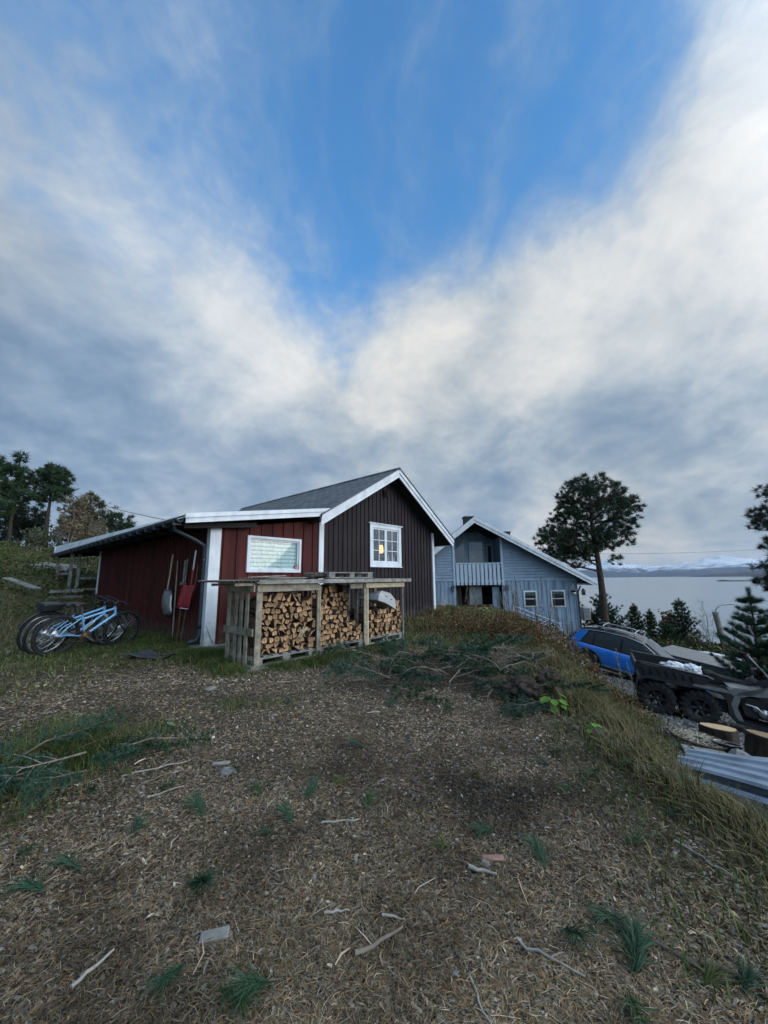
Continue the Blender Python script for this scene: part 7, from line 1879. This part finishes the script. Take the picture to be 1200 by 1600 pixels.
# ------------------------------------------------------------------ litter on the ground
def gz_at(x, y):
    z = H(x, y); nr = (y > .4) & (y < 12) & (np.abs(x) < 9)
    return z+nr*.02*fbm(x*4.5, y*4.5, 4, 21)+nr*.012*fbm(x*14, y*14, 2, 33)
def polar(n, r0, r1, a0, a1, pw=1.0):
    u = RNG.random(n); r = r0*(r1/r0)**u if pw == 1 else r0+(r1-r0)*u**pw; a = np.radians(RNG.uniform(a0, a1, n)); return r*np.sin(a), r*np.cos(a)
def litter(name, n, L0, L1, w, pal, ps, r0=1.25, r1=10, lift=.008, dens=None, tilt=.12, arange=(-62, 62)):
    x, y = polar(n, r0, r1, *arange)
    k = y > .55
    if dens is not None: k &= RNG.random(n) < dens(x, y)
    x, y = x[k], y[k]; N = len(x); p = np.stack([x, y, gz_at(x, y)+RNG.uniform(0, lift, N)+.002], 1)
    a = RNG.uniform(0, 2*PI, N); r = np.hypot(x, y); L_ = RNG.uniform(L0, L1, N)*np.clip(r/4, 1, 1.8); W = w*RNG.uniform(.6, 1.4, N)*np.clip(r/3, 1, 2.2)
    d = np.stack([np.cos(a), np.sin(a), RNG.normal(0, tilt, N)], 1); s_ = np.stack([-np.sin(a), np.cos(a), RNG.normal(0, .35, N)], 1)
    bend = RNG.normal(0, .07, N)[:, None]*L_[:, None]
    sb = np.stack([-np.sin(a), np.cos(a), np.zeros(N)], 1)
    A_ = p-d*L_[:, None]/2; B_2 = p+sb*bend+np.array([0, 0, .003]); C_ = p+d*L_[:, None]/2; sw = s_*W[:, None]/2
    v = np.stack([A_-sw*.6, A_+sw*.6, B_2+sw, B_2-sw, C_+sw*.5, C_-sw*.5], 1).reshape(-1, 3)
    b = (np.arange(N)*6)[:, None]; f = np.concatenate([b+np.array([[0, 1, 2, 3]]), b+np.array([[3, 2, 4, 5]])], 0)
    pal = np.array(pal)*1.16; c = pal[RNG.choice(len(pal), N, p=ps)]*(1+RNG.uniform(-.35, .35, (N, 1)))*np.array([[1.12, .99, .86]])
    c = c*(1-.6*charmask(x, y))[:, None]*np.clip(.92+2.0*fbm(x*.75, y*.75, 3, 141)+1.3*fbm(x*3.1, y*3.1, 3, 142), .4, 1.3)[:, None]
    o = npmesh(name, v, f, M['chips'], np.repeat(c, 6, 0)); tag(o, kind='stuff'); return o
yard = lambda x, y: np.clip(1.08-grassmask(x, y)*.9, 0, 1)*(1-gravelmask(x, y))
litter('pine_needle_litter', 330000, .018, .055, .0017, [(.22, .18, .125), (.14, .11, .075), (.34, .30, .23), (.22, .13, .06), (.055, .047, .036), (.15, .15, .13), (.085, .095, .04)], [.20, .22, .08, .10, .21, .12, .07], dens=yard, lift=.014)
litter('wood_chip_litter', 95000, .010, .034, .009, [(.22, .185, .14), (.13, .105, .08), (.18, .178, .165), (.065, .055, .045), (.38, .35, .30)], [.25, .26, .2, .25, .04], dens=yard, tilt=.25)
# chips and gravel as small lumps
def lumps(name, n, s0, s1, pal, ps, r0=1.25, r1=11, dens=None, arange=(-62, 62), xy=None):
    if xy is None:
        x, y = polar(n, r0, r1, *arange); k = y > .55
        if dens is not None: k &= RNG.random(n) < dens(x, y)
        x, y = x[k], y[k]
    else: x, y = xy
    N = len(x); r = np.hypot(x, y); s_ = RNG.uniform(s0, s1, N)*RNG.uniform(.6, 1.3, N)*np.clip(r/4, 1, 1.8)
    base = np.array([[-1, -.7, -.3], [1, -.6, -.3], [.8, .8, -.3], [-.8, .7, -.3], [-.5, -.4, .5], [.6, -.3, .45], [.4, .5, .55], [-.5, .4, .4]])
    v = base[None]*(1+RNG.uniform(-.35, .35, (N, 8, 3)))*s_[:, None, None]*RNG.uniform(.6, 1.2, (N, 1, 3)); a = RNG.uniform(0, 6.28, N); ca, sa = np.cos(a)[:, None], np.sin(a)[:, None]
    vx = v[:, :, 0]*ca-v[:, :, 1]*sa; vy = v[:, :, 0]*sa+v[:, :, 1]*ca; v = np.stack([vx, vy, v[:, :, 2]], -1)+np.stack([x, y, gz_at(x, y)+.25*s_], 1)[:, None]
    f0 = np.array([(0, 1, 5, 4), (1, 2, 6, 5), (2, 3, 7, 6), (3, 0, 4, 7), (4, 5, 6, 7)]); f = ((np.arange(N)*8)[:, None, None]+f0[None]).reshape(-1, 4)
    pal = np.array(pal); c = pal[RNG.choice(len(pal), N, p=ps)]*(1+RNG.uniform(-.3, .3, (N, 1)))
    o = npmesh(name, v.reshape(-1, 3), f, M['chips'], np.repeat(c, 8, 0)); tag(o, kind='stuff'); return o
GP = [(.20, .20, .20), (.30, .29, .27), (.11, .11, .115), (.48, .48, .46), (.20, .165, .12)]
lumps('bark_and_gravel', 42000, .004, .010, GP, [.30, .22, .24, .05, .19], dens=lambda x, y: yard(x, y)*np.clip(.25+1.4*np.exp(-((x-.9)/.8)**2)+.6*charmask(x, y)+(fbm(x*1.5, y*1.5, 3, 55) > .08)*.5, 0, 1))
lumps('pebbles', 420, .008, .016, [(.36, .36, .35), (.26, .24, .21), (.58, .58, .56)], [.45, .45, .10], dens=lambda x, y: .9-grassmask(x, y)*.5)
x, y = sample(90000, 3.5, 16, 3.6, 18, lambda x, y: gravelmask(x, y)*np.clip(9/np.hypot(x, y), 0, 1)**2)
lumps('drive_gravel', 0, .010, .020, [tuple(np.array(g)*.62) for g in GP], [.34, .28, .24, .04, .10], xy=(x, y))
# twigs and single pieces near the camera
litter('small_twigs', 260, .06, .18, .005, [(.33, .27, .21), (.18, .13, .10), (.45, .42, .38)], [.45, .35, .2], r1=7, dens=yard, tilt=.05, lift=.02)
def twig(x, y, rz, L_, r_, label, m='twig', group=None, seed=0):
    rg = random.Random(seed); n = 6; pts = [Vector((L_*(i/n-.5), rg.uniform(-.02, .02)*L_*2, r_+.006+rg.uniform(0, .008))) for i in range(n+1)]
    e = MB(); e.tube(pts, [r_*(1-.09*i) for i in range(n+1)], 7)
    if L_ > .2: e.tube([pts[3], pts[3]+Vector((L_*.12, L_*.10, .01)), pts[3]+Vector((L_*.2, L_*.14, .015))], [r_*.5, r_*.4, r_*.2], 5)
    o = e.build('twig', M[m], None); o.location = (x, y, float(gz_at(np.array(x), np.array(y)))); o.rotation_euler = (0, 0, rz); tag(o, label, 'twig', group)
M['twigpale'] = mat('peeled_twig', (.40, .37, .32), (.25, .225, .19), .8, 20, bump=.2)
twig(1.45, 2.02, -1.25, .24, .006, 'pale crooked twig lying alone on the mossy litter at the right', 'twigpale', seed=1)
twig(.55, 1.56, -.6, .22, .006, 'pale bent twig in the middle of the right foreground', 'twigpale', seed=2)
twig(.28, 1.42, -1.4, .17, .005, 'thin whitish twig near the bottom edge, just right of the middle', 'twigpale', seed=3)
twig(.95, 1.6, -.75, .3, .009, 'dark brown twig beside the large right sprig', seed=4)
twig(1.15, 1.50, -.3, .3, .009, 'dark brown twig low in the right corner of the yard', seed=5)
twig(-.03, 1.62, .55, .2, .009, 'brown stick with a knob at the lower middle of the foreground', seed=6)
twig(.42, 1.95, -.4, .12, .010, 'short thick light-tipped stick below the dark tuft right of the middle', 'twigpale', seed=8)
twig(-.25, 2.33, .1, .2, .006, 'pale twig lying level in front of the rack, mid-yard', 'twigpale', seed=9)
twig(-1.0, 1.55, 1.2, .14, .008, 'curved yellowish peeled twig in the left foreground', 'twigpale', seed=10)
twig(-1.6, 2.95, .6, .42, .006, 'long thin pale stem left of the middle of the yard', 'twigpale', seed=11)
twig(-1.38, 2.66, .7, .2, .006, 'thin light stick pointing at the small sprig on the left', 'twigpale', seed=12)
for k, (x, y, rz, L_) in enumerate([(-.2, 1.75, .2, .10), (0.02, 1.72, -.2, .09)]): twig(x, y, rz, L_, .006, ['short white twig, left of the pair below the dark patch', 'short white twig, right of the pair below the dark patch'][k], 'twigpale', seed=20+k)
def chip(x, y, rz, l, w, h, m, label):
    o = MB().box((0, 0, 0), (l, w, h)).build('wood_chip', M[m], None, bevel=.003); o.location = (x, y, float(gz_at(np.array(x), np.array(y)))+h*.5+.008); o.rotation_euler = (.06, -.05, rz); tag(o, label, 'wood chip')
chip(-.64, 1.66, .2, .10, .045, .012, 'woodgrey', 'grey rectangular wood chip lying in the left foreground')
chip(.49, 2.04, -.1, .10, .032, .010, 'redplastic' if False else 'pinkbark', 'flat pinkish piece of bark right of the middle foreground') if 'pinkbark' in M else None
M['pinkbark'] = mat('pink_bark', (.42, .24, .18), (.28, .15, .11), .85, 20, bump=.3)
chip(.49, 2.04, -.1, .10, .032, .010, 'pinkbark', 'flat pinkish piece of bark right of the middle foreground')
chip(-1.2, 3.05, .1, .12, .04, .012, 'woodgrey', 'pale flat chip mid-left in the yard near a small sprig')
for i, (x, y, s_, lab) in enumerate([(-1.10, 2.92, .045, 'rounded beige stone on the litter at mid-left'), (2.05, 3.5, .07, 'grey stone at the edge of the bank'), (.45, 2.02, .02, 'small whitish stone beside the pinkish bark'), (-2.25, 2.12, .04, 'grey stone below the left pine boughs'), (-2.1, 4.9, .05, 'grey stone in the grass left of the rack')]):
    place('stone', blob(s_, 40+i, (1.3, .9, .55), .35, 3, 1.5), 'stone', (x, y, Hf(x, y)+s_*.3), (0, 0, i), lab, 'stone')
# half-buried ledge of rock along the bank
for i, (x, y, l) in enumerate([(1.82, 3.2, .30), (1.88, 2.85, .25), (1.78, 3.55, .26)]):
    place('rock', blob(l*.5, 60+i, (1.3, .4, .3), .5, 4, 2.0), 'stone', (x, y, Hf(x, y)-.0), (0, 0, -1.0+.2*i), ['long grey rock half buried in the edge of the bank, middle of three', 'grey rock half buried in the bank edge, nearest of three', 'grey rock half buried in the bank edge, farthest of three'][i], 'rock')
# heap of grey gravel on the hillside and scraps beside the bikes
mh_ = place('gravel_heap', blob(.8, 77, (1.4, 1.0, .35), .3, 4, 2.5), 'stone', (-15.2, 17.6, Hf(-15.2, 17.6)), (0, 0, .3), 'low heap of grey gravel on the hillside behind the bikes', 'gravel heap')
for k in range(16):
    x = -7.6+random.uniform(-1.6, .8); y = 8.0+random.uniform(-1.0, 2.4); L_ = random.uniform(.1, .35); b = MB(); b.beam((-L_/2, 0, 0), (L_/2, 0, .01), .05, .015)
    o = b.build('wood_scrap', M['woodgrey'], None); o.location = (x, y, Hf(x, y)+.03); o.rotation_euler = (random.uniform(-.1, .1), random.uniform(-.1, .1), random.uniform(0, 3)); tag(o, 'small grey wood scrap on the ground left of the bicycles', 'wood scrap', 'wood scraps left of the bicycles')

# ------------------------------------------------------------------ air over the fjord
hm = bpy.data.materials.new('haze'); hm.use_nodes = True; nt = hm.node_tree; nt.nodes.clear()
pv = nt.nodes.new('ShaderNodeVolumePrincipled'); pv.inputs['Color'].default_value = (.62, .78, 1, 1); pv.inputs['Density'].default_value = 3.4e-5; pv.inputs['Anisotropy'].default_value = .2
ou = nt.nodes.new('ShaderNodeOutputMaterial'); nt.links.new(pv.outputs[0], ou.inputs['Volume'])
hz_ = MB(); hz_.bb((-9500, -3200, -60), (24000, 21500, 950)); h = hz_.build('haze', hm, None); tag(h, kind='stuff')
